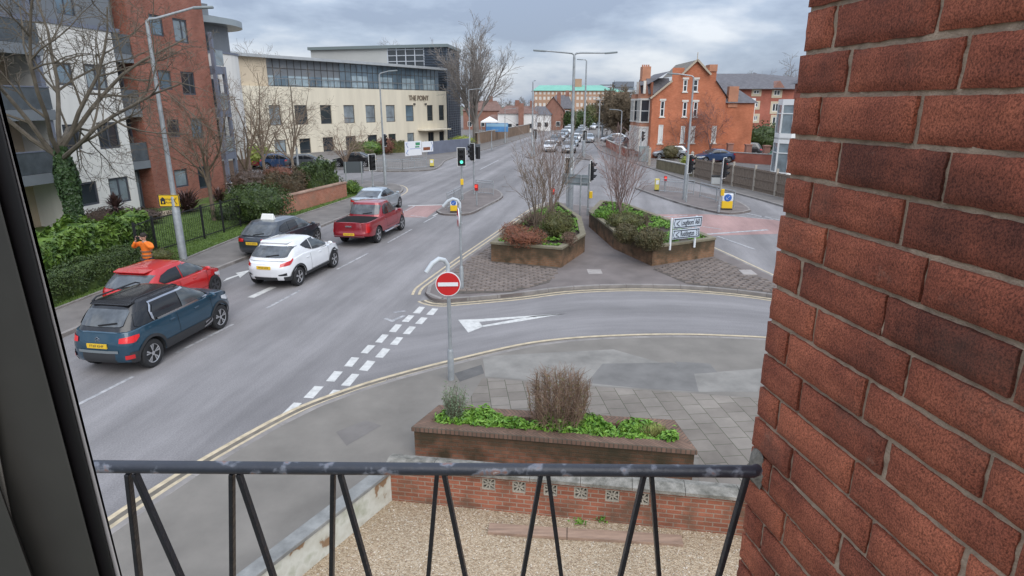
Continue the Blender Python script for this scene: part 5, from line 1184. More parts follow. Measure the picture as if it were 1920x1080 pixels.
# lamp columns
def lamp(label, px, py, ytop, arms, r=.085, z0=KH, m=steel, lower=.28, name='street_lamp', lean=0.0, rise=.12):
    b = G(px, py, z0); H = ZH(ytop, b.y)-z0; o = thing(name, label, 'street lamp', tuple(b), 0)
    MB().tube([(0, 0, 0), (0, 0, H*lower), (0, 0, H*lower+.12)], [r*1.55, r*1.45, r*.95], 12).build('base_column', steel, o, smooth=True)
    MB().tube([(0, 0, H*lower+.05), (0, 0, H-.25)], [r, r*.62], 10).build('pole', m, o, smooth=True)
    for (dx, dy, dz) in arms:
        d = Vector((dx, dy, 0)); L = d.length; d.normalize(); e = d*L+Vector((0, 0, H+dz)); mid = d*min(.35, L*.2)+Vector((0, 0, H))
        MB().tube([(0, 0, H-.3), (0, 0, H-.12), tuple(d*.1+Vector((0, 0, H-.03))), tuple(mid), tuple(e)], [r*.6, r*.55, r*.5, r*.45, r*.4], 8).build('arm', m, o, smooth=True)
        MB().bar(e-d*.05-Vector((0, 0, .02)), e+d*.65+Vector((0, 0, .03)), .22, .09).build('lantern', m_signg, o, bevel=.03)
    return o
bL = G(345, 486, .12); aL = AY(366, 19, bL.y)-AY(270, 40, bL.y)
L1 = lamp('tall grey street lamp with a yellow sign on the left verge, leaning over the road', 344, 486, 34, [(aL.x*.85, .4, .42)], .10, .12)
# yellow direction sign on it
zc = ZH(375.5, bL.y)-.12; ws = 36/FPX*26.5
q = MB(); q.box(-.15-ws*.5, -.13, zc-.24, -.15+ws*.5, -.10, zc+.24); q.build('yellow_sign', m_yel, L1); MS = Matrix.Translation((0, -.134, 0)) @ Matrix.Rotation(PI/2, 4, 'X')
q = MB(); xa, xb = -.15-ws*.5, -.15+ws*.5
for e in ((xa, zc-.24, xb, zc-.215), (xa, zc+.215, xb, zc+.24), (xa, zc-.215, xa+.025, zc+.215), (xb-.025, zc-.215, xb, zc+.215)): q.box(e[0], -.136, e[1], e[2], -.13, e[3])
q.build('sign_border', m_ink, L1)
q = MB(); x = xa+.17; q.add([(x-.12, -.135, zc+.03), (x, -.135, zc+.15), (x+.12, -.135, zc+.03)], [(0, 1, 2)]); q.box(x-.09, -.136, zc-.14, x-.03, -.133, zc+.03); q.box(x+.03, -.136, zc-.14, x+.09, -.133, zc+.03); q.box(x-.03, -.136, zc-.02, x+.03, -.133, zc+.03)
q.box(x-.09, -.136, zc-.14, x+.09, -.133, zc-.10); q.build('house_symbol', m_ink, L1)
q = MB(); x = xb-.14; q.bar((x+.05, -.135, zc+.13), (x-.05, -.135, zc), .01, .045, Vector((0, 1, 0))); q.bar((x-.05, -.135, zc), (x+.05, -.135, zc-.13), .01, .045, Vector((0, 1, 0))); q.build('chevron', m_ink, L1)
lettering('Compton\nAcres', .13, m_ink, L1, Matrix.Translation((-.15, -.134, zc)) @ Matrix.Rotation(PI/2, 4, 'X'), thick=.002)
b = G(722, 348, KH); w2 = AY(733, 131, b.y).x-AY(707, 137, b.y).x
lamp('slim grey street lamp in front of the cream office with its arm to the right', 723, 347, 137, [(w2*.7, 0, .15)], .08)
b = G(1070, 398, KH); wl_a = (AY(1020, 97, b.y).x-AY(1081, 99, b.y).x); wl_b = (AY(1145, 98, b.y).x-AY(1081, 99, b.y).x)
lamp('tallest twin armed street lamp rising from the middle of the island', 1069, 398, 99, [(wl_a*.9, .2, .12), (wl_b*.9, -.2, -.02)], .11)
lamp('tall thin lamp column just right of the twin armed lamp, on the far median', 1094, 293, 112, [(-.5, 0, 0.02)], .13)
b = G(1289, 378, KH); wv_ = AY(1258, 137, b.y).x-AY(1296, 143, b.y).x
lamp('street lamp before the Victorian house with its arm to the left', 1283, 374, 142, [(wv_*.8, .1, .12)], .085)
lamp('lamp column beside the louvred tower and grey cabinet', 881, 286, 168, [(1.2, 0, .1)], .08)
lamp('grey lamp column on the narrow median left of the queue', 998, 293, 152, [(.2, 1.2, .1)], .12)
lamp('thin lamp column at the front corner of the Victorian house', 1162, 294, 207, [(-.8, .4, .1)], .09)
lamp('distant lamp column on the right pavement by the brown tree', 1122, 266, 183, [(-1.5, 0, .1)], .12)
lamp('very distant lamp column behind another at the brown tree', 1129, 256, 188, [(-1.5, 0, .1)], .12)
lamp('thin lamp column on the left far pavement before the white houses', 947, 268, 205, [(1.2, 0, .1)], .07)
lamp('thin dark column by the boundary wall beyond the junction', 922, 281, 245, [(.3, 0, .05)], .06)
lamp('slim dark telegraph style pole among the bare trees at the left end of the office', 560, 322, 160, [(.1, 0, .02)], .07, m=bark)
# no entry signs with gooseneck lights
def no_entry(label, px, py, yc, dia, face, hood, low=.30):
    b = G(px, py, KH); zc = ZH(yc, b.y)-KH; o = thing('no_entry_sign', label, 'road sign', tuple(b), face, 'no entry signs on posts with gooseneck lights')
    r = dia/2; zl = zc*low
    MB().tube([(0, 0, 0), (0, 0, zl), (0, 0, zl+.06)], [.072, .072, .05], 14).build('post_base', steel, o, smooth=True)
    MB().tube([(0, 0, zl+.03), (0, 0, zc+r+.12)], .042, 12).build('post', steel, o, smooth=True)
    MB().lathe([(0, -.02), (r, -.02), (r, .012), (0, .012)], (0, -.06, zc), 40, 'y').build('sign_rim', m_signw, o)
    MB().lathe([(0, .0), (r*.94, .0), (r*.94, .006), (0, .006)], (0, -.083, zc), 40, 'y').build('red_disc', m_redp, o)
    MB().box(-r*.80, -.097, zc-r*.155, r*.80, -.088, zc+r*.155).build('white_bar', m_signw, o)
    q = MB(); q.tube([(0, -.05, zc-r*.5), (0, -.04, zc-r*.5)], .05, 8)
    for dz in (-.18, .18): q.box(-.06, -.06, zc+dz-.02, .06, .06, zc+dz+.02)
    q.build('clamp', steel, o)
    zt = zc+r+.1; hx_, hy_ = hood
    pts = [(0, 0, zt-.1), (0, 0, zt+.05), (hx_*.15, hy_*.15, zt+.16), (hx_*.4, hy_*.4, zt+.20), (hx_*.7, hy_*.7, zt+.12), (hx_, hy_, zt-.06)]
    MB().tube(pts, [.045, .045, .05, .055, .055, .055], 12).build('lamp_hood', mat('pale_grey_hood', (.45, .48, .50), .4), o, smooth=True)
    return o
no_entry('no entry sign facing the viewer on a grey post at the near kerb', 846, 712, 531, .55, R(2), (-.45, -.25))
no_entry('no entry sign seen nearly edge on, on the corner of the island setts', 866, 541, 408, .66, R(-80), (-.1, -.55))
# direction sign in the right planter
a = zb_(1256, 464); b = zb_(1302, 459); ang = math.atan2(b.y-a.y, b.x-a.x)
o = thing('direction_sign', 'white two panel direction sign on white posts in the right planter', 'road sign', tuple(a), ang); Lw = (b-a).length; zt_ = ZH(409, a.y)-a.z; sc = Lw/46
for x in (0, Lw): MB().tube([(x, 0, -.1), (x, 0, zt_)], .045, 10).build('post', m_signw, o, smooth=True)
for (z1, z0_, x0, x1, txt, ts) in ((zt_, zt_-16*sc, 1*sc, 54*sc, "Loughboro' A60", .30), (zt_-17.5*sc, zt_-32*sc, 1*sc, 51*sc, 'Ruddington  3', .30)):
    p = MB().box(x0, -.09, z0_, x1, -.06, z1).build('sign_panel', mat('pale_blue_sign_face', (.50, .56, .63), .4), o, bevel=.008)
    q = MB(); w_ = .035; i_ = .03
    for e in ((x0+i_, z0_+i_, x1-i_, z0_+i_+w_), (x0+i_, z1-i_-w_, x1-i_, z1-i_), (x1-i_-w_, z0_+i_, x1-i_, z1-i_)): q.box(e[0], -.096, e[1], e[2], -.088, e[3])
    zc = (z0_+z1)/2; h = (z1-z0_)/2-i_
    q.bar((x0+.10, -.092, z1-i_), (x0+.02, -.092, zc), .008, w_, Vector((0, 1, 0))); q.bar((x0+.02, -.092, zc), (x0+.10, -.092, z0_+i_), .008, w_, Vector((0, 1, 0)))
    q.bar((x0+.30, -.092, zc+h*.62), (x0+.14, -.092, zc), .008, .07, Vector((0, 1, 0))); q.bar((x0+.14, -.092, zc), (x0+.30, -.092, zc-h*.62), .008, .07, Vector((0, 1, 0)))
    q.build('border_and_arrow', m_ink, p)
    lt = lettering(txt, ts, m_ink, p, Matrix.Identity(4), thick=.003, bold=.004); lw_ = max(v.co.x for v in lt.data.vertices)*2; lt.data.transform(Matrix.Translation((x0+.36+(x1-x0-.46)/2, -.094, zc)) @ Matrix.Rotation(PI/2, 4, 'X') @ Matrix.Scale((x1-x0-.50)/lw_, 4, (1, 0, 0)))
# grey sign back on two posts
a = G(1062, 404, KH); b = G(1087, 407, KH); o = thing('sign_board', 'grey back of a road sign on two posts at the island tip', 'road sign', tuple(a), math.atan2(b.y-a.y, b.x-a.x)); L = (b-a).length; z1 = ZH(326, a.y)-KH; z0_ = ZH(346, a.y)-KH
for x in (0, L): MB().tube([(x, 0, 0), (x, 0, z1)], .045, 8).build('post', steel, o, smooth=True)
MB().box(-.38, .06, z0_, L+.42, .09, z1).build('panel', m_signg, o); q = MB()
for z in (z0_+.15, z1-.15): q.box(-.38, .03, z-.03, L+.42, .06, z+.03)
q.build('stiffeners', steel, o)
# dark sign back beside the hedge
a = G(650, 346, .1); b = G(671, 343, .1); o = thing('sign_board', 'dark back of a large road sign on posts beside the end of the hedge', 'road sign', tuple(a), R(10)); L = (b-a).length; z1 = ZH(306, a.y); 
for x in (0, L): MB().tube([(x, 0, 0), (x, 0, z1)], .05, 8).build('post', steel, o)
MB().box(-.15, .06, .9, L+.15, .1, z1).build('panel', mat('dark_sign_back', (.06, .07, .08), .6), o)
# direction board before the office
a = G(766, 300, .1); b = G(808, 296, .1); o = thing('direction_board', 'white direction board with arrow ends beside the blue grey wall', 'road sign', tuple(a), math.atan2(b.y-a.y, b.x-a.x)); L = (b-a).length; px1 = L/42; z1 = ZH(267, a.y); z0_ = ZH(294, a.y)
for x in (.5, L*.45, L*.8): MB().tube([(x, 0, 0), (x, 0, z1)], .05, 8).build('post', steel, o)
def chev(mb, pts, y, d=.05):
    n = len(pts); vs = [(x, y, z) for x, z in pts]+[(x, y+d, z) for x, z in pts]; mb.add(vs, [tuple(range(n)), tuple(range(2*n-1, n-1, -1))]+[(i, i+n, (i+1) % n+n, (i+1) % n) for i in range(n)])
zc = (z0_+z1)/2; zq = (z1-z0_)
p1 = MB(); chev(p1, [(-6*px1, z0_), (24*px1, z0_), (24*px1, z1), (-6*px1, z1)], -.08); p1 = p1.build('left_panel', m_signw, o)
p2 = MB(); chev(p2, [(25*px1, z0_+zq*.18), (46*px1, z0_+zq*.18), (46*px1, z1-zq*.08), (25*px1, z1-zq*.08)], -.08); p2 = p2.build('right_panel', m_signw, o)
q = MB(); q.bar((-1*px1, -.085, z1-.15), (-4.5*px1, -.085, zc+.6), .01, .10, Vector((0, 1, 0))); q.bar((-4.5*px1, -.085, zc+.6), (-1*px1, -.085, zc+.1), .01, .10, Vector((0, 1, 0))); q.bar((-1*px1, -.085, zc-.1), (-4.5*px1, -.085, zc-.5), .01, .10, Vector((0, 1, 0))); q.bar((-4.5*px1, -.085, zc-.5), (-1*px1, -.085, z0_+.15), .01, .10, Vector((0, 1, 0))); q.box(2*px1, -.086, zc-.06, 22*px1, -.08, zc-.02); q.build('arrows', m_blue, p1)
q = MB(); q.box(13*px1, -.087, zc+zq*.2, 21*px1, -.082, zc+zq*.4); q.box(12*px1, -.087, zc-zq*.02+.1, 20*px1, -.082, zc+zq*.14); q.build('green_patch', mat('sign_green', (.05, .25, .12), .5), p1)
q = MB(); q.box(27*px1, -.087, zc-zq*.2, 40*px1, -.082, zc+zq*.02); q.build('brown_patch', mat('sign_brown', (.22, .07, .03), .5), p2)
q = MB(); q.bar((42*px1, -.085, z1-zq*.12), (45*px1, -.085, zc+zq*.12), .01, .10, Vector((0, 1, 0))); q.bar((45*px1, -.085, zc+zq*.12), (42*px1, -.085, zc-zq*.25), .01, .10, Vector((0, 1, 0))); q.build('arrow', m_blue, p2)
# guard rails
def guard(label, L, h=1.0, z0=KH, infill=.13, m=steel):
    P = [G(x, y, z0) for x, y in L]; o = thing('guard_rail', label, 'guard rail', tuple(P[0]), 0, None); ps = MB(); rl = MB(); nf = MB()
    for a, b in zip(P, P[1:]):
        n = max(1, round((b-a).length/1.8)); 
        for i in range(n+1): p = a.lerp(b, i/n); MB().tube([p, p+Vector((0, 0, h+.03))], .03, 8).build('post', m, o, world=True)
        for z in (h, h-.16, .15): rl.tube([a+Vector((0, 0, z)), b+Vector((0, 0, z))], .026, 6)
        k = int((b-a).length/infill)
        for i in range(1, k): p = a.lerp(b, i/k); nf.tube([p+Vector((0, 0, .15)), p+Vector((0, 0, h-.16))], .008, 4, cap=False)
    rl.build('rail', m, o, world=True)
    if nf.v: nf.build('infill_bars', m, o, world=True)
    return o
guard('grey guard rail at the left nose of the left refuge beside the keep left bollard', [(839, 394), (864, 378)])
guard('grey guard rail on the right side of the left refuge', [(893, 364), (925, 367)])
guard('guard rail on the far side of the right refuge', [(1236, 361), (1300, 366)], infill=.16)
guard('guard rail at the right hand end of the right refuge', [(1312, 370), (1376, 389)], infill=.16)
guard('long grey guard rail along the pavement in front of the office hedge', [(697, 317), (755, 319), (800, 315)], infill=.2)
guard('guard rail beside the Victorian house pavement', [(1180, 300), (1214, 306)], infill=.2)
# bollards
def bollard(label, px, py, ytop, wpx, face=0.0, kind='keep'):
    b = G(px, py, KH); H = ZH(ytop, b.y)-KH; D = math.hypot(b.y, EYE); w_ = max(.12, wpx/FPX*D/2); o = thing('bollard', label, 'bollard', tuple(b), face)
    MB().box(-w_*1.05, -.14, 0, w_*1.05, .14, .08).build('base', black, o, bevel=.02)
    if kind == 'keep':
        MB().box(-w_, -.11, .08, w_, .11, H*.55).build('yellow_panel', m_yel, o, bevel=.03); MB().box(-w_, -.11, H*.55, w_, .11, H).build('white_panel', m_signw, o, bevel=.03)
        d = MB().lathe([(0, 0), (w_*.72, 0), (w_*.72, .01), (0, .01)], (0, -.125, H*.76), 20, 'y').build('blue_disc', m_blue, o)
        q = MB(); q.bar((w_*.35, -.13, H*.76+w_*.35), (-w_*.25, -.13, H*.76-w_*.25), .01, w_*.22, Vector((0, 1, 0))); q.bar((-w_*.3, -.13, H*.76+w_*.1), (-w_*.3, -.13, H*.76-w_*.3), .01, w_*.18, Vector((0, 1, 0))); q.bar((-w_*.3, -.13, H*.76-w_*.3), (w_*.1, -.13, H*.76-w_*.3), .01, w_*.18, Vector((0, 1, 0))); q.build('arrow', m_signw, d)
    else:
        MB().box(-w_, -.11, .08, w_, .11, H).build('shell', m_yelp, o, bevel=.04); MB().box(-w_*.7, -.12, H*.55, w_*.7, -.105, H*.9).build('white_face', m_signw, o)
    return o
bollard('lit keep left bollard, white over yellow with blue arrow, on the right refuge', 1362, 393, 363, 19, R(-8))
bollard('keep left bollard with blue disc at the nose of the left refuge', 851, 398, 374, 13, R(5))
bollard('small yellow bollard at the end of the pavement guard rail before the blue grey wall', 810, 313, 299, 7, 0, 'plain')
bollard('pale yellow bollard at the left end of the right refuge', 1231, 358, 335, 8, 0, 'plain')
# pedestrian signal posts with a red face
for px, py, yt, lab in ((894, 385, 345, 'short post with a red pedestrian signal on the left refuge'), (1036, 396, 352, 'short post with a red pedestrian signal behind the left planter twigs'), (1246, 360, 330, 'short post with a red pedestrian signal on the right refuge')):
    b = G(px, py, KH); H = ZH(yt, b.y)-KH; o = thing('pedestrian_signal', lab, 'signal post', tuple(b), R(-8), 'pedestrian signal posts')
    MB().tube([(0, 0, 0), (0, 0, H-.1)], .045, 8).build('post', steel, o); MB().box(-.11, -.12, H-.40, .11, .05, H).build('signal_box', mat('dull_red_box', (.32, .02, .02), .5), o, bevel=.02); MB().box(-.08, -.155, H-.22, .08, -.135, H-.06).build('signal_face', lens_r, o)
# cabinets, bins, plates
def cabinet(label, px, py, w_, d_, h, m, rz=0):
    b = G(px, py, KH); o = thing('utility_cabinet', label, 'cabinet', tuple(b), rz); MB().box(-w_/2, -d_/2, 0, w_/2, d_/2, h-.06).build('body', m, o, bevel=.015); MB().box(-w_/2-.03, -d_/2-.03, h-.06, w_/2+.03, d_/2+.03, h).build('lid', m, o); q = MB(); q.box(-.01, -d_/2-.006, .12, .01, -d_/2, h-.1); q.build('door_gap', black, o)
cabinet('grey green utility cabinet in front of the Victorian house bay', 1206, 303, 1.0, .5, 1.7, mat('cabinet_grey', (.24, .28, .28), .5))
cabinet('dark grey cabinet beside the lamp at the foot of the huge bare tree', 889, 288, 1.6, .6, 1.2, mat('cabinet_dark', (.08, .09, .10), .5))
for i, (px, py, c, lab) in enumerate(((1446, 309, (.03, .11, .07), 'dark green wheelie bin behind the timber panel fence'), (1459, 310, (.02, .13, .13), 'teal wheelie bin nearest the white bay house'), (1436, 305, (.05, .14, .08), 'green wheelie bin left of the others behind the fence'))):
    b = G(px, py, .05); o = thing('wheelie_bin', lab, 'bin', tuple(b), R(10*i), 'wheelie bins'); mm = mat('bin_plastic_'+('green', 'teal', 'leaf')[i], c, .5)
    q = MB(); vs = [(-.27, -.3, .1), (.27, -.3, .1), (.27, .3, .1), (-.27, .3, .1), (-.34, -.4, 1.15), (.34, -.4, 1.15), (.34, .4, 1.15), (-.34, .4, 1.15)]; q.add(vs, [(3, 2, 1, 0), (4, 5, 6, 7), (0, 1, 5, 4), (1, 2, 6, 5), (2, 3, 7, 6), (3, 0, 4, 7)]); q.build('body', mm, o, bevel=.03)
    MB().box(-.36, -.43, 1.15, .36, .42, 1.23).build('lid', mm, o, bevel=.03)
    for s_ in (-1, 1): MB().lathe([(0, -.03), (.11, -.03), (.11, .03), (0, .03)], (s_*.3, .33, .11), 10, 'x').build('wheel', rubber, o)
a = G(1375, 349, KH); b = G(1397, 352, KH); o = thing('street_name_plate', 'white street name plate on black posts in front of the timber fence', 'street sign', tuple(a), R(-8)); L = (b-a).length; z1 = ZH(328, a.y)-KH
for x in (.05, L-.05): MB().box(x-.04, -.03, 0, x+.04, .03, z1).build('post', black, o)
MB().box(-.1, -.05, z1-.35, L+.1, -.03, z1).build('plate', m_signw, o); MB().box(-.14, -.055, z1-.02, L+.14, -.02, z1+.04).build('cap', black, o)
a = G(1343, 345, KH); o = thing('grit_bin', 'small pale box with rounded lid on the right hand pavement by the fence', 'bin', tuple(a), R(-15)); MB().box(-.4, -.25, 0, .4, .25, .55).build('body', mat('pale_bin', (.45, .46, .45), .6), o, bevel=.04); MB().box(-.43, -.28, .55, .43, .28, .68).build('lid', black, o, bevel=.05)
for px, py, lab in ((1217, 310, 'pale timber post by the pavement in front of the Victorian house, left one'), (1296, 320, 'pale concrete post at the end of the mossy low wall')):
    b = G(px, py, .1); q = MB(); q.box(-.12, -.12, 0, .12, .12, 1.7); q.add([(-.14, -.14, 1.7), (.14, -.14, 1.7), (.14, .14, 1.7), (-.14, .14, 1.7), (0, 0, 1.88)], [(0, 1, 4), (1, 2, 4), (2, 3, 4), (3, 0, 4)]); o_ = q.build('gate_post', pm_); o_.location = b; tag(o_, lab, 'post')
b = G(930, 268, .1); o = thing('banner', 'blue banner board behind the left boundary wall', 'banner', (b.x, b.y+8, 0)); MB().box(-2.0, 0, 1.6, 2.0, .1, 3.1).build('panel', mat('banner_blue', (.08, .25, .52), .5, .2, 1), o); MB().box(-1.9, -.01, 2.5, 1.9, 0, 3.0).build('pale_band', mat('banner_pale', (.3, .5, .65), .5), o)
for x in (-1.8, 1.8): MB().box(x-.06, .02, 0, x+.06, .09, 1.6).build('post', steel, o)
b = G(908, 262, 0); o = thing('gazebo', 'small white tent roof left of the white houses', 'tent', (b.x, b.y+30, 0)); q = MB(); q.add([(-2, -2, 2.6), (2, -2, 2.6), (2, 2, 2.6), (-2, 2, 2.6), (0, 0, 3.7)], [(0, 1, 4), (1, 2, 4), (2, 3, 4), (3, 0, 4)]); q.box(-2, -2, 2.3, 2, 2, 2.6); q.build('canopy', wr, o)
for x, y in ((-1.9, -1.9), (1.9, -1.9), (1.9, 1.9), (-1.9, 1.9)): MB().box(x-.05, y-.05, 0, x+.05, y+.05, 2.3).build('leg', steel, o)
# black mesh fence on the lawn
FE = pxl([(262, 492), (296, 475), (352, 458), (404, 442), (447, 427), (500, 409), (533, 398)], .14); o = thing('mesh_fence', 'black bar railing fence between the verge and the flats lawn', 'fence', (*FE[0], .14)); pb = MB(); bb = MB(); mfb = mat('black_fence_paint', (.016, .017, .018), .5)
Fp = resample(FE, 9)
for i, p in enumerate(Fp): MB().box(p.x-.04, p.y-.04, .1, p.x+.04, p.y+.04, 1.75).build('post', mfb, o, world=True)
for a, b in zip(Fp, Fp[1:]):
    for z in (.3, 1.62): bb.bar((a.x, a.y, z), (b.x, b.y, z), .03, .04)
    n = int((b-a).length/.125)
    for i in range(n): p = a.lerp(b, (i+.5)/n); bb.tube([(p.x, p.y, .2), (p.x, p.y, 1.66)], .009, 4, cap=False)
bb.build('bars', mfb, o, world=True)
# patio slab, balcony table
p = G(290, 408, .14); tag(MB().prism([G2(268, 412, .15), G2(330, 400, .15), G2(322, 394, .15), G2(262, 402, .15)], .1, .17).build('patio', mat('patio_stone', (.45, .38, .28), .9, .1, 2)), kind='structure')
p = G(436, 362, .14); o = thing('garden_table', 'small white folding garden table under the round corner balcony', 'table', tuple(p)); MB().lathe([(0, .70), (.35, .70), (.35, .73), (0, .73)], (0, 0, 0), 16).build('table_top', white, o)
for s_ in (-1, 1): MB().bar((-.25*s_, -.2, 0), (.25*s_, -.2, .7), .03, .03).build('leg', white, o); MB().bar((-.25*s_, .2, 0), (.25*s_, .2, .7), .03, .03).build('leg', white, o)
for i, (px, py, lab) in enumerate(((247, 317 , 'left terracotta pot on the balcony ledge by the ivy tree'), )): pass
# cobbled setts on the island
def setts(Q, seed, name, label):
    rng = random.Random(seed); mb = MB(); P = [G2(x, y, KH) for x, y in Q]; xs = [p[0] for p in P]; ys = [p[1] for p in P]; y = min(ys); r = 0
    while y < max(ys):
        x = min(xs)+(r % 2)*.16
        while x < max(xs):
            if inpoly((x, y), P):
                hx_, hy_ = .150, .096; h = KH+rng.uniform(.03, .05); t = rng.uniform(-.02, .02)
                vs = [(x-hx_, y-hy_, KH-.01), (x+hx_, y-hy_, KH-.01), (x+hx_, y+hy_, KH-.01), (x-hx_, y+hy_, KH-.01), (x-hx_*.8, y-hy_*.78, h+t*.5), (x+hx_*.72, y-hy_*.7, h-t*.5), (x+hx_*.72, y+hy_*.7, h-t*.5), (x-hx_*.72, y+hy_*.7, h+t*.5)]
                mb.add(vs, [(4, 5, 6, 7), (0, 1, 5, 4), (1, 2, 6, 5), (2, 3, 7, 6), (3, 0, 4, 7)])
            x += .315
        y += .205; r += 1
    return struct(mb, name, mat('sett_stone', (.155, .125, .108), .85, .3, 3, .3, 30))
setts([(842, 548), (828, 532), (870, 497), (921, 462), (921, 492), (1045, 505), (1030, 528), (960, 546)], 1, 'cobbled_setts', '')
setts([(1226, 503), (1340, 485), (1425, 520), (1500, 552), (1425, 545), (1290, 531)], 2, 'cobbled_setts', '')
struct(MB().prism(pxl([(845, 552), (826, 533), (868, 497), (921, 460), (1060, 480), (1030, 530), (960, 548)], KH), KH, KH+.006, sides=False), 'sett_bed', mat('sett_joint', (.085, .07, .058), .95, .3, 5))
struct(MB().prism(pxl([(1224, 505), (1340, 483), (1425, 519), (1520, 560), (1425, 547), (1290, 533)], KH), KH, KH+.006, sides=False), 'sett_bed', mat('sett_joint', (.085, .07, .058), .95, .3, 5))
for L in ([(1100, 505), (1126, 505), (1130, 513), (1104, 514)], [(1384, 508), (1408, 508), (1420, 517), (1394, 517)]): struct(MB().prism(pxl(L, KH), KH, KH+(.05 if L[0][0] > 1200 else .004)), 'access_cover', mat('cover_concrete', (.30, .27, .25), .9, .2, 4))
# ================================================================== CARS
def paint(name, c, metal=.0, rough=.28, coat=1.0): return mat('paint_'+name, c, rough, 0.04, 2, metal=metal, coat=coat, spec=.5)
car_glass = mat('car_glass', (.016, .018, .021), .10, spec=.5)
car_glass2 = mat('car_glass_clear', (.05, .06, .065), .05, .5, 1.6, spec=.8)
cladding = mat('grey_black_cladding', (.028, .029, .031), .6)
lamp_red = mat('tail_lamp_red', (.48, .010, .012), .15, .1, 9, spec=.7, coat=.6)
lamp_lit = mat('tail_lamp_lit', (.58, .010, .012), .2, .1, 9, emit=.10, coat=.5)
lamp_clear = mat('lamp_clear', (.62, .63, .64), .12, .15, 12, spec=.8)
plate_y = mat('number_plate_yellow', (.72, .46, .03), .4); plate_w = mat('number_plate_white', (.72, .72, .70), .4)
alloy = mat('alloy_bright', (.55, .55, .56), .3, metal=.7); alloy_d = mat('alloy_dark', (.05, .05, .055), .4)
seam = mat('panel_gap', (.006, .006, .007), .8)
def interp(P, x):
    if x <= P[0][0]: return P[0][1]
    for (a, b), (c, d) in zip(P, P[1:]):
        if x <= c:
            t = (x-a)/(c-a); t = t*t*(3-2*t)*.5+t*.5; return b+(d-b)*t
    return P[-1][1]
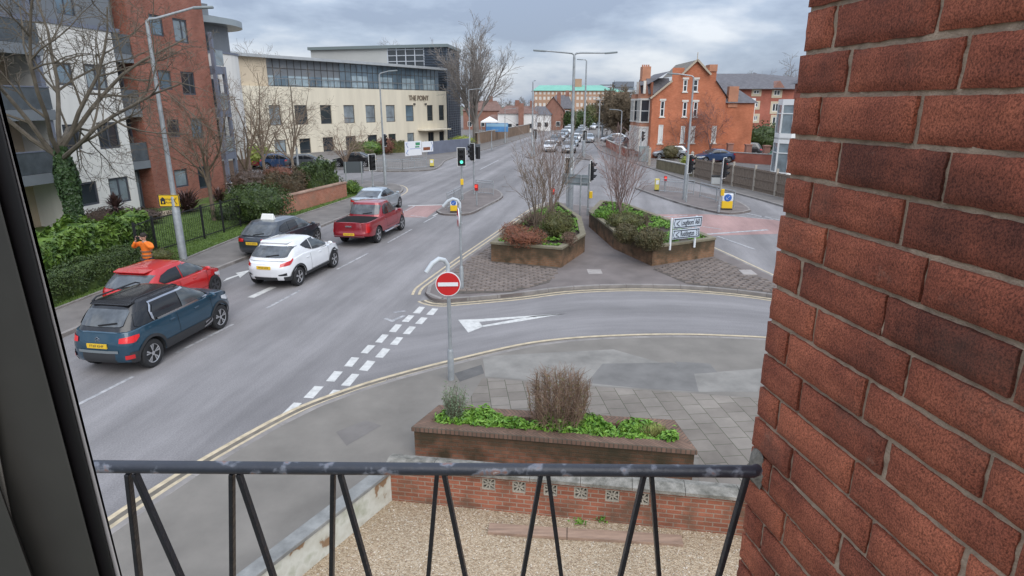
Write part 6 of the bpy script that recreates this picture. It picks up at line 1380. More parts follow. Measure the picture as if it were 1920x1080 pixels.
class Car:
    def __init__(s, **k):
        d = dict(L=4.3, W=1.8, roh=.85, wb=2.6, wr=.32, sill=.26, top=[(0, .95), (1, 1.0), (3.1, .98), (3.4, .95), (4.1, .78), (4.3, .66)], xr=.15, xrt=.6, xft=2.4, xf=3.25, roof=1.48, wroof=.60, wbelt=.80,
                 rs=[(.25, .10), (.45, .0), (.75, .02), (1.1, .12)], fs=[(.2, -.12), (.4, -.02), (.6, 0), (.85, -.12)], wf=[(.2, .93), (.45, .985), (.7, 1.0), (.95, .965), (1.1, .93)], nr=10, nf=5, m=3.2, crown=.05, bed=None)
        d.update(k); s.__dict__.update(d)
    def hw(s, z): return s.W/2*interp(s.wf, z)
    def y(s, x, z):
        a = min(max(x/s.L, 0), 1); n = s.nr if a < .5 else s.nf; u = abs(2*a-1); return s.hw(z)*max(0, 1-u**n)**(1/s.m)
    def sh(s, x, z): return interp(s.rs, z)*max(0, 1-x/.8)+interp(s.fs, z)*max(0, 1-(s.L-x)/1.0)
    def xr_(s, y, z):
        k = min(.999, abs(y)/s.hw(z)); x = s.L*(1-(1-k**s.m)**(1/s.nr))/2; return x+s.sh(x, z)
    def xf_(s, y, z):
        k = min(.999, abs(y)/s.hw(z)); x = s.L*(1+(1-k**s.m)**(1/s.nf))/2; return x+s.sh(x, z)
    def zb(s, x):
        z = s.sill+.06*max(0, 1-x/.5)+.02*max(0, 1-(s.L-x)/.5); 
        for xw in (s.roh, s.roh+s.wb):
            r = s.wr+.075
            if abs(x-xw) < r: z = max(z, s.wr+math.sqrt(r*r-(x-xw)**2)*.97)
        return z
    # greenhouse
    def gv(s, z, x=None): 
        return min(1, max(0, (z-s.zbelt)/(s.roof-s.zbelt)))
    def ghw(s, v): return (s.wbelt+(s.wroof-s.wbelt)*v)*s.W/1.8*1.06+.025*math.sin(PI*v)
    def gx0(s, v): return s.xr+(s.xrt-s.xr)*(v**1.15)
    def gx1(s, v): return s.xf+(s.xft-s.xf)*(v**1.12)
    def gy(s, x, z):
        v = s.gv(z); a = (x-s.gx0(v))/(s.gx1(v)-s.gx0(v)); u = min(1, abs(2*a-1)); return s.ghw(v)*max(0, 1-u**8)**.25
    def gxr(s, y, z):
        v = s.gv(z); k = min(.999, abs(y)/s.ghw(v)); a = (1-(1-k**4)**(1/8))/2; return s.gx0(v)+a*(s.gx1(v)-s.gx0(v))
    def gxf(s, y, z):
        v = s.gv(z); k = min(.999, abs(y)/s.ghw(v)); a = 1-(1-(1-k**4)**(1/8))/2; return s.gx0(v)+a*(s.gx1(v)-s.gx0(v))
    # ---- meshes, x measured from mid length
    def shell(s):
        mb = MB(); st = []
        for k in (0, .25, .5, .7, .84, .93, .98): st.append(s.L*(1-(1-k**s.m)**(1/s.nr))/2)
        x = st[-1]; xe = s.L*(1+(1-.98**s.m)**(1/s.nf))/2
        xs = set()
        n = 46
        for i in range(1, n): xs.add(round(x+(xe-x)*i/n, 4))
        for xw in (s.roh, s.roh+s.wb):
            r = s.wr+.075
            for j in range(15): xs.add(round(xw-r*math.cos(PI*j/14), 4))
            xs.add(round(xw-r-.004, 4)); xs.add(round(xw+r+.004, 4))
        st += sorted(v for v in xs if x+.01 < v < xe-.01)
        for k in (.98, .93, .84, .7, .5, .25, 0): st.append(s.L*(1+(1-k**s.m)**(1/s.nf))/2)
        NV = 9; grid = []
        for x in st:
            zb = s.zb(x); zt = interp(s.top, x); row = []
            for j in range(NV):
                v = j/(NV-1); z = zb+(zt-zb)*v; row.append((x+s.sh(x, z), s.y(x, z), z))
            grid.append(row)
        n = len(st)
        for sd in (1, -1):
            b = len(mb.v); mb.v += [(p[0]-s.L/2, p[1]*sd, p[2]) for r in grid for p in r]
            for i in range(n-1):
                for j in range(NV-1):
                    q = [b+i*NV+j, b+(i+1)*NV+j, b+(i+1)*NV+j+1, b+i*NV+j+1]; mb.f.append(q if sd < 0 else q[::-1]); mb.uv.append(None); mb.mi.append(0)
        fr = [1, .975, .93, .8, .55, .28, 0, -.28, -.55, -.8, -.93, -.975, -1]; b = len(mb.v); NF = len(fr)
        for i, x in enumerate(st):
            px_, py_, pz = grid[i][-1]
            for k in fr:
                z = pz+s.crown*(1-abs(k)**3)*min(1, py_/(s.W/2)*1.2)
                if abs(k) == .975: z = pz+.012
                if s.bed and s.bed[0] < x < s.bed[1] and abs(k) < .9: z = pz-.42
                mb.v.append((px_-s.L/2, py_*k, z))
        for i in range(n-1):
            for j in range(NF-1): q = [b+i*NF+j, b+(i+1)*NF+j, b+(i+1)*NF+j+1, b+i*NF+j+1]; mb.f.append(q[::-1]); mb.uv.append(None); mb.mi.append(1 if (s.bed and s.bed[0]-.02 < st[i] and st[i+1] < s.bed[1]+.02 and 2 <= j <= 9) else 0)
        # underside and wheel tunnels
        fr = [1, .7, 0, -.7, -1]; b = len(mb.v)
        for i, x in enumerate(st):
            p = grid[i][0]
            for k in fr: mb.v.append((p[0]-s.L/2, p[1]*k, p[2] if abs(k) == 1 else p[2]+.01))
        for i in range(n-1):
            for j in range(4): mb.f.append([b+i*5+j, b+(i+1)*5+j, b+(i+1)*5+j+1, b+i*5+j+1]); mb.uv.append(None); mb.mi.append(1)
        return mb
    def cabin(s):
        mb = MB(); A = []
        ks = (0, .3, .6, .8, .91, .97)
        for k in ks: A.append((1-(1-k**4)**(1/8))/2)
        a0 = A[-1]; A += [a0+(1-2*a0)*i/18 for i in range(1, 18)]; A += [1-(1-(1-k**4)**(1/8))/2 for k in reversed(ks)]
        V = [0, .2, .4, .6, .8, .92, 1.0]; n = len(A); NV = len(V); grid = []
        for a in A:
            row = []
            for v in V:
                u = min(1, abs(2*a-1)); y = s.ghw(v)*max(0, 1-u**8)**.25; x = s.gx0(v)+a*(s.gx1(v)-s.gx0(v)); z = s.zbelt-.03+(s.roof-s.zbelt+.03)*v
                row.append((x, y, z))
            grid.append(row)
        for sd in (1, -1):
            b = len(mb.v); mb.v += [(p[0]-s.L/2, p[1]*sd, p[2]) for r in grid for p in r]
            for i in range(n-1):
                for j in range(NV-1): q = [b+i*NV+j, b+(i+1)*NV+j, b+(i+1)*NV+j+1, b+i*NV+j+1]; mb.f.append(q if sd < 0 else q[::-1]); mb.uv.append(None); mb.mi.append(0)
        fr = [1, .95, .85, .6, .3, 0, -.3, -.6, -.85, -.95, -1]; b = len(mb.v); NF = len(fr)
        for i in range(n):
            p = grid[i][-1]; a = A[i]
            for k in fr: mb.v.append((p[0]-s.L/2+ (.0), p[1]*k, p[2]+.055*(1-abs(k)**2.5)*(1-abs(2*a-1)**4)+.0))
        for i in range(n-1):
            for j in range(NF-1): q = [b+i*NF+j, b+(i+1)*NF+j, b+(i+1)*NF+j+1, b+i*NF+j+1]; mb.f.append(q[::-1]); mb.uv.append(None); mb.mi.append(0)
        return mb
    def patch(s, mb, cols, fn, axis, off, sides=(1, -1), sub=4, rows=4):
        """cols: (t, z0, z1): strip draped on a surface; fn(t, z) gives the missing coordinate"""
        C_ = []
        for (a, b) in zip(cols, cols[1:]):
            for i in range(sub): t = i/sub; C_.append(tuple(a[k]+(b[k]-a[k])*t for k in range(3)))
        C_.append(cols[-1])
        for sd in sides:
            b0 = len(mb.v)
            for t, z0, z1 in C_:
                for j in range(rows+1):
                    z = z0+(z1-z0)*j/rows; q = fn(t, z)
                    if axis == 'side': mb.v.append((t+s.sh_(fn, t, z)-s.L/2, sd*(q+off), z))
                    else: mb.v.append((q+off-s.L/2, sd*t, z))
            R1 = rows+1
            for i in range(len(C_)-1):
                for j in range(rows):
                    q = [b0+i*R1+j, b0+(i+1)*R1+j, b0+(i+1)*R1+j+1, b0+i*R1+j+1]; mb.f.append(q); mb.uv.append(None); mb.mi.append(0)
        return mb
    def sh_(s, fn, t, z): return s.sh(t, z) if fn == s.y else 0
def wheel(o, x, y, r, wdt, style='five', dark=False):
    sd = 1 if y > 0 else -1
    t = MB().lathe([(r*.66, -wdt/2), (r*.93, -wdt/2), (r, -wdt*.36), (r, wdt*.36), (r*.93, wdt/2), (r*.68, wdt/2), (r*.62, wdt*.30), (0, wdt*.30)], (x, 0, r), 26, 'y'); 
    t.v = [(a, (b*sd if True else b)+y, c) for a, b, c in t.v]
    w_ = t.build('wheel', rubber, o, smooth=True)
    rb = MB(); n = 5; m_ = alloy
    yo = y+sd*wdt*.40
    def P(a, rr, dy=0): return (x+rr*math.cos(a), yo+sd*dy, r+rr*math.sin(a))
    for k in range(n):
        a = 2*PI*k/n+.3
        if style == 'split':
            for e in (-.17, .17): rb.add([P(a-.10, r*.12), P(a+.10, r*.12), P(a+e+.11, r*.63), P(a+e-.11, r*.63)], [(0, 1, 2, 3)])
        elif style == 'wide': rb.add([P(a-.5, r*.14), P(a+.5, r*.14), P(a+.34, r*.64), P(a-.34, r*.64)], [(0, 1, 2, 3)])
        else: rb.add([P(a-.4, r*.14), P(a+.4, r*.14), P(a+.22, r*.63), P(a-.22, r*.63)], [(0, 1, 2, 3)])
    for k in range(24):
        a0, a1 = 2*PI*k/24, 2*PI*(k+1)/24
        rb.add([P(a0, r*.62), P(a1, r*.62), P(a1, r*.68, .01), P(a0, r*.68, .01)], [(0, 1, 2, 3)]); rb.add([P(a0, 0), P(a0, r*.15, .004), P(a1, r*.15, .004)], [(0, 1, 2)])
    rb.build('rim', alloy_d if dark else m_, w_)
    MB().lathe([(0, 0), (r*.62, 0)], (x, 0, r), 20, 'y')
    return w_
def make_car(name, label, sp, pm, group=None, cabin_mat=None, side=(), tail=(), style='five', darkrim=False, clad=None, plate=None, cat='car', rails=False, front=True, detail=True, rearwin=None, platez=.72, tailmat=None, spoiler=None, fmat=None):
    s = sp; s.zbelt = interp(s.top, (s.xr+s.xf)/2); o = thing(name, label, cat, (0, 0, 0), 0, group); off = s.L/2
    s.shell().build('body', [pm, cladding], o, smooth=True, ang=40); s.cabin().build('cabin', cabin_mat or pm, o, smooth=True, ang=50)
    for i, c in enumerate(side):
        for sd in (1, -1): mb = MB(); s.patch(mb, c[0], s.gy, 'side', .007, sides=(sd,)); mb.build('side_window', c[1] if len(c) > 1 else car_glass, o, smooth=True)
    # rear window and windscreen
    zb = s.zbelt; h = s.roof-zb
    rw_ = rearwin or (.12, .86, .80)
    w0 = s.ghw(rw_[0])*rw_[2]; c = [(-w0, zb+h*(rw_[0]+.04), zb+h*(rw_[1]-.08)), (-w0*.9, zb+h*rw_[0], zb+h*rw_[1]), (0, zb+h*(rw_[0]-.01), zb+h*(rw_[1]+.01)), (w0*.9, zb+h*rw_[0], zb+h*rw_[1]), (w0, zb+h*(rw_[0]+.04), zb+h*(rw_[1]-.08))]
    mb = MB(); s.patch(mb, c, s.gxr, 'end', -.008, sides=(1,)); mb.build('rear_window', mat('car_rear_glass', (.075, .083, .09), .07, .45, 3, spec=.7), o, smooth=True)  # glass base colour lightened to stand in for reflected sky
    w0 = s.ghw(.1)*.84; c = [(-w0, zb+h*.06, zb+h*.80), (-w0*.92, zb+h*.03, zb+h*.90), (0, zb+h*.02, zb+h*.93), (w0*.92, zb+h*.03, zb+h*.90), (w0, zb+h*.06, zb+h*.80)]
    mb = MB(); s.patch(mb, c, s.gxf, 'end', .008, sides=(1,)); mb.build('windscreen', car_glass2, o, smooth=True)
    # tail lamps: a rear face strip and a wrap round the corner
    for sd in (1, -1):
        mb = MB()
        for t in tail:
            y0, y1, x1, z = t
            cols = [(y0, z[0][0], z[0][1]), (y1, z[1][0], z[1][1])]; s.patch(mb, cols, s.xr_, 'end', -.014, sides=(sd,), sub=18)
            xa = s.L*(1-(1-min(.999, y1/s.hw(z[1][0]))**s.m)**(1/s.nr))/2
            s.patch(mb, [(xa, z[1][0], z[1][1]), (x1, z[2][0], z[2][1])], s.y, 'side', .014, sides=(sd,), sub=22)
        if mb.v: mb.build('tail_lamp', tailmat or lamp_red, o, smooth=True)
    for xw in (s.roh, s.roh+s.wb):
        for sd in (1, -1): wheel(o, xw-off, sd*(s.W/2-.135), s.wr, .215, style, darkrim)
    if front:
        hz = interp(s.top, s.L-.25)
        for sd in (1, -1):
            mb = MB(); y1 = s.W/2*.86; s.patch(mb, [(s.W/2*.50, hz-.20, hz-.10), (y1, hz-.20, hz-.04)], s.xf_, 'end', .012, sides=(sd,))
            xa = s.L*(1+(1-(y1/s.hw(hz-.1))**s.m)**(1/s.nf))/2; s.patch(mb, [(xa, hz-.20, hz-.04), (xa-.35, hz-.08, hz+.0)], s.y, 'side', .014, sides=(sd,), sub=14); mb.build('headlight', lamp_clear, o, smooth=True)
        mb = MB(); w_ = s.W*.24; s.patch(mb, [(-w_, hz-.22, hz-.09), (w_, hz-.22, hz-.09)], s.xf_, 'end', .012, sides=(1,)); s.patch(mb, [(-w_*1.3, .30, .44), (w_*1.3, .30, .44)], s.xf_, 'end', .012, sides=(1,)); mb.build('grille', black, o, smooth=True)
        xx = s.xf_(.0, .5)-off; MB().box(xx+.0, -.26, .455, xx+.02, .26, .565).build('front_plate', plate_w, o)
    if detail:
        # plate, mirrors, handles, seams
        x = s.xr_(0, platez)-off; p = MB().box(x-.03, -.26, platez-.055, x-.005, .26, platez+.055).build('number_plate', plate_y, o)
        if plate: lettering(plate, .088, m_ink, p, Matrix.Translation((x-.032, 0, platez)) @ Matrix.Rotation(-PI/2, 4, 'Z') @ Matrix.Rotation(PI/2, 4, 'X'), thick=.001)
        for sd in (1, -1):
            xm = s.xf-.42-off; ym = s.ghw(.1)+.02; mb = MB(); mb.bar((xm, sd*ym, zb+.02), (xm+.02, sd*(ym+.1), zb+.06), .06, .05); vs = []
            mb.lathe([(0, -.05), (.06, -.045), (.085, 0), (.075, .05), (0, .07)], (0, 0, 0), 10, 'x'); k = 5*10
            for i in range(len(mb.v)-k, len(mb.v)): a, b, c = mb.v[i]; mb.v[i] = (a+xm+.02, b*1.25+sd*(ym+.16), c*.85+zb+.08)
            mb.build('mirror', fmat or pm, o, smooth=True)
            mb = MB()
            for xd in (s.doors if hasattr(s, 'doors') else (1.62, 2.62)):
                z = zb-.13; y = s.y(xd, z); mb.box(xd-.09-off, sd*y-.02, z-.018, xd+.09-off, sd*y+.02, z+.018)
            mb.build('door_handle', fmat or pm, o, bevel=.008)
        mb = MB(); d1 = s.doors if hasattr(s, 'doors') else (1.62, 2.62)
        for xs in (d1[0]+.20, d1[1]+.62): s.patch(mb, [(xs-.006, s.sill+.14, zb-.03), (xs+.006, s.sill+.14, zb-.03)], s.y, 'side', .004, sub=1, rows=6)
        s.patch(mb, [(d1[0]+.20, s.sill+.13, s.sill+.142), (d1[1]+.62, s.sill+.13, s.sill+.142)], s.y, 'side', .004, rows=1); mb.build('door_gap', seam, o)
        zz = zb+h*(rw_[0]+.05); x = s.gxr(0, zz)-off; MB().bar((x-.03, .03, zz), (s.gxr(.4, zz+.05)-off-.03, -.42, zz+.06), .03, .025).build('rear_wiper', black, o)
    if clad:
        mb = MB(); z1 = clad
        s.patch(mb, [(.12, s.sill+.02, z1), (s.roh-s.wr-.10, s.sill+.02, z1)], s.y, 'side', .012); s.patch(mb, [(s.roh+s.wr+.10, s.sill-.0, z1-.06), (s.roh+s.wb-s.wr-.10, s.sill-.0, z1-.06)], s.y, 'side', .014)
        s.patch(mb, [(-s.W/2*.9, s.sill+.05, z1), (s.W/2*.9, s.sill+.05, z1)], s.xr_, 'end', -.014, sides=(1,))
        for xw in (s.roh, s.roh+s.wb):
            r0 = s.wr+.078; r1 = r0+.075; n = 16
            for sd in (1, -1):
                b = len(mb.v)
                for j in range(n+1):
                    a = PI*j/n
                    for rr in (r0, r1): x_ = xw-rr*math.cos(a); z_ = max(s.sill, s.wr+rr*math.sin(a)*.97); mb.v.append((x_-off+s.sh(x_, z_), sd*(s.y(x_, z_)+.014), z_))
                for j in range(n): mb.f.append([b+2*j, b+2*j+1, b+2*j+3, b+2*j+2]); mb.uv.append(None); mb.mi.append(0)
        mb.build('cladding', cladding, o, smooth=True)
    if rails:
        for sd in (1, -1):
            y = s.ghw(1)*.90; q = MB(); q.tube([(s.xrt+.05-off, sd*y, s.roof+.02), (s.xrt+.2-off, sd*y, s.roof+.085), (s.xft-.25-off, sd*y, s.roof+.085), (s.xft-.1-off, sd*y, s.roof+.02)], .02, 6); q.build('roof_rail', black, o, smooth=True)
    if spoiler:
        w_ = s.ghw(1)*.95; q = MB(); x0 = s.xrt-off; q.add([(x0+.12, -w_, s.roof-.005), (x0+.12, w_, s.roof-.005), (x0-spoiler, w_*.9, s.roof-.035), (x0-spoiler, -w_*.9, s.roof-.035), (x0+.12, -w_, s.roof+.03), (x0+.12, w_, s.roof+.03), (x0-spoiler, w_*.9, s.roof-.0), (x0-spoiler, -w_*.9, s.roof-.0)], [(0, 1, 2, 3), (7, 6, 5, 4), (0, 3, 7, 4), (3, 2, 6, 7), (2, 1, 5, 6)]); q.build('spoiler', cabin_mat or pm, o, bevel=.012)
    return o
def place(o, s, rear, frontp, z=0.0):
    """by the ground contacts of the two wheels on the right hand side"""
    a = G(*rear, z); b = G(*frontp, z); d = (b-a); d.normalize(); n = Vector((-d.y, d.x, 0)); mid = (a+b)/2+n*(s.W/2-.06); c = mid+d*(s.L/2-(s.roh+s.wb/2)); o.location = (c.x, c.y, z+.005); o.rotation_euler = (0, 0, math.atan2(d.y, d.x)); return o
# --- blue SUV
s = Car(L=4.36, W=1.74, roh=.74, wb=2.73, wr=.355, m=3.8, sill=.30, top=[(0, 1.05), (.6, 1.10), (2.9, 1.09), (3.35, 1.10), (3.9, 1.05), (4.22, .92), (4.36, .78)], xr=.13, xrt=.62, xft=2.35, xf=3.42, roof=1.63, wroof=.58, wbelt=.775, nr=13, nf=5, crown=.05)
s.doors = (1.55, 2.50)
blue = paint('deep_blue', (.016, .058, .095), .35)
zb = 1.052
suv = make_car('car', 'dark blue SUV with black roof and red tail lamps, nearest of the stopped cars', s, blue, None, mat('paint_black_roof', (.010, .010, .012), .22, coat=.25), side=[([(1.0, 1.20, 1.32), (1.12, 1.155, 1.48), (1.6, 1.15, 1.54), (1.98, 1.15, 1.55)], ), ([(2.04, 1.15, 1.55), (2.4, 1.15, 1.535), (2.75, 1.155, 1.40), (3.05, 1.16, 1.22)], car_glass2), ([(.42, 1.16, 1.2), (.52, 1.12, 1.42), (.88, 1.12, 1.50)],)],
               tail=[(.54, .80, .36, ((.84, .95), (.82, .985), (.92, .985)))], style='split', clad=.60, plate='FT69 KHP', rails=True, platez=.77, tailmat=lamp_lit, rearwin=(.18, .80, .72), spoiler=.06)
q = MB()
for (x0, z0, z1) in ((.90, 1.06, 1.115),): s.patch(q, [(1.10, 1.105, 1.15), (2.0, 1.105, 1.15), (3.10, 1.11, 1.155)], s.gy, 'side', .012)
s.patch(q, [(1.02, 1.545, 1.585), (1.6, 1.55, 1.59), (2.35, 1.545, 1.585)], s.gy, 'side', .012); s.patch(q, [(.93, 1.19, 1.36), (1.0, 1.115, 1.32)], s.gy, 'side', .012); s.patch(q, [(.93, 1.30, 1.38), (1.06, 1.48, 1.575)], s.gy, 'side', .012)
for k_ in (1, -1):
    q2 = MB(); ix = {}
    for f in q.f:
        if q.v[f[0]][1]*k_ > 0:
            for i_ in f: ix.setdefault(i_, len(ix))
            q2.f.append([ix[i_] for i_ in f])
    q2.v = [q.v[i_] for i_ in ix]; q2.uv = [None]*len(q2.f); q2.mi = [0]*len(q2.f); q2.build('window_chrome', chrome, suv, smooth=True)
q = MB(); s.patch(q, [(2.72, .36, .42), (3.02, .44, .50)], s.y, 'side', .022); q2 = MB(); s.patch(q2, [(2.70, .33, .34), (2.76, .33, .48), (3.02, .38, .50), (3.06, .42, .46)], s.y, 'side', .018); q2.build('airbump_frame', chrome, suv); q.build('airbump', black, suv)
q = MB(); x = s.xr_(0, .93)-s.L/2-.016
for dz in (.0, .055): q.bar((x, -.06, .87+dz), (x, 0, .92+dz), .012, .022, Vector((1, 0, 0))); q.bar((x, 0, .92+dz), (x, .06, .87+dz), .012, .022, Vector((1, 0, 0)))
q.build('badge', chrome, suv)
q = MB(); s.patch(q, [(-.52, .60, .665), (.52, .60, .665)], s.xr_, 'end', -.02, sides=(1,)); q.build('bumper_strip', mat('satin_grey_trim', (.16, .18, .19), .4), suv)
for sd in (1, -1): q = MB(); s.patch(q, [(.66, .44, .54), (.80, .44, .54)], s.xr_, 'end', -.026, sides=(sd,)); q.build('fog_lamp', lamp_red, suv)
place(suv, s, (293, 686), (415, 617))
# --- white crossover
s = Car(L=4.37, W=1.82, roh=.80, wb=2.64, wr=.34, sill=.28, top=[(0, .90), (.35, 1.0), (1.2, 1.06), (2.9, .97), (3.3, .99), (3.95, .90), (4.25, .76), (4.37, .66)], xr=.20, xrt=.86, xft=2.25, xf=3.32, roof=1.54, wroof=.57, wbelt=.78, nr=7, nf=4.5, crown=.06, rs=[(.25, .16), (.45, .04), (.75, .0), (.9, .06), (1.1, .22)])
s.doors = (1.45, 2.35); wht = paint('white', (.74, .75, .76), 0, .25)
car = make_car('car', 'white coupe shaped crossover with black rear window, behind the red pickup', s, wht, side=[([(1.28, 1.36, 1.38), (1.5, 1.22, 1.42), (1.85, 1.10, 1.475)],), ([(1.90, 1.09, 1.48), (2.3, 1.06, 1.48), (2.7, 1.05, 1.36), (3.02, 1.06, 1.17)], car_glass2)],
               tail=[(.56, .80, .50, ((.82, .92), (.85, 1.0), (1.0, 1.07)))], style='five', clad=.46, plate='FP18 UXR', platez=.80, rearwin=(.16, .78, .86), spoiler=.10)
for sd in (1, -1): q = MB(); s.patch(q, [(.50, .52, .55), (.74, .50, .60)], s.xr_, 'end', -.016, sides=(sd,)); q.build('bumper_vent', black, car)
place(car, s, (565, 534), (626, 502))
# --- red hatchback
s = Car(L=4.06, W=1.77, roh=.72, wb=2.55, wr=.32, sill=.26, top=[(0, .90), (.5, .97), (2.7, .93), (3.05, .92), (3.7, .80), (3.98, .66), (4.06, .58)], xr=.12, xrt=.72, xft=2.15, xf=3.15, roof=1.43, wroof=.58, wbelt=.79, nr=7, nf=4.2)
s.doors = (1.35, 2.25); redp = paint('bright_red', (.52, .014, .014), .05)
car = make_car('car', 'bright red hatchback between the blue SUV and the kerb', s, redp, side=[([(.78, 1.10, 1.12), (.95, 1.0, 1.25), (1.35, .985, 1.335), (1.72, .98, 1.35)],), ([(1.77, .98, 1.35), (2.15, .98, 1.34), (2.6, .98, 1.16), (2.85, .99, 1.06)], car_glass2)], tail=[(.50, .80, .32, ((.80, .90), (.74, .98), (.86, .95)))], style='wide', darkrim=True, plate='MV15 RKO', rearwin=(.14, .80, .84), spoiler=.18)
ra = G(406, 550); a_ = G(293, 686); b_ = G(415, 617); d = (b_-a_).normalized(); c = ra-d*(s.roh+s.wb-s.L/2)+Vector((-d.y, d.x, 0))*(s.W/2-.06); car.location = (c.x, c.y, .005); car.rotation_euler = (0, 0, math.atan2(d.y, d.x))
# --- dark taxi estate
s = Car(L=4.75, W=1.83, roh=1.0, wb=2.79, wr=.33, sill=.25, top=[(0, .92), (.6, .97), (3.2, .95), (3.5, .94), (4.3, .84), (4.65, .70), (4.75, .6)], xr=.15, xrt=.85, xft=2.65, xf=3.62, roof=1.47, wroof=.58, wbelt=.79, nr=9, nf=4.5)
s.doors = (1.75, 2.75); dk = paint('slate_grey', (.05, .058, .07), .5)
car = make_car('car', 'dark grey estate taxi with a white roof sign', s, dk, side=[([(.85, 1.12, 1.14), (1.05, 1.02, 1.30), (1.5, 1.005, 1.385)],), ([(1.56, 1.005, 1.39), (2.2, 1.0, 1.40)],), ([(2.26, 1.0, 1.40), (2.6, 1.0, 1.38), (3.05, 1.0, 1.20), (3.3, 1.01, 1.08)], car_glass2)], tail=[(.40, .82, .45, ((.78, .90), (.76, .92), (.82, .9)))], plate='YK16 DWA', rails=False, rearwin=(.12, .82, .84))
q = MB(); x0 = 1.35-s.L/2; q.add([(x0-.12, -.3, 1.50), (x0+.12, -.3, 1.50), (x0+.12, .3, 1.50), (x0-.12, .3, 1.50), (x0-.04, -.26, 1.74), (x0+.04, -.26, 1.74), (x0+.04, .26, 1.74), (x0-.04, .26, 1.74)], [(0, 1, 5, 4), (1, 2, 6, 5), (2, 3, 7, 6), (3, 0, 4, 7), (4, 5, 6, 7)]); q.build('taxi_sign', mat('taxi_sign_white', (.75, .75, .70), .4), car, bevel=.02)
ra = G(596, 455); hd = math.atan2((G(626, 502)-G(565, 534)).y, (G(626, 502)-G(565, 534)).x); d = Vector((math.cos(hd), math.sin(hd), 0)); c = ra-d*(s.roh+s.wb-s.L/2)+Vector((-d.y, d.x, 0))*(s.W/2-.06); car.location = (c.x, c.y, .005); car.rotation_euler = (0, 0, hd)
# --- red pickup
s = Car(L=5.25, W=1.88, roh=1.22, wb=3.1, wr=.385, sill=.46, top=[(0, 1.10), (1.55, 1.12), (3.5, 1.10), (3.95, 1.14), (4.8, 1.06), (5.1, .92), (5.25, .78)], xr=1.62, xrt=1.98, xft=3.15, xf=4.05, roof=1.74, wroof=.62, wbelt=.79, nr=16, nf=6, m=4, crown=.04, bed=(.10, 1.58), rs=[(.45, .0), (.6, -.02), (.7, .03), (1.1, .05)])
s.doors = (2.05, 3.0); mar = paint('dark_red', (.26, .014, .022), .2)
car = make_car('pickup_truck', 'dark red double cab pickup with open load bed, ahead of the white crossover', s, mar, side=[([(2.0, 1.24, 1.30), (2.15, 1.20, 1.58), (2.55, 1.18, 1.65)],), ([(2.60, 1.18, 1.65), (3.1, 1.18, 1.63), (3.5, 1.19, 1.40), (3.65, 1.2, 1.3)], car_glass2)], tail=[(.76, .87, .26, ((.66, 1.06), (.66, 1.07), (.68, 1.05)))], style='five', plate='WU19 GXT', platez=.60, rearwin=(.2, .86, .86), cat='pickup truck')
q = MB(); x = -s.L/2; q.box(x-.07, -.72, .46, x+.12, .72, .54); q.build('rear_bumper', mat('bumper_red_grey', (.10, .02, .025), .35), car, bevel=.03)
q = MB(); q.box(x-.03, -.15, .93, x+.06, .15, .985); q.build('tailgate_handle', chrome, car)
for sd in (1, -1): MB().tube([(-.75, sd*.93, .40), (-.6, sd*.97, .40), (1.05, sd*.97, .40), (1.2, sd*.93, .40)], .045, 8).build('side_step', chrome, car, smooth=True)
place(car, s, (712, 454), (753, 432))
# --- silver saloon
s = Car(L=4.75, W=1.85, roh=1.0, wb=2.8, wr=.335, sill=.24, top=[(0, .98), (.6, 1.02), (3.1, .94), (3.5, .93), (4.3, .82), (4.65, .68), (4.75, .58)], xr=.50, xrt=1.55, xft=2.55, xf=3.55, roof=1.43, wroof=.56, wbelt=.77, nr=8, nf=4.4)
s.doors = (1.75, 2.7); slv = paint('pale_silver', (.40, .45, .48), .6)
car = make_car('car', 'pale silver saloon at the front of the nearer queue, partly behind the pickup', s, slv, side=[([(1.1, 1.10, 1.12), (1.4, 1.01, 1.26), (1.9, .995, 1.36)],), ([(1.96, .995, 1.36), (2.5, .99, 1.36), (2.95, .99, 1.18), (3.2, 1.0, 1.07)], car_glass2)], tail=[(.42, .80, .48, ((.85, .92), (.83, .97), (.90, .98)))], rearwin=(.10, .82, .82), plate='FG20 LVE')
ra = G(750, 389); a_ = G(712, 454); b_ = G(753, 432); d = (b_-a_).normalized(); c = ra-d*(s.roh+s.wb-s.L/2)+Vector((-d.y, d.x, 0))*(s.W/2-.06); car.location = (c.x, c.y, .005); car.rotation_euler = (0, 0, math.atan2(d.y, d.x))
# --- the many small cars: five kinds, copied
def small(pm, label, kind):
    if kind == 'hatch': s = Car(L=4.2, W=1.78); sd = [([(.72, 1.06, 1.1), (1.0, 1.03, 1.36), (1.7, 1.02, 1.41)],), ([(1.76, 1.02, 1.41), (2.4, 1.02, 1.39), (2.95, 1.03, 1.12)],)]
    elif kind == 'suv': s = Car(L=4.45, W=1.85, roh=.85, wb=2.7, wr=.35, sill=.3, top=[(0, 1.02), (.6, 1.06), (3.3, 1.05), (3.9, .98), (4.3, .84), (4.45, .7)], xr=.13, xrt=.55, xft=2.45, xf=3.4, roof=1.64); sd = [([(.8, 1.13, 1.2), (1.0, 1.12, 1.52), (1.85, 1.11, 1.57)],), ([(1.91, 1.11, 1.57), (2.45, 1.11, 1.55), (3.1, 1.12, 1.2)],)]
    else: s = Car(L=4.6, W=1.82, roh=.95, wb=2.75, top=[(0, .95), (.6, .99), (3.2, .95), (3.5, .94), (4.2, .8), (4.6, .62)], xr=.45, xrt=1.4, xft=2.5, xf=3.5, roof=1.44); sd = [([(1.1, 1.05, 1.1), (1.4, 1.01, 1.28), (1.95, 1.0, 1.36)],), ([(2.0, 1.0, 1.37), (2.5, 1.0, 1.36), (3.1, 1.01, 1.1)],)]
    return make_car('car', label, s, pm, None, side=sd, tail=[(.5, .8, .4, ((.8, .9), (.78, .95), (.84, .95)))])
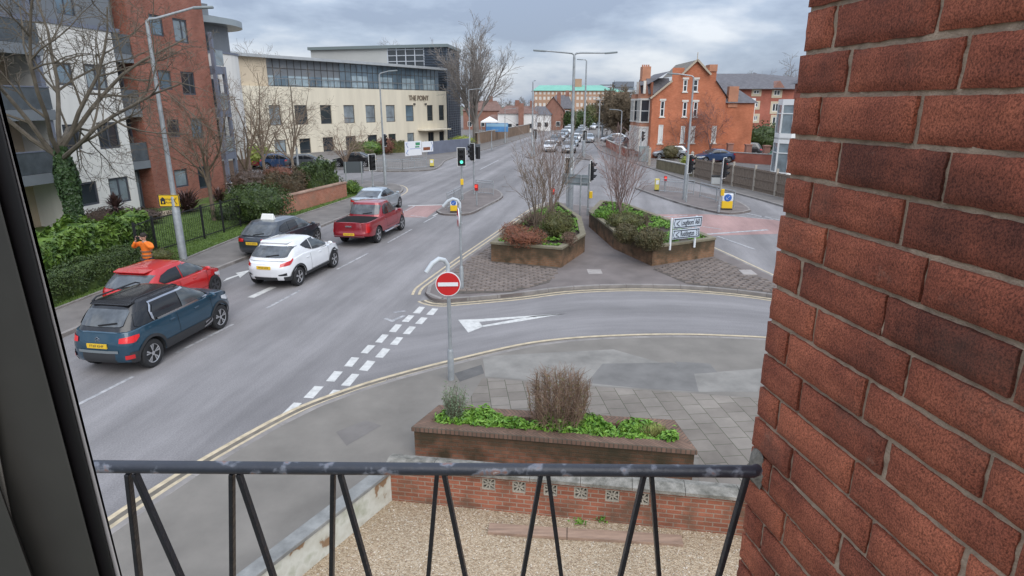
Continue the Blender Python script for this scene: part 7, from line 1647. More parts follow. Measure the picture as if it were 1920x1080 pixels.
P_ = dict(white=wht, silver=paint('silver', (.36, .38, .40), .6), black=paint('black', (.012, .012, .014)), blue=paint('mid_blue', (.03, .07, .16), .3), grey=paint('mid_grey', (.10, .11, .12), .5), purple=paint('purple', (.05, .025, .12), .3), pale=paint('pale_blue', (.30, .36, .40), .5), red=paint('red_small', (.3, .015, .015)))
proto = {}
def put(col, kind, px, py, heading, label, group, z=0.0):
    k = (col, kind)
    p = G(px, py, z)
    if k not in proto: o = small(P_[col], label, kind); proto[k] = o; o.location = (p.x, p.y, z+.005); o.rotation_euler = (0, 0, heading); o['group'] = group
    else: o = copy_thing(proto[k], (p.x, p.y, z+.005), heading, label, group)
    return o
QG = 'cars queueing towards the viewer on the far road'
HQ = R(-90-8)
for col, kind, px, py, lab in [('white', 'hatch', 1031, 284, 'white hatchback first in the left lane of the oncoming queue'), ('grey', 'suv', 1042, 272, 'grey car second in the left lane of the oncoming queue'), ('silver', 'hatch', 1051, 264, 'silver car third in the left lane of the oncoming queue'), ('pale', 'saloon', 1058, 257, 'pale blue car fourth in the left lane of the oncoming queue'), ('white', 'suv', 1064, 251, 'white car fifth in the left lane of the oncoming queue'), ('silver', 'suv', 1069, 246, 'silver car sixth in the left lane of the oncoming queue'),
                               ('silver', 'suv', 1067, 286, 'silver SUV first in the right lane of the oncoming queue, behind the lamp column'), ('pale', 'hatch', 1074, 274, 'pale blue car second in the right lane of the oncoming queue'), ('white', 'saloon', 1079, 266, 'white car third in the right lane of the oncoming queue'), ('grey', 'hatch', 1085, 258, 'grey car fourth in the right lane of the oncoming queue'), ('silver', 'saloon', 1089, 251, 'silver car fifth in the right lane of the oncoming queue'), ('white', 'hatch', 1092, 246, 'white car sixth in the right lane of the oncoming queue'),
                               ('silver', 'hatch', 1105, 267, 'silver car on its own nearest the right hand kerb of the far road'), ('white', 'suv', 1111, 243, 'white car far off in the lane nearest the right kerb'), ('grey', 'saloon', 1123, 240, 'grey car far off, rightmost on the far road'), ('white', 'hatch', 1117, 236, 'tiny white car at the far end of the road')]:
    put(col, kind, px, py, HQ, lab, QG)
PG = 'cars parked behind walls and hedges'
put('silver', 'hatch', 1257, 297, R(170), 'silver hatchback parked in front of the Victorian house behind the mossy wall', PG, .1)
put('black', 'suv', 1392, 293, R(172), 'black car parked behind the red car park wall of the flats', PG, .1)
put('black', 'hatch', 1366, 287, R(200), 'black car half hidden left of the other black car at the flats', PG, .1)
put('purple', 'hatch', 1437, 277, R(150), 'purple car parked before the ground floor of the flats', PG, .1)
put('white', 'suv', 1456, 284, R(175), 'white car at the right of the flats car park next to the bay house', PG, .1)
put('blue', 'saloon', 1338, 304, R(190), 'blue car mostly hidden behind the timber fence', PG, .1)
put('silver', 'saloon', 1153, 268, R(185), 'silver car parked on the forecourt left of the Victorian house', PG, .6)
put('black', 'hatch', 1163, 277, R(240), 'dark car below the silver one on the forecourt of the Victorian house', PG, .1)
put('black', 'saloon', 664, 312, R(178), 'dark saloon parked behind the sign board in front of the office', PG, .1)
put('blue', 'hatch', 530, 316, R(5), 'blue car parked under the office windows at the left', PG, .1)
put('silver', 'hatch', 478, 314, R(10), 'silver car parked beside the round corner of the flats', PG, .1)
put('grey', 'saloon', 580, 316, R(5), 'grey car parked behind the retaining wall hedge', PG, .1)
put('red', 'hatch', 505, 313, R(60), 'small red car between the parked silver and blue cars', PG, .1)
# ================================================================== THE MAN IN ORANGE
skin = mat('skin', (.42, .24, .17), .6, .08, 6); hiviz = mat('orange_hi_vis', (.85, .19, .015), .7, .14, 6, .3, 12); trous = mat('dark_trousers', (.03, .028, .032), .85, .2, 6); hairm = mat('dark_hair', (.022, .015, .012), .8, .2, 20); refl = mat('grey_reflective_band', (.24, .13, .08), .5); boot = mat('black_boot', (.015, .014, .013), .6)
pb = G(284, 530, KH); man = thing('person', 'person in an orange hi-vis jacket, hands raised to the face, beside the hedge', 'person', tuple(pb), R(-8))
def skin_mesh(name, V, E, m, parent, sub=2):
    me = bpy.data.meshes.new(name); me.from_pydata([v[0] for v in V], E, []); o = bpy.data.objects.new(name, me); C.objects.link(o); o.parent = parent; me.materials.append(m)
    md = o.modifiers.new('skin', 'SKIN'); md.use_smooth_shade = True
    for i, v in enumerate(V): me.skin_vertices[0].data[i].radius = (v[1], v[2] if len(v) > 2 else v[1])
    me.skin_vertices[0].data[0].use_root = True
    sb = o.modifiers.new('sub', 'SUBSURF'); sb.levels = sub; sb.render_levels = sub; return o
# facing the viewer: -Y is forward
V = [((0, 0, .95), .15, .11), ((0, .01, 1.12), .135, .10), ((0, .01, 1.30), .165, .115), ((0, .0, 1.44), .12, .09), ((0, -.01, 1.52), .052), ((0, -.02, 1.60), .075, .085), ((0, -.03, 1.70), .082, .098), ((0, -.02, 1.77), .06, .07),
     ((.19, 0, 1.43), .058), ((.34, -.10, 1.30), .047), ((.30, -.18, 1.33), .042), ((.13, -.24, 1.60), .030), ((-.19, 0, 1.43), .058), ((-.36, -.10, 1.31), .047), ((-.31, -.18, 1.34), .042), ((-.12, -.24, 1.60), .030),
     ((.10, 0, .86), .095), ((.11, -.01, .50), .062), ((.11, .02, .10), .042), ((-.10, 0, .86), .095), ((-.11, -.01, .50), .062), ((-.11, .02, .10), .042)]
E_ = [(0, 1), (1, 2), (2, 3), (3, 4), (4, 5), (5, 6), (6, 7), (3, 8), (8, 9), (9, 10), (10, 11), (3, 12), (12, 13), (13, 14), (14, 15), (0, 16), (16, 17), (17, 18), (0, 19), (19, 20), (20, 21)]
body = skin_mesh('body', V, E_, skin, man)
def hand(sd):
    base = Vector((.12*sd, -.25, 1.61)); V = [(tuple(base), .030, .018), (tuple(base+Vector((-.03*sd, -.015, .05))), .036, .018), (tuple(base+Vector((-.045*sd, -.02, .085))), .034, .016)]; E = [(0, 1), (1, 2)]
    for k, (dx, l) in enumerate(((-.028, .055), (-.010, .068), (.008, .064), (.026, .050))):
        a = base+Vector(((-.045+dx*.9)*sd, -.022, .088)); b_ = a+Vector((-.012*sd, -.006, l*.5)); c_ = b_+Vector((-.02*sd, .012, l*.35)); i = len(V); V += [(tuple(a), .0085), (tuple(b_), .008), (tuple(c_), .0065)]; E += [(2, i), (i, i+1), (i+1, i+2)]
    i = len(V); V += [(tuple(base+Vector((-.055*sd, -.03, .035))), .010), (tuple(base+Vector((-.078*sd, -.028, .06))), .008)]; E += [(1, i), (i, i+1)]
    return skin_mesh('hand', V, E, skin, man, 1)
hand(1); hand(-1)
V = [((0, 0, .84), .185, .14), ((0, .01, 1.0), .178, .135), ((0, .01, 1.14), .165, .128), ((0, .01, 1.32), .195, .14), ((0, .0, 1.45), .13, .11), ((.20, 0, 1.44), .082), ((.36, -.10, 1.30), .075), ((.31, -.18, 1.34), .066), ((.17, -.23, 1.54), .052), ((-.20, 0, 1.44), .082), ((-.38, -.10, 1.31), .075), ((-.32, -.18, 1.35), .066), ((-.16, -.23, 1.54), .052)]
jk = skin_mesh('jacket', V, [(0, 1), (1, 2), (2, 3), (3, 4), (4, 5), (5, 6), (6, 7), (7, 8), (4, 9), (9, 10), (10, 11), (11, 12)], hiviz, man)
q = MB()
for z in (1.02, 1.16): q.lathe([(.203, z-.025), (.206, z+.025)], (0, 0, 0), 20); 
q.v = [(a, b*.80+.01, c) for a, b, c in q.v]; q.build('reflective_band', refl, man)
V = [((0, 0, .93), .155, .12), ((.10, 0, .84), .105), ((.115, -.01, .50), .078), ((.115, .02, .10), .065), ((-.10, 0, .84), .105), ((-.115, -.01, .50), .078), ((-.115, .02, .10), .065)]
skin_mesh('trousers', V, [(0, 1), (1, 2), (2, 3), (0, 4), (4, 5), (5, 6)], trous, man)
for sd in (1, -1): skin_mesh('boot', [((.115*sd, .03, .06), .05), ((.115*sd, -.06, .045), .045), ((.12*sd, -.15, .035), .036)], [(0, 1), (1, 2)], boot, man, 1)
hb = MB(); hb.lathe([(.098, -.02), (.104, .03), (.09, .08), (.055, .112), (0, .122)], (0, 0, 1.70), 14); hb.v = [(a*.92, b*1.08-.012+.02*(1 if b > 0 else .2), c-(.05 if b > .05 else 0)) for a, b, c in hb.v]; hb.build('hair', hairm, man, smooth=True)
for sd in (1, -1): MB().lathe([(.0, -.006), (.022, -.004), (.022, .004), (0, .006)], (sd*.088, -.01, 1.68), 10, 'x').build('ear', skin, man, smooth=True)
fm_ = MB(); fm_.add([(-.012, -.118, 1.665), (.012, -.118, 1.665), (0, -.142, 1.66), (0, -.118, 1.71)], [(0, 1, 2), (1, 3, 2), (3, 0, 2)]); fm_.build('nose', skin, man)
for sd in (1, -1): MB().lathe([(0, 0), (.012, .004), (0, .007)], (sd*.033, -.120, 1.705), 8, 'y').build('eye', black, man)
MB().box(-.024, -.121, 1.632, .024, -.112, 1.639).build('mouth', mat('lips', (.35, .12, .10), .6), man)
ph = MB(); ph.box(-.075, -.30, 1.655, .075, -.285, 1.735); o = ph.build('phone', black, None, bevel=.006); o.location = pb; o.rotation_euler = (0, 0, R(-8)); tag(o, 'dark phone or camera held up by the person in orange', 'phone')
# ================================================================== FOREGROUND
# gravel yard
def gravel_mat():
    m = bpy.data.materials.new('gravel'); m.use_nodes = True; t = m.node_tree; p = t.nodes['Principled BSDF']; L = t.links.new; p.inputs['Roughness'].default_value = .9
    c = t.nodes.new('ShaderNodeTexCoord'); v = t.nodes.new('ShaderNodeTexVoronoi'); v.inputs['Scale'].default_value = 52; L(c.outputs['Object'], v.inputs['Vector'])
    r = t.nodes.new('ShaderNodeValToRGB'); r.color_ramp.elements[0].color = (.28, .20, .12, 1); r.color_ramp.elements[1].color = (.54, .44, .315, 1); e = r.color_ramp.elements.new(.5); e.color = (.43, .325, .215, 1)
    sp = t.nodes.new('ShaderNodeSeparateColor'); L(v.outputs['Color'], sp.inputs[0]); L(sp.outputs[0], r.inputs[0])
    n = t.nodes.new('ShaderNodeTexNoise'); n.inputs['Scale'].default_value = .9; n.inputs['Detail'].default_value = 5; L(c.outputs['Object'], n.inputs['Vector']); mr = t.nodes.new('ShaderNodeMapRange'); mr.inputs[3].default_value = .75; mr.inputs[4].default_value = 1.22; L(n.outputs['Fac'], mr.inputs[0])
    mx = t.nodes.new('ShaderNodeVectorMath'); mx.operation = 'SCALE'; L(r.outputs[0], mx.inputs[0]); L(mr.outputs[0], mx.inputs[3]); L(mx.outputs[0], p.inputs['Base Color'])
    b = t.nodes.new('ShaderNodeBump'); b.inputs['Strength'].default_value = 1; b.inputs['Distance'].default_value = .02; b.invert = True; L(v.outputs['Distance'], b.inputs['Height']); L(b.outputs[0], p.inputs['Normal']); return m
m_grav = gravel_mat(); ZG = KH+.01
yard = [G2(735, 938, ZG), G2(1375, 1002, ZG), (8, 6), (8, -2), (-3.5, -2), G2(560, 1085, ZG)]
struct(MB().prism(yard, ZG-.05, ZG, sides=False), 'gravel_yard', m_grav)
rng = random.Random(4); mb = MB(); ms = [mat('stone_pale', (.52, .45, .36), .85, .2, 9), mat('stone_tan', (.38, .28, .19), .85, .2, 9), mat('stone_brown', (.27, .19, .13), .85, .2, 9)]
n = 0
while n < 7000:
    x = rng.uniform(-3, 4.2); y = rng.uniform(4.5, 9.4)
    if not inpoly((x, y), yard): continue
    n += 1; r = rng.uniform(.007, .017); c = Vector((x, y, ZG+r*.35)); d = [rv(rng)*r*.35 for _ in range(6)]
    vs = [c+Vector(k)*r+d[i] for i, k in enumerate(((1, 0, 0), (-1, 0, 0), (0, 1, 0), (0, -1, 0), (0, 0, .7), (0, 0, -.7)))]
    mb.add(vs, [(0, 2, 4), (2, 1, 4), (1, 3, 4), (3, 0, 4)], None, rng.choice((0, 0, 1, 1, 2)))
tag(mb.build('gravel', ms), 'loose tan gravel stones covering the yard below the window', 'gravel', kind='stuff')
# plank
a = G(918, 985, ZG); b = G(1277, 1008, ZG); a2 = G(918, 1000, ZG); W = Wall(a, b); o = thing('timber_plank', 'long weathered timber plank lying on the gravel', 'plank', (0, 0, 0)); mb = MB(); h = .045
N_ = 24
for i in range(N_):
    u0 = W.L*i/N_; u1 = W.L*(i+1)/N_; f = lambda u: .012*math.sin(u*2.1)
    wbox(mb, W, u0, ZG+f(u0)*.4, 0+f(u0), u1, ZG+h+f(u0)*.4, .21+f(u0))
tag(mb.build('board', mat('plank_wood', (.29, .195, .14), .8, .28, 2.2, .3, 30, stretch=(1, 8, 1)), o), None)
mb = MB(); wbox(mb, W, W.L*.41, ZG, .0, W.L*.41+.01, ZG+h+.012, .22); mb.build('board_joint', m_soil, o)
# garden wall with pierced vent blocks
gw_brick = brick_mat('garden_wall_brick', (.25, .088, .052), (.35, .13, .078), (.31, .225, .17), dirt=(.12, .075, .05), dscale=1.5, bump=.6)
a = G(735, 938, ZG); b = G(1376, 1003, ZG); W = Wall(a, b); hW = .62; h0 = ZG-.05
o = thing('garden_wall', 'low red brick garden wall with pierced vent blocks and mossy concrete coping', 'wall', (a.x, a.y, 0))
holes = []
for px in (916, 973, 1032, 1089, 1148, 1204): u, z = W.uz(px, 912+(px-916)*.088); holes.append((u-.105, ZG+.36, u+.105, ZG+.565))
mb = MB(); wall_mesh(mb, W, -.0, h0, W.L+1.5, ZG+hW, holes, th=.10); W2 = Wall(W.at(W.L+1.5, 0, -.22), W.at(0, 0, -.22)); wall_mesh(mb, W2, 0, h0, W2.L, ZG+hW)
mb.build('wall_body', gw_brick, o, world=True)
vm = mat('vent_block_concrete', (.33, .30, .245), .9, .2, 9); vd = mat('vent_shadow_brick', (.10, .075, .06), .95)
for (u0, z0, u1, z1) in holes:
    mb = MB(); f = .022
    for e in ((u0, z0, u1, z0+f), (u0, z1-f, u1, z1), (u0, z0+f, u0+f, z1-f), (u1-f, z0+f, u1, z1-f)): wbox(mb, W, e[0], e[1], -.09, e[2], e[3], -.012)
    c_ = W.at((u0+u1)/2, (z0+z1)/2, -.045); rr = (u1-u0)/2-f*.5
    for k in range(8):
        an = PI*k/4+.2; e_ = c_+W.t*math.cos(an)*rr*1.05+Vector((0, 0, 1))*math.sin(an)*rr*1.05; mb.bar(c_, e_, .022, .05, W.n)
    p = mb.build('vent_block', vm, o, world=True)
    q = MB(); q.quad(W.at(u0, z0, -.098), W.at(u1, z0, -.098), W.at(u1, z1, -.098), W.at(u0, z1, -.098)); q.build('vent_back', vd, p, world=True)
mb = MB(); NS = 9; LL = W.L+1.5
for i in range(NS):
    u0 = -.06+(LL+.1)*i/NS+.004; u1 = -.06+(LL+.1)*(i+1)/NS-.004; z = ZG+hW
    vs = [W.at(u, zz, d) for u in (u0, u1) for d, zz in ((.06, z), (.06, z+.055), (-.11, z+.095), (-.28, z+.055), (-.28, z))]
    mb.add(vs, [(0, 1, 6, 5), (1, 2, 7, 6), (2, 3, 8, 7), (3, 4, 9, 8), (4, 0, 5, 9), (0, 4, 3, 2, 1), (5, 6, 7, 8, 9)])
mb.build('coping', mat('mossy_coping_grey', (.085, .082, .066), .95, 0, 7, .8, 45, col2=(.30, .28, .245), detail=9), o, world=True)
for px, py, lab in ((1086, 984, 'small green weed at the foot of the garden wall'), (1128, 978, 'tiny weed by the plank under the vent blocks'), (1352, 990, 'green weed at the right end of the garden wall')):
    c = G(px, py, ZG); mb = MB(); rng = random.Random(px)
    for i in range(40): leaf(mb, c+Vector((rng.gauss(0, .05), rng.gauss(0, .03), rng.uniform(.01, .10))), rv(rng), .05, .03, rng)
    tag(mb.build('weed', l_green2), lab, 'weed')
# white rendered side wall
def render_flaky():
    m = bpy.data.materials.new('flaking_white_render'); m.use_nodes = True; t = m.node_tree; p = t.nodes['Principled BSDF']; L = t.links.new; p.inputs['Roughness'].default_value = .9
    c = t.nodes.new('ShaderNodeTexCoord'); n = t.nodes.new('ShaderNodeTexNoise'); n.inputs['Scale'].default_value = 2.3; n.inputs['Detail'].default_value = 6; L(c.outputs['Object'], n.inputs['Vector'])
    r = t.nodes.new('ShaderNodeValToRGB'); r.color_ramp.interpolation = 'LINEAR'; E = r.color_ramp.elements; E[0].position = .36; E[0].color = (.24, .15, .085, 1); E[1].position = .39; E[1].color = (.46, .45, .38, 1); e = E.new(.50); e.color = (.56, .56, .50, 1); e = E.new(.62); e.color = (.33, .34, .25, 1)
    L(n.outputs['Fac'], r.inputs[0]); L(r.outputs[0], p.inputs['Base Color']); b = t.nodes.new('ShaderNodeBump'); b.inputs['Strength'].default_value = .5; b.inputs['Distance'].default_value = .02; L(n.outputs['Fac'], b.inputs['Height']); L(b.outputs[0], p.inputs['Normal']); return m
a = G(560, 1085, ZG); b = G(736, 937, ZG); d = (b-a).normalized(); a0 = a-d*2.5; W = Wall(a0, b); o = thing('garden_wall', 'low white rendered garden wall with flaking paint, left of the gravel yard', 'wall', (b.x, b.y, 0))
mb = MB(); wbox(mb, W, 0, h0, -.16, W.L, ZG+.50, 0); mb.build('wall_body', render_flaky(), o, world=True)
mb = MB(); wbox(mb, W, -.02, ZG+.50, -.20, W.L+.02, ZG+.56, .035); mb.build('coping', mat('wall_top_grey', (.20, .20, .19), .9, .3, 4, .3), o, world=True, bevel=.01)
# ---------------------------------------------------------------- juliet railing
def RP(px, py, Y): return AY(px, py, Y)
YR = 1.10; iron = mat('black_iron_paint', (.012, .012, .016), .38, .3, 30, .25, 60, spec=.5)
def rail_paint():
    m = bpy.data.materials.new('worn_rail_paint'); m.use_nodes = True; t = m.node_tree; p = t.nodes['Principled BSDF']; L = t.links.new; p.inputs['Roughness'].default_value = .42
    c = t.nodes.new('ShaderNodeTexCoord'); n = t.nodes.new('ShaderNodeTexNoise'); n.inputs['Scale'].default_value = 22; n.inputs['Detail'].default_value = 6; L(c.outputs['Object'], n.inputs['Vector'])
    r = t.nodes.new('ShaderNodeValToRGB'); E = r.color_ramp.elements; E[0].position = .0; E[0].color = (.016, .018, .026, 1); E[1].position = .56; E[1].color = (.03, .034, .046, 1); e = E.new(.625); e.color = (.16, .17, .20, 1); e = E.new(.68); e.color = (.22, .11, .08, 1); e = E.new(.73); e.color = (.42, .42, .44, 1)
    L(n.outputs['Fac'], r.inputs[0]); L(r.outputs[0], p.inputs['Base Color'])
    b = t.nodes.new('ShaderNodeBump'); b.inputs['Strength'].default_value = .35; b.inputs['Distance'].default_value = .003; n2 = t.nodes.new('ShaderNodeTexNoise'); n2.inputs['Scale'].default_value = 70; L(c.outputs['Object'], n2.inputs['Vector']); L(n2.outputs['Fac'], b.inputs['Height']); L(b.outputs[0], p.inputs['Normal']); return m
ra = RP(60, 874, YR); rb = RP(1412, 884, YR); o = thing('balcony_railing', 'black iron railing with zigzag bars below the window', 'railing', tuple(ra))
MB().tube([ra+(rb-ra)*(i/12) for i in range(13)]+[rb+Vector((.012, .012, -.004))], .0128, 14).build('top_rail', rail_paint(), o, world=True, smooth=True)
k = 0
for px, xl_, xr_ in ((245, 266, 332), (440, 441, 506), (630, 627, 686), (825, 808, 866), (1020, 985, 1046), (1214, 1168, 1229), (1408, 1352, None)):
    t_ = AY(px, 884, YR)
    for j, xb in enumerate((xl_, xr_)):
        if xb is None: continue
        b_ = AY(xb, 1080, YR); d = (b_-t_).normalized(); top = t_+Vector(((-.006, .008)[j], 0, -.004)); e = top+d*.88
        q = MB(); q.bar(top, e, .0088, .0165, Vector((0, 1, 0))); q.build('baluster', iron, o, world=True, bevel=.0015); k += 1
zbm = t_.z-.87; q = MB(); q.tube([Vector((ra.x, YR, zbm)), Vector((rb.x, YR, zbm))], .010, 10); q.build('bottom_rail', iron, o, world=True)
mp_ = AY(1421, 884, YR+.02); q = MB(); rng = random.Random(2)
# ---------------------------------------------------------------- near brick wall: real bricks on a mortar bed
E0_ = AY(1493, 190, 1.235); WD = Vector((-.155, 1, 0)).normalized(); wd = -WD            # along the wall, away from its far corner towards the viewer
wn_ = Vector((-WD.y, WD.x, 0))                                                        # out of the wall, to the left
CRS = .0752; BL = .2275; JT = .0090
bw_o = thing('brick_wall', 'red wire cut brick wall with sandy mortar filling the right side, right by the window', 'wall', (E0_.x, E0_.y, 0))
def face_brick_mat():
    m = bpy.data.materials.new('dragfaced_brick'); m.use_nodes = True; t = m.node_tree; p = t.nodes['Principled BSDF']; L = t.links.new; p.inputs['Roughness'].default_value = .85; p.inputs['Specular IOR Level'].default_value = .3
    c = t.nodes.new('ShaderNodeTexCoord')
    def nz(sc, det=3, ro=.6, stretch=None):
        n = t.nodes.new('ShaderNodeTexNoise'); n.inputs['Scale'].default_value = sc; n.inputs['Detail'].default_value = det; n.inputs['Roughness'].default_value = ro
        if stretch:
            mp = t.nodes.new('ShaderNodeMapping'); mp.inputs['Scale'].default_value = stretch; L(c.outputs['Object'], mp.inputs[0]); L(mp.outputs[0], n.inputs[0])
        else: L(c.outputs['Object'], n.inputs[0])
        return n.outputs['Fac']
    at = t.nodes.new('ShaderNodeAttribute'); at.attribute_name = 'fired'; 
    r = t.nodes.new('ShaderNodeValToRGB'); E = r.color_ramp.elements; E[0].position = 0; E[0].color = (.125, .040, .026, 1); E[1].position = 1; E[1].color = (.47, .145, .078, 1); e = E.new(.45); e.color = (.29, .084, .048, 1)
    ad = t.nodes.new('ShaderNodeMath'); ad.operation = 'MULTIPLY_ADD'; mr = t.nodes.new('ShaderNodeMapRange'); mr.inputs[1].default_value = .3; mr.inputs[2].default_value = .7; mr.inputs[3].default_value = -.38; mr.inputs[4].default_value = .38; L(nz(7, 4), mr.inputs[0]); L(at.outputs['Fac'], ad.inputs[0]); ad.inputs[1].default_value = 1; L(mr.outputs[0], ad.inputs[2]); L(ad.outputs[0], r.inputs[0])
    g = nz(360, 5, .75, (1, 1, .8)); gr = t.nodes.new('ShaderNodeMapRange'); gr.inputs[1].default_value = .38; gr.inputs[2].default_value = .60; gr.inputs[3].default_value = .36; gr.inputs[4].default_value = 1.36; L(g, gr.inputs[0])
    mx = t.nodes.new('ShaderNodeVectorMath'); mx.operation = 'SCALE'; L(r.outputs[0], mx.inputs[0]); L(gr.outputs[0], mx.inputs[3]); L(mx.outputs[0], p.inputs['Base Color'])
    sm = t.nodes.new('ShaderNodeMapRange'); sm.inputs[1].default_value = .62; sm.inputs[2].default_value = .78; sm.inputs[4].default_value = .55; L(nz(13, 8, .7), sm.inputs[0])
    q = t.nodes.new('ShaderNodeMix'); q.data_type = 'RGBA'; L(sm.outputs[0], q.inputs[0]); L(mx.outputs[0], q.inputs[6]); q.inputs[7].default_value = (.36, .25, .18, 1)
    dk = t.nodes.new('ShaderNodeMapRange'); dk.inputs[1].default_value = .56; dk.inputs[2].default_value = .74; dk.inputs[4].default_value = .6; L(nz(5.3, 7, .68), dk.inputs[0])
    q2 = t.nodes.new('ShaderNodeMix'); q2.data_type = 'RGBA'; L(dk.outputs[0], q2.inputs[0]); L(q.outputs[2], q2.inputs[6]); q2.inputs[7].default_value = (.085, .055, .042, 1); L(q2.outputs[2], p.inputs['Base Color'])
    b = t.nodes.new('ShaderNodeBump'); b.inputs['Strength'].default_value = .9; b.inputs['Distance'].default_value = .0022; L(g, b.inputs['Height']); L(b.outputs[0], p.inputs['Normal']); return m
def brick_geo(mb, col, u0, u1, z0, z1, d0, rng, ret=None):
    """a brick face with ragged, rounded edges; u along the wall from the corner, d out of it"""
    n = max(4, int((u1-u0)/.012)); k = 6; fired = min(1, max(.2, rng.gauss(.52, .17))); tw = rng.uniform(-.002, .002); base = len(mb.v)
    for j in range(k+1):
        for i in range(n+1):
            a = i/n; c = j/k; e = min(a*(u1-u0), (1-a)*(u1-u0), c*(z1-z0), (1-c)*(z1-z0)); rnd = -.006*max(0, 1-e/.007)**2
            u = u0+(u1-u0)*a; z = z0+(z1-z0)*c; nn = noise.noise(Vector((u*31, z*31, d0+rng.random()*0)))*.0016+noise.noise(Vector((u*9+5, z*9, 1)))*.0016
            eu = noise.noise(Vector((z*55, u0*90, 3)))*.0022*(1 if i in (0, n) else 0); ez = noise.noise(Vector((u*45, z0*90, 7)))*.0020*(1 if j in (0, k) else 0)
            p = E0_+wd*(u+eu)+wn_*(d0+rnd+nn+tw*(a-.5)); mb.v.append((p.x, p.y, z+ez))
    for j in range(k):
        for i in range(n): q = base+j*(n+1)+i; mb.f.append([q, q+1, q+n+2, q+n+1]); mb.uv.append(None); mb.mi.append(0)
    ring = [base+i for i in range(n+1)]+[base+j*(n+1)+n for j in range(1, k+1)]+[base+k*(n+1)+i for i in range(n-1, -1, -1)]+[base+j*(n+1) for j in range(k-1, 0, -1)]
    b2 = len(mb.v)
    for q in ring: v = Vector(mb.v[q]); w_ = v-wn_*.035; mb.v.append(tuple(w_))
    m = len(ring)
    for i in range(m): mb.f.append([ring[i], b2+i, b2+(i+1) % m, ring[(i+1) % m]]); mb.uv.append(None); mb.mi.append(0)
    col += [fired]*(len(mb.v)-base)
rng = random.Random(11); mb = MB(); col = []
for c_ in range(-26, 20):
    z0 = EYE+.005+c_*CRS+JT/2+.012; z1 = z0+CRS-JT; r0 = c_ % 2
    u = (.084 if r0 else .146)+rng.uniform(-.006, .006); us = [(0, u-JT)]
    while u < 1.15: us.append((u, u+BL-JT)); u += BL
    for i, (a, b_) in enumerate(us):
        j = rng.uniform(-.002, .002); out = rng.uniform(-.002, .003)
        brick_geo(mb, col, a+(rng.uniform(-.006, .004) if i == 0 else 0), b_+j, z0+rng.uniform(-.001, .001), z1+rng.uniform(-.0012, .0012), .006+out, rng)
bo = mb.build('bricks', face_brick_mat(), bw_o, world=True, smooth=True, ang=50)
at = bo.data.attributes.new('fired', 'FLOAT', 'POINT'); at.data.foreach_set('value', col)
# mortar bed
mm = mat('sandy_mortar', (.42, .305, .215), .95, .25, 26, .9, 300, bdist=.004)
mb = MB(); nu, nz_ = 120, 330; zb0, zb1 = EYE-1.98, EYE+1.48; b0 = 0
for j in range(nz_+1):
    for i in range(nu+1):
        u = .006+1.2*i/nu; z = zb0+(zb1-zb0)*j/nz_; d = -.0035+noise.noise(Vector((u*60, z*60, 2)))*.0035+noise.noise(Vector((u*14, z*14, 9)))*.002; p = E0_+wd*u+wn_*d; mb.v.append((p.x, p.y, z))
for j in range(nz_):
    for i in range(nu): q = j*(nu+1)+i; mb.f.append([q, q+1, q+nu+2, q+nu+1]); mb.uv.append(None); mb.mi.append(0)
mb.build('mortar', mm, bw_o, world=True, smooth=True, ang=60)
q = MB(); p0 = E0_+wd*.008; p1 = E0_+wd*1.2
for s_ in (0,):
    A_ = [p0-wn_*.02, p1-wn_*.02, p1-wn_*.24, p0-wn_*.24]; q.prism([(v.x, v.y) for v in A_], -.0, EYE+1.48)
q.build('wall_core', brick_flat, bw_o, world=True)
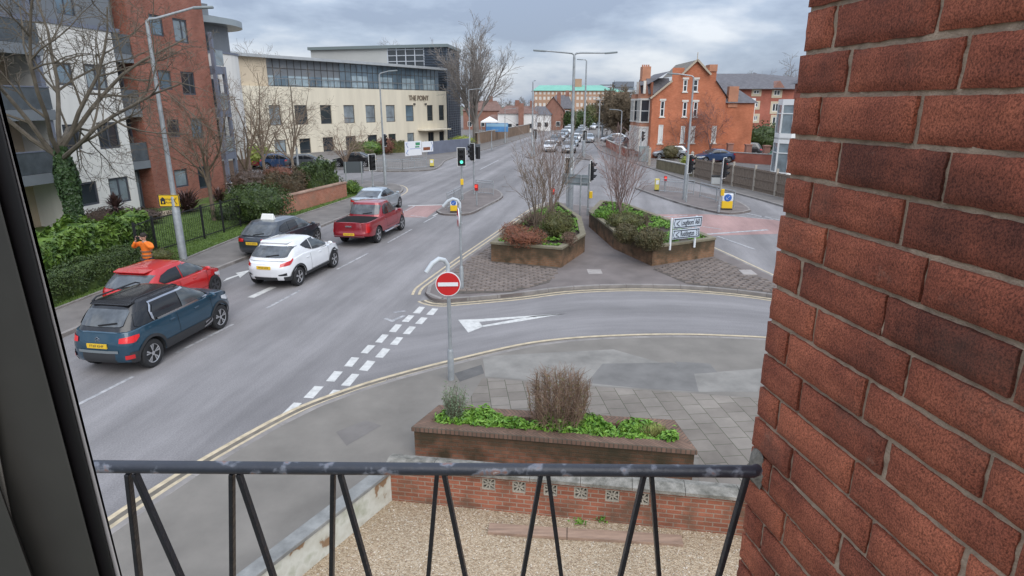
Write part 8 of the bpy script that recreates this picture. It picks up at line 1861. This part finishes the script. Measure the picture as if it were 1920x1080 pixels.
# mortar patch where the rail is let into the wall
q = MB(); rng = random.Random(3); r_ = ray(1421, 884); o_ = Vector((0, 0, EYE)); cp = o_+r_*((E0_-o_).dot(wn_)/r_.dot(wn_)); u_c = (cp-E0_).dot(wd)
ring = 14
c3 = E0_+wd*u_c+wn_*.012; c3.z = cp.z
vs = [c3+wn_*.008]; 
for k_ in range(2):
    for i in range(ring): a = 2*PI*i/ring; rr = (.018, .034)[k_]*rng.uniform(.8, 1.2); p = c3+wd*math.cos(a)*rr*.9+Vector((0, 0, math.sin(a)*rr*1.35+.008))+wn_*((.005, -.008)[k_]); vs.append(p)
fs = [(0, 1+i, 1+(i+1) % ring) for i in range(ring)]+[(1+i, 1+ring+i, 1+ring+(i+1) % ring, 1+(i+1) % ring) for i in range(ring)]; q.add(vs, fs); q.build('mortar_patch', mat('patch_mortar', (.20, .18, .15), .95, .3, 60, .9, 200, bdist=.004), bw_o, world=True)
# ---------------------------------------------------------------- open casement at the left
fo_ = thing('window_frame', 'dark out of focus window casement edge filling the left side', 'window', (0, 0, 0))
pvc = mat('shaded_sash', (.033, .031, .028), .55, .25, 6); gask = mat('black_gasket', (.004, .003, .004), .5); pale_e = mat('upvc_edge', (.52, .50, .50), .45)  # sash colour darkened to stand for the shade of the room inside
Yw = .42
def col4(xa_t, xa_b, xb_t, xb_b, y0, y1, nm, m):
    """a slightly leaning upright running from above the picture to below it"""
    def L_(xt, xb, Y): a = AY(xt, 200, Y); b = AY(xb, 1080, Y); d = (a-b); return b-d*1.2, a+d*1.6
    a0, a1 = L_(xa_t, xa_b, y0); b0, b1 = L_(xb_t, xb_b, y0); off = Vector((-.68, .73, 0))*(y1-y0)*.7       # the casement stands open, away from the viewer
    q = MB(); q.add([a0, b0, b1, a1, a0+off, b0+off, b1+off, a1+off], [(0, 1, 2, 3), (7, 6, 5, 4), (0, 4, 5, 1), (1, 5, 6, 2), (2, 6, 7, 3), (3, 7, 4, 0)]); return q.build(nm, m, fo_, bevel=.002)
col4(-2.5, 217, 3, 228, Yw, Yw+.03, 'outer_edge', pale_e)
col4(-46, 188, -3.5, 216, Yw-.006, Yw+.035, 'gasket', gask)
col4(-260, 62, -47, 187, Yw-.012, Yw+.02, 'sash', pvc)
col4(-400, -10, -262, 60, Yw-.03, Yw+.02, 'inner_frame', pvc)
col4(-150, 24, -128, 44, Yw-.020, Yw-.012, 'bead', mat('grey_bead', (.16, .15, .135), .5))
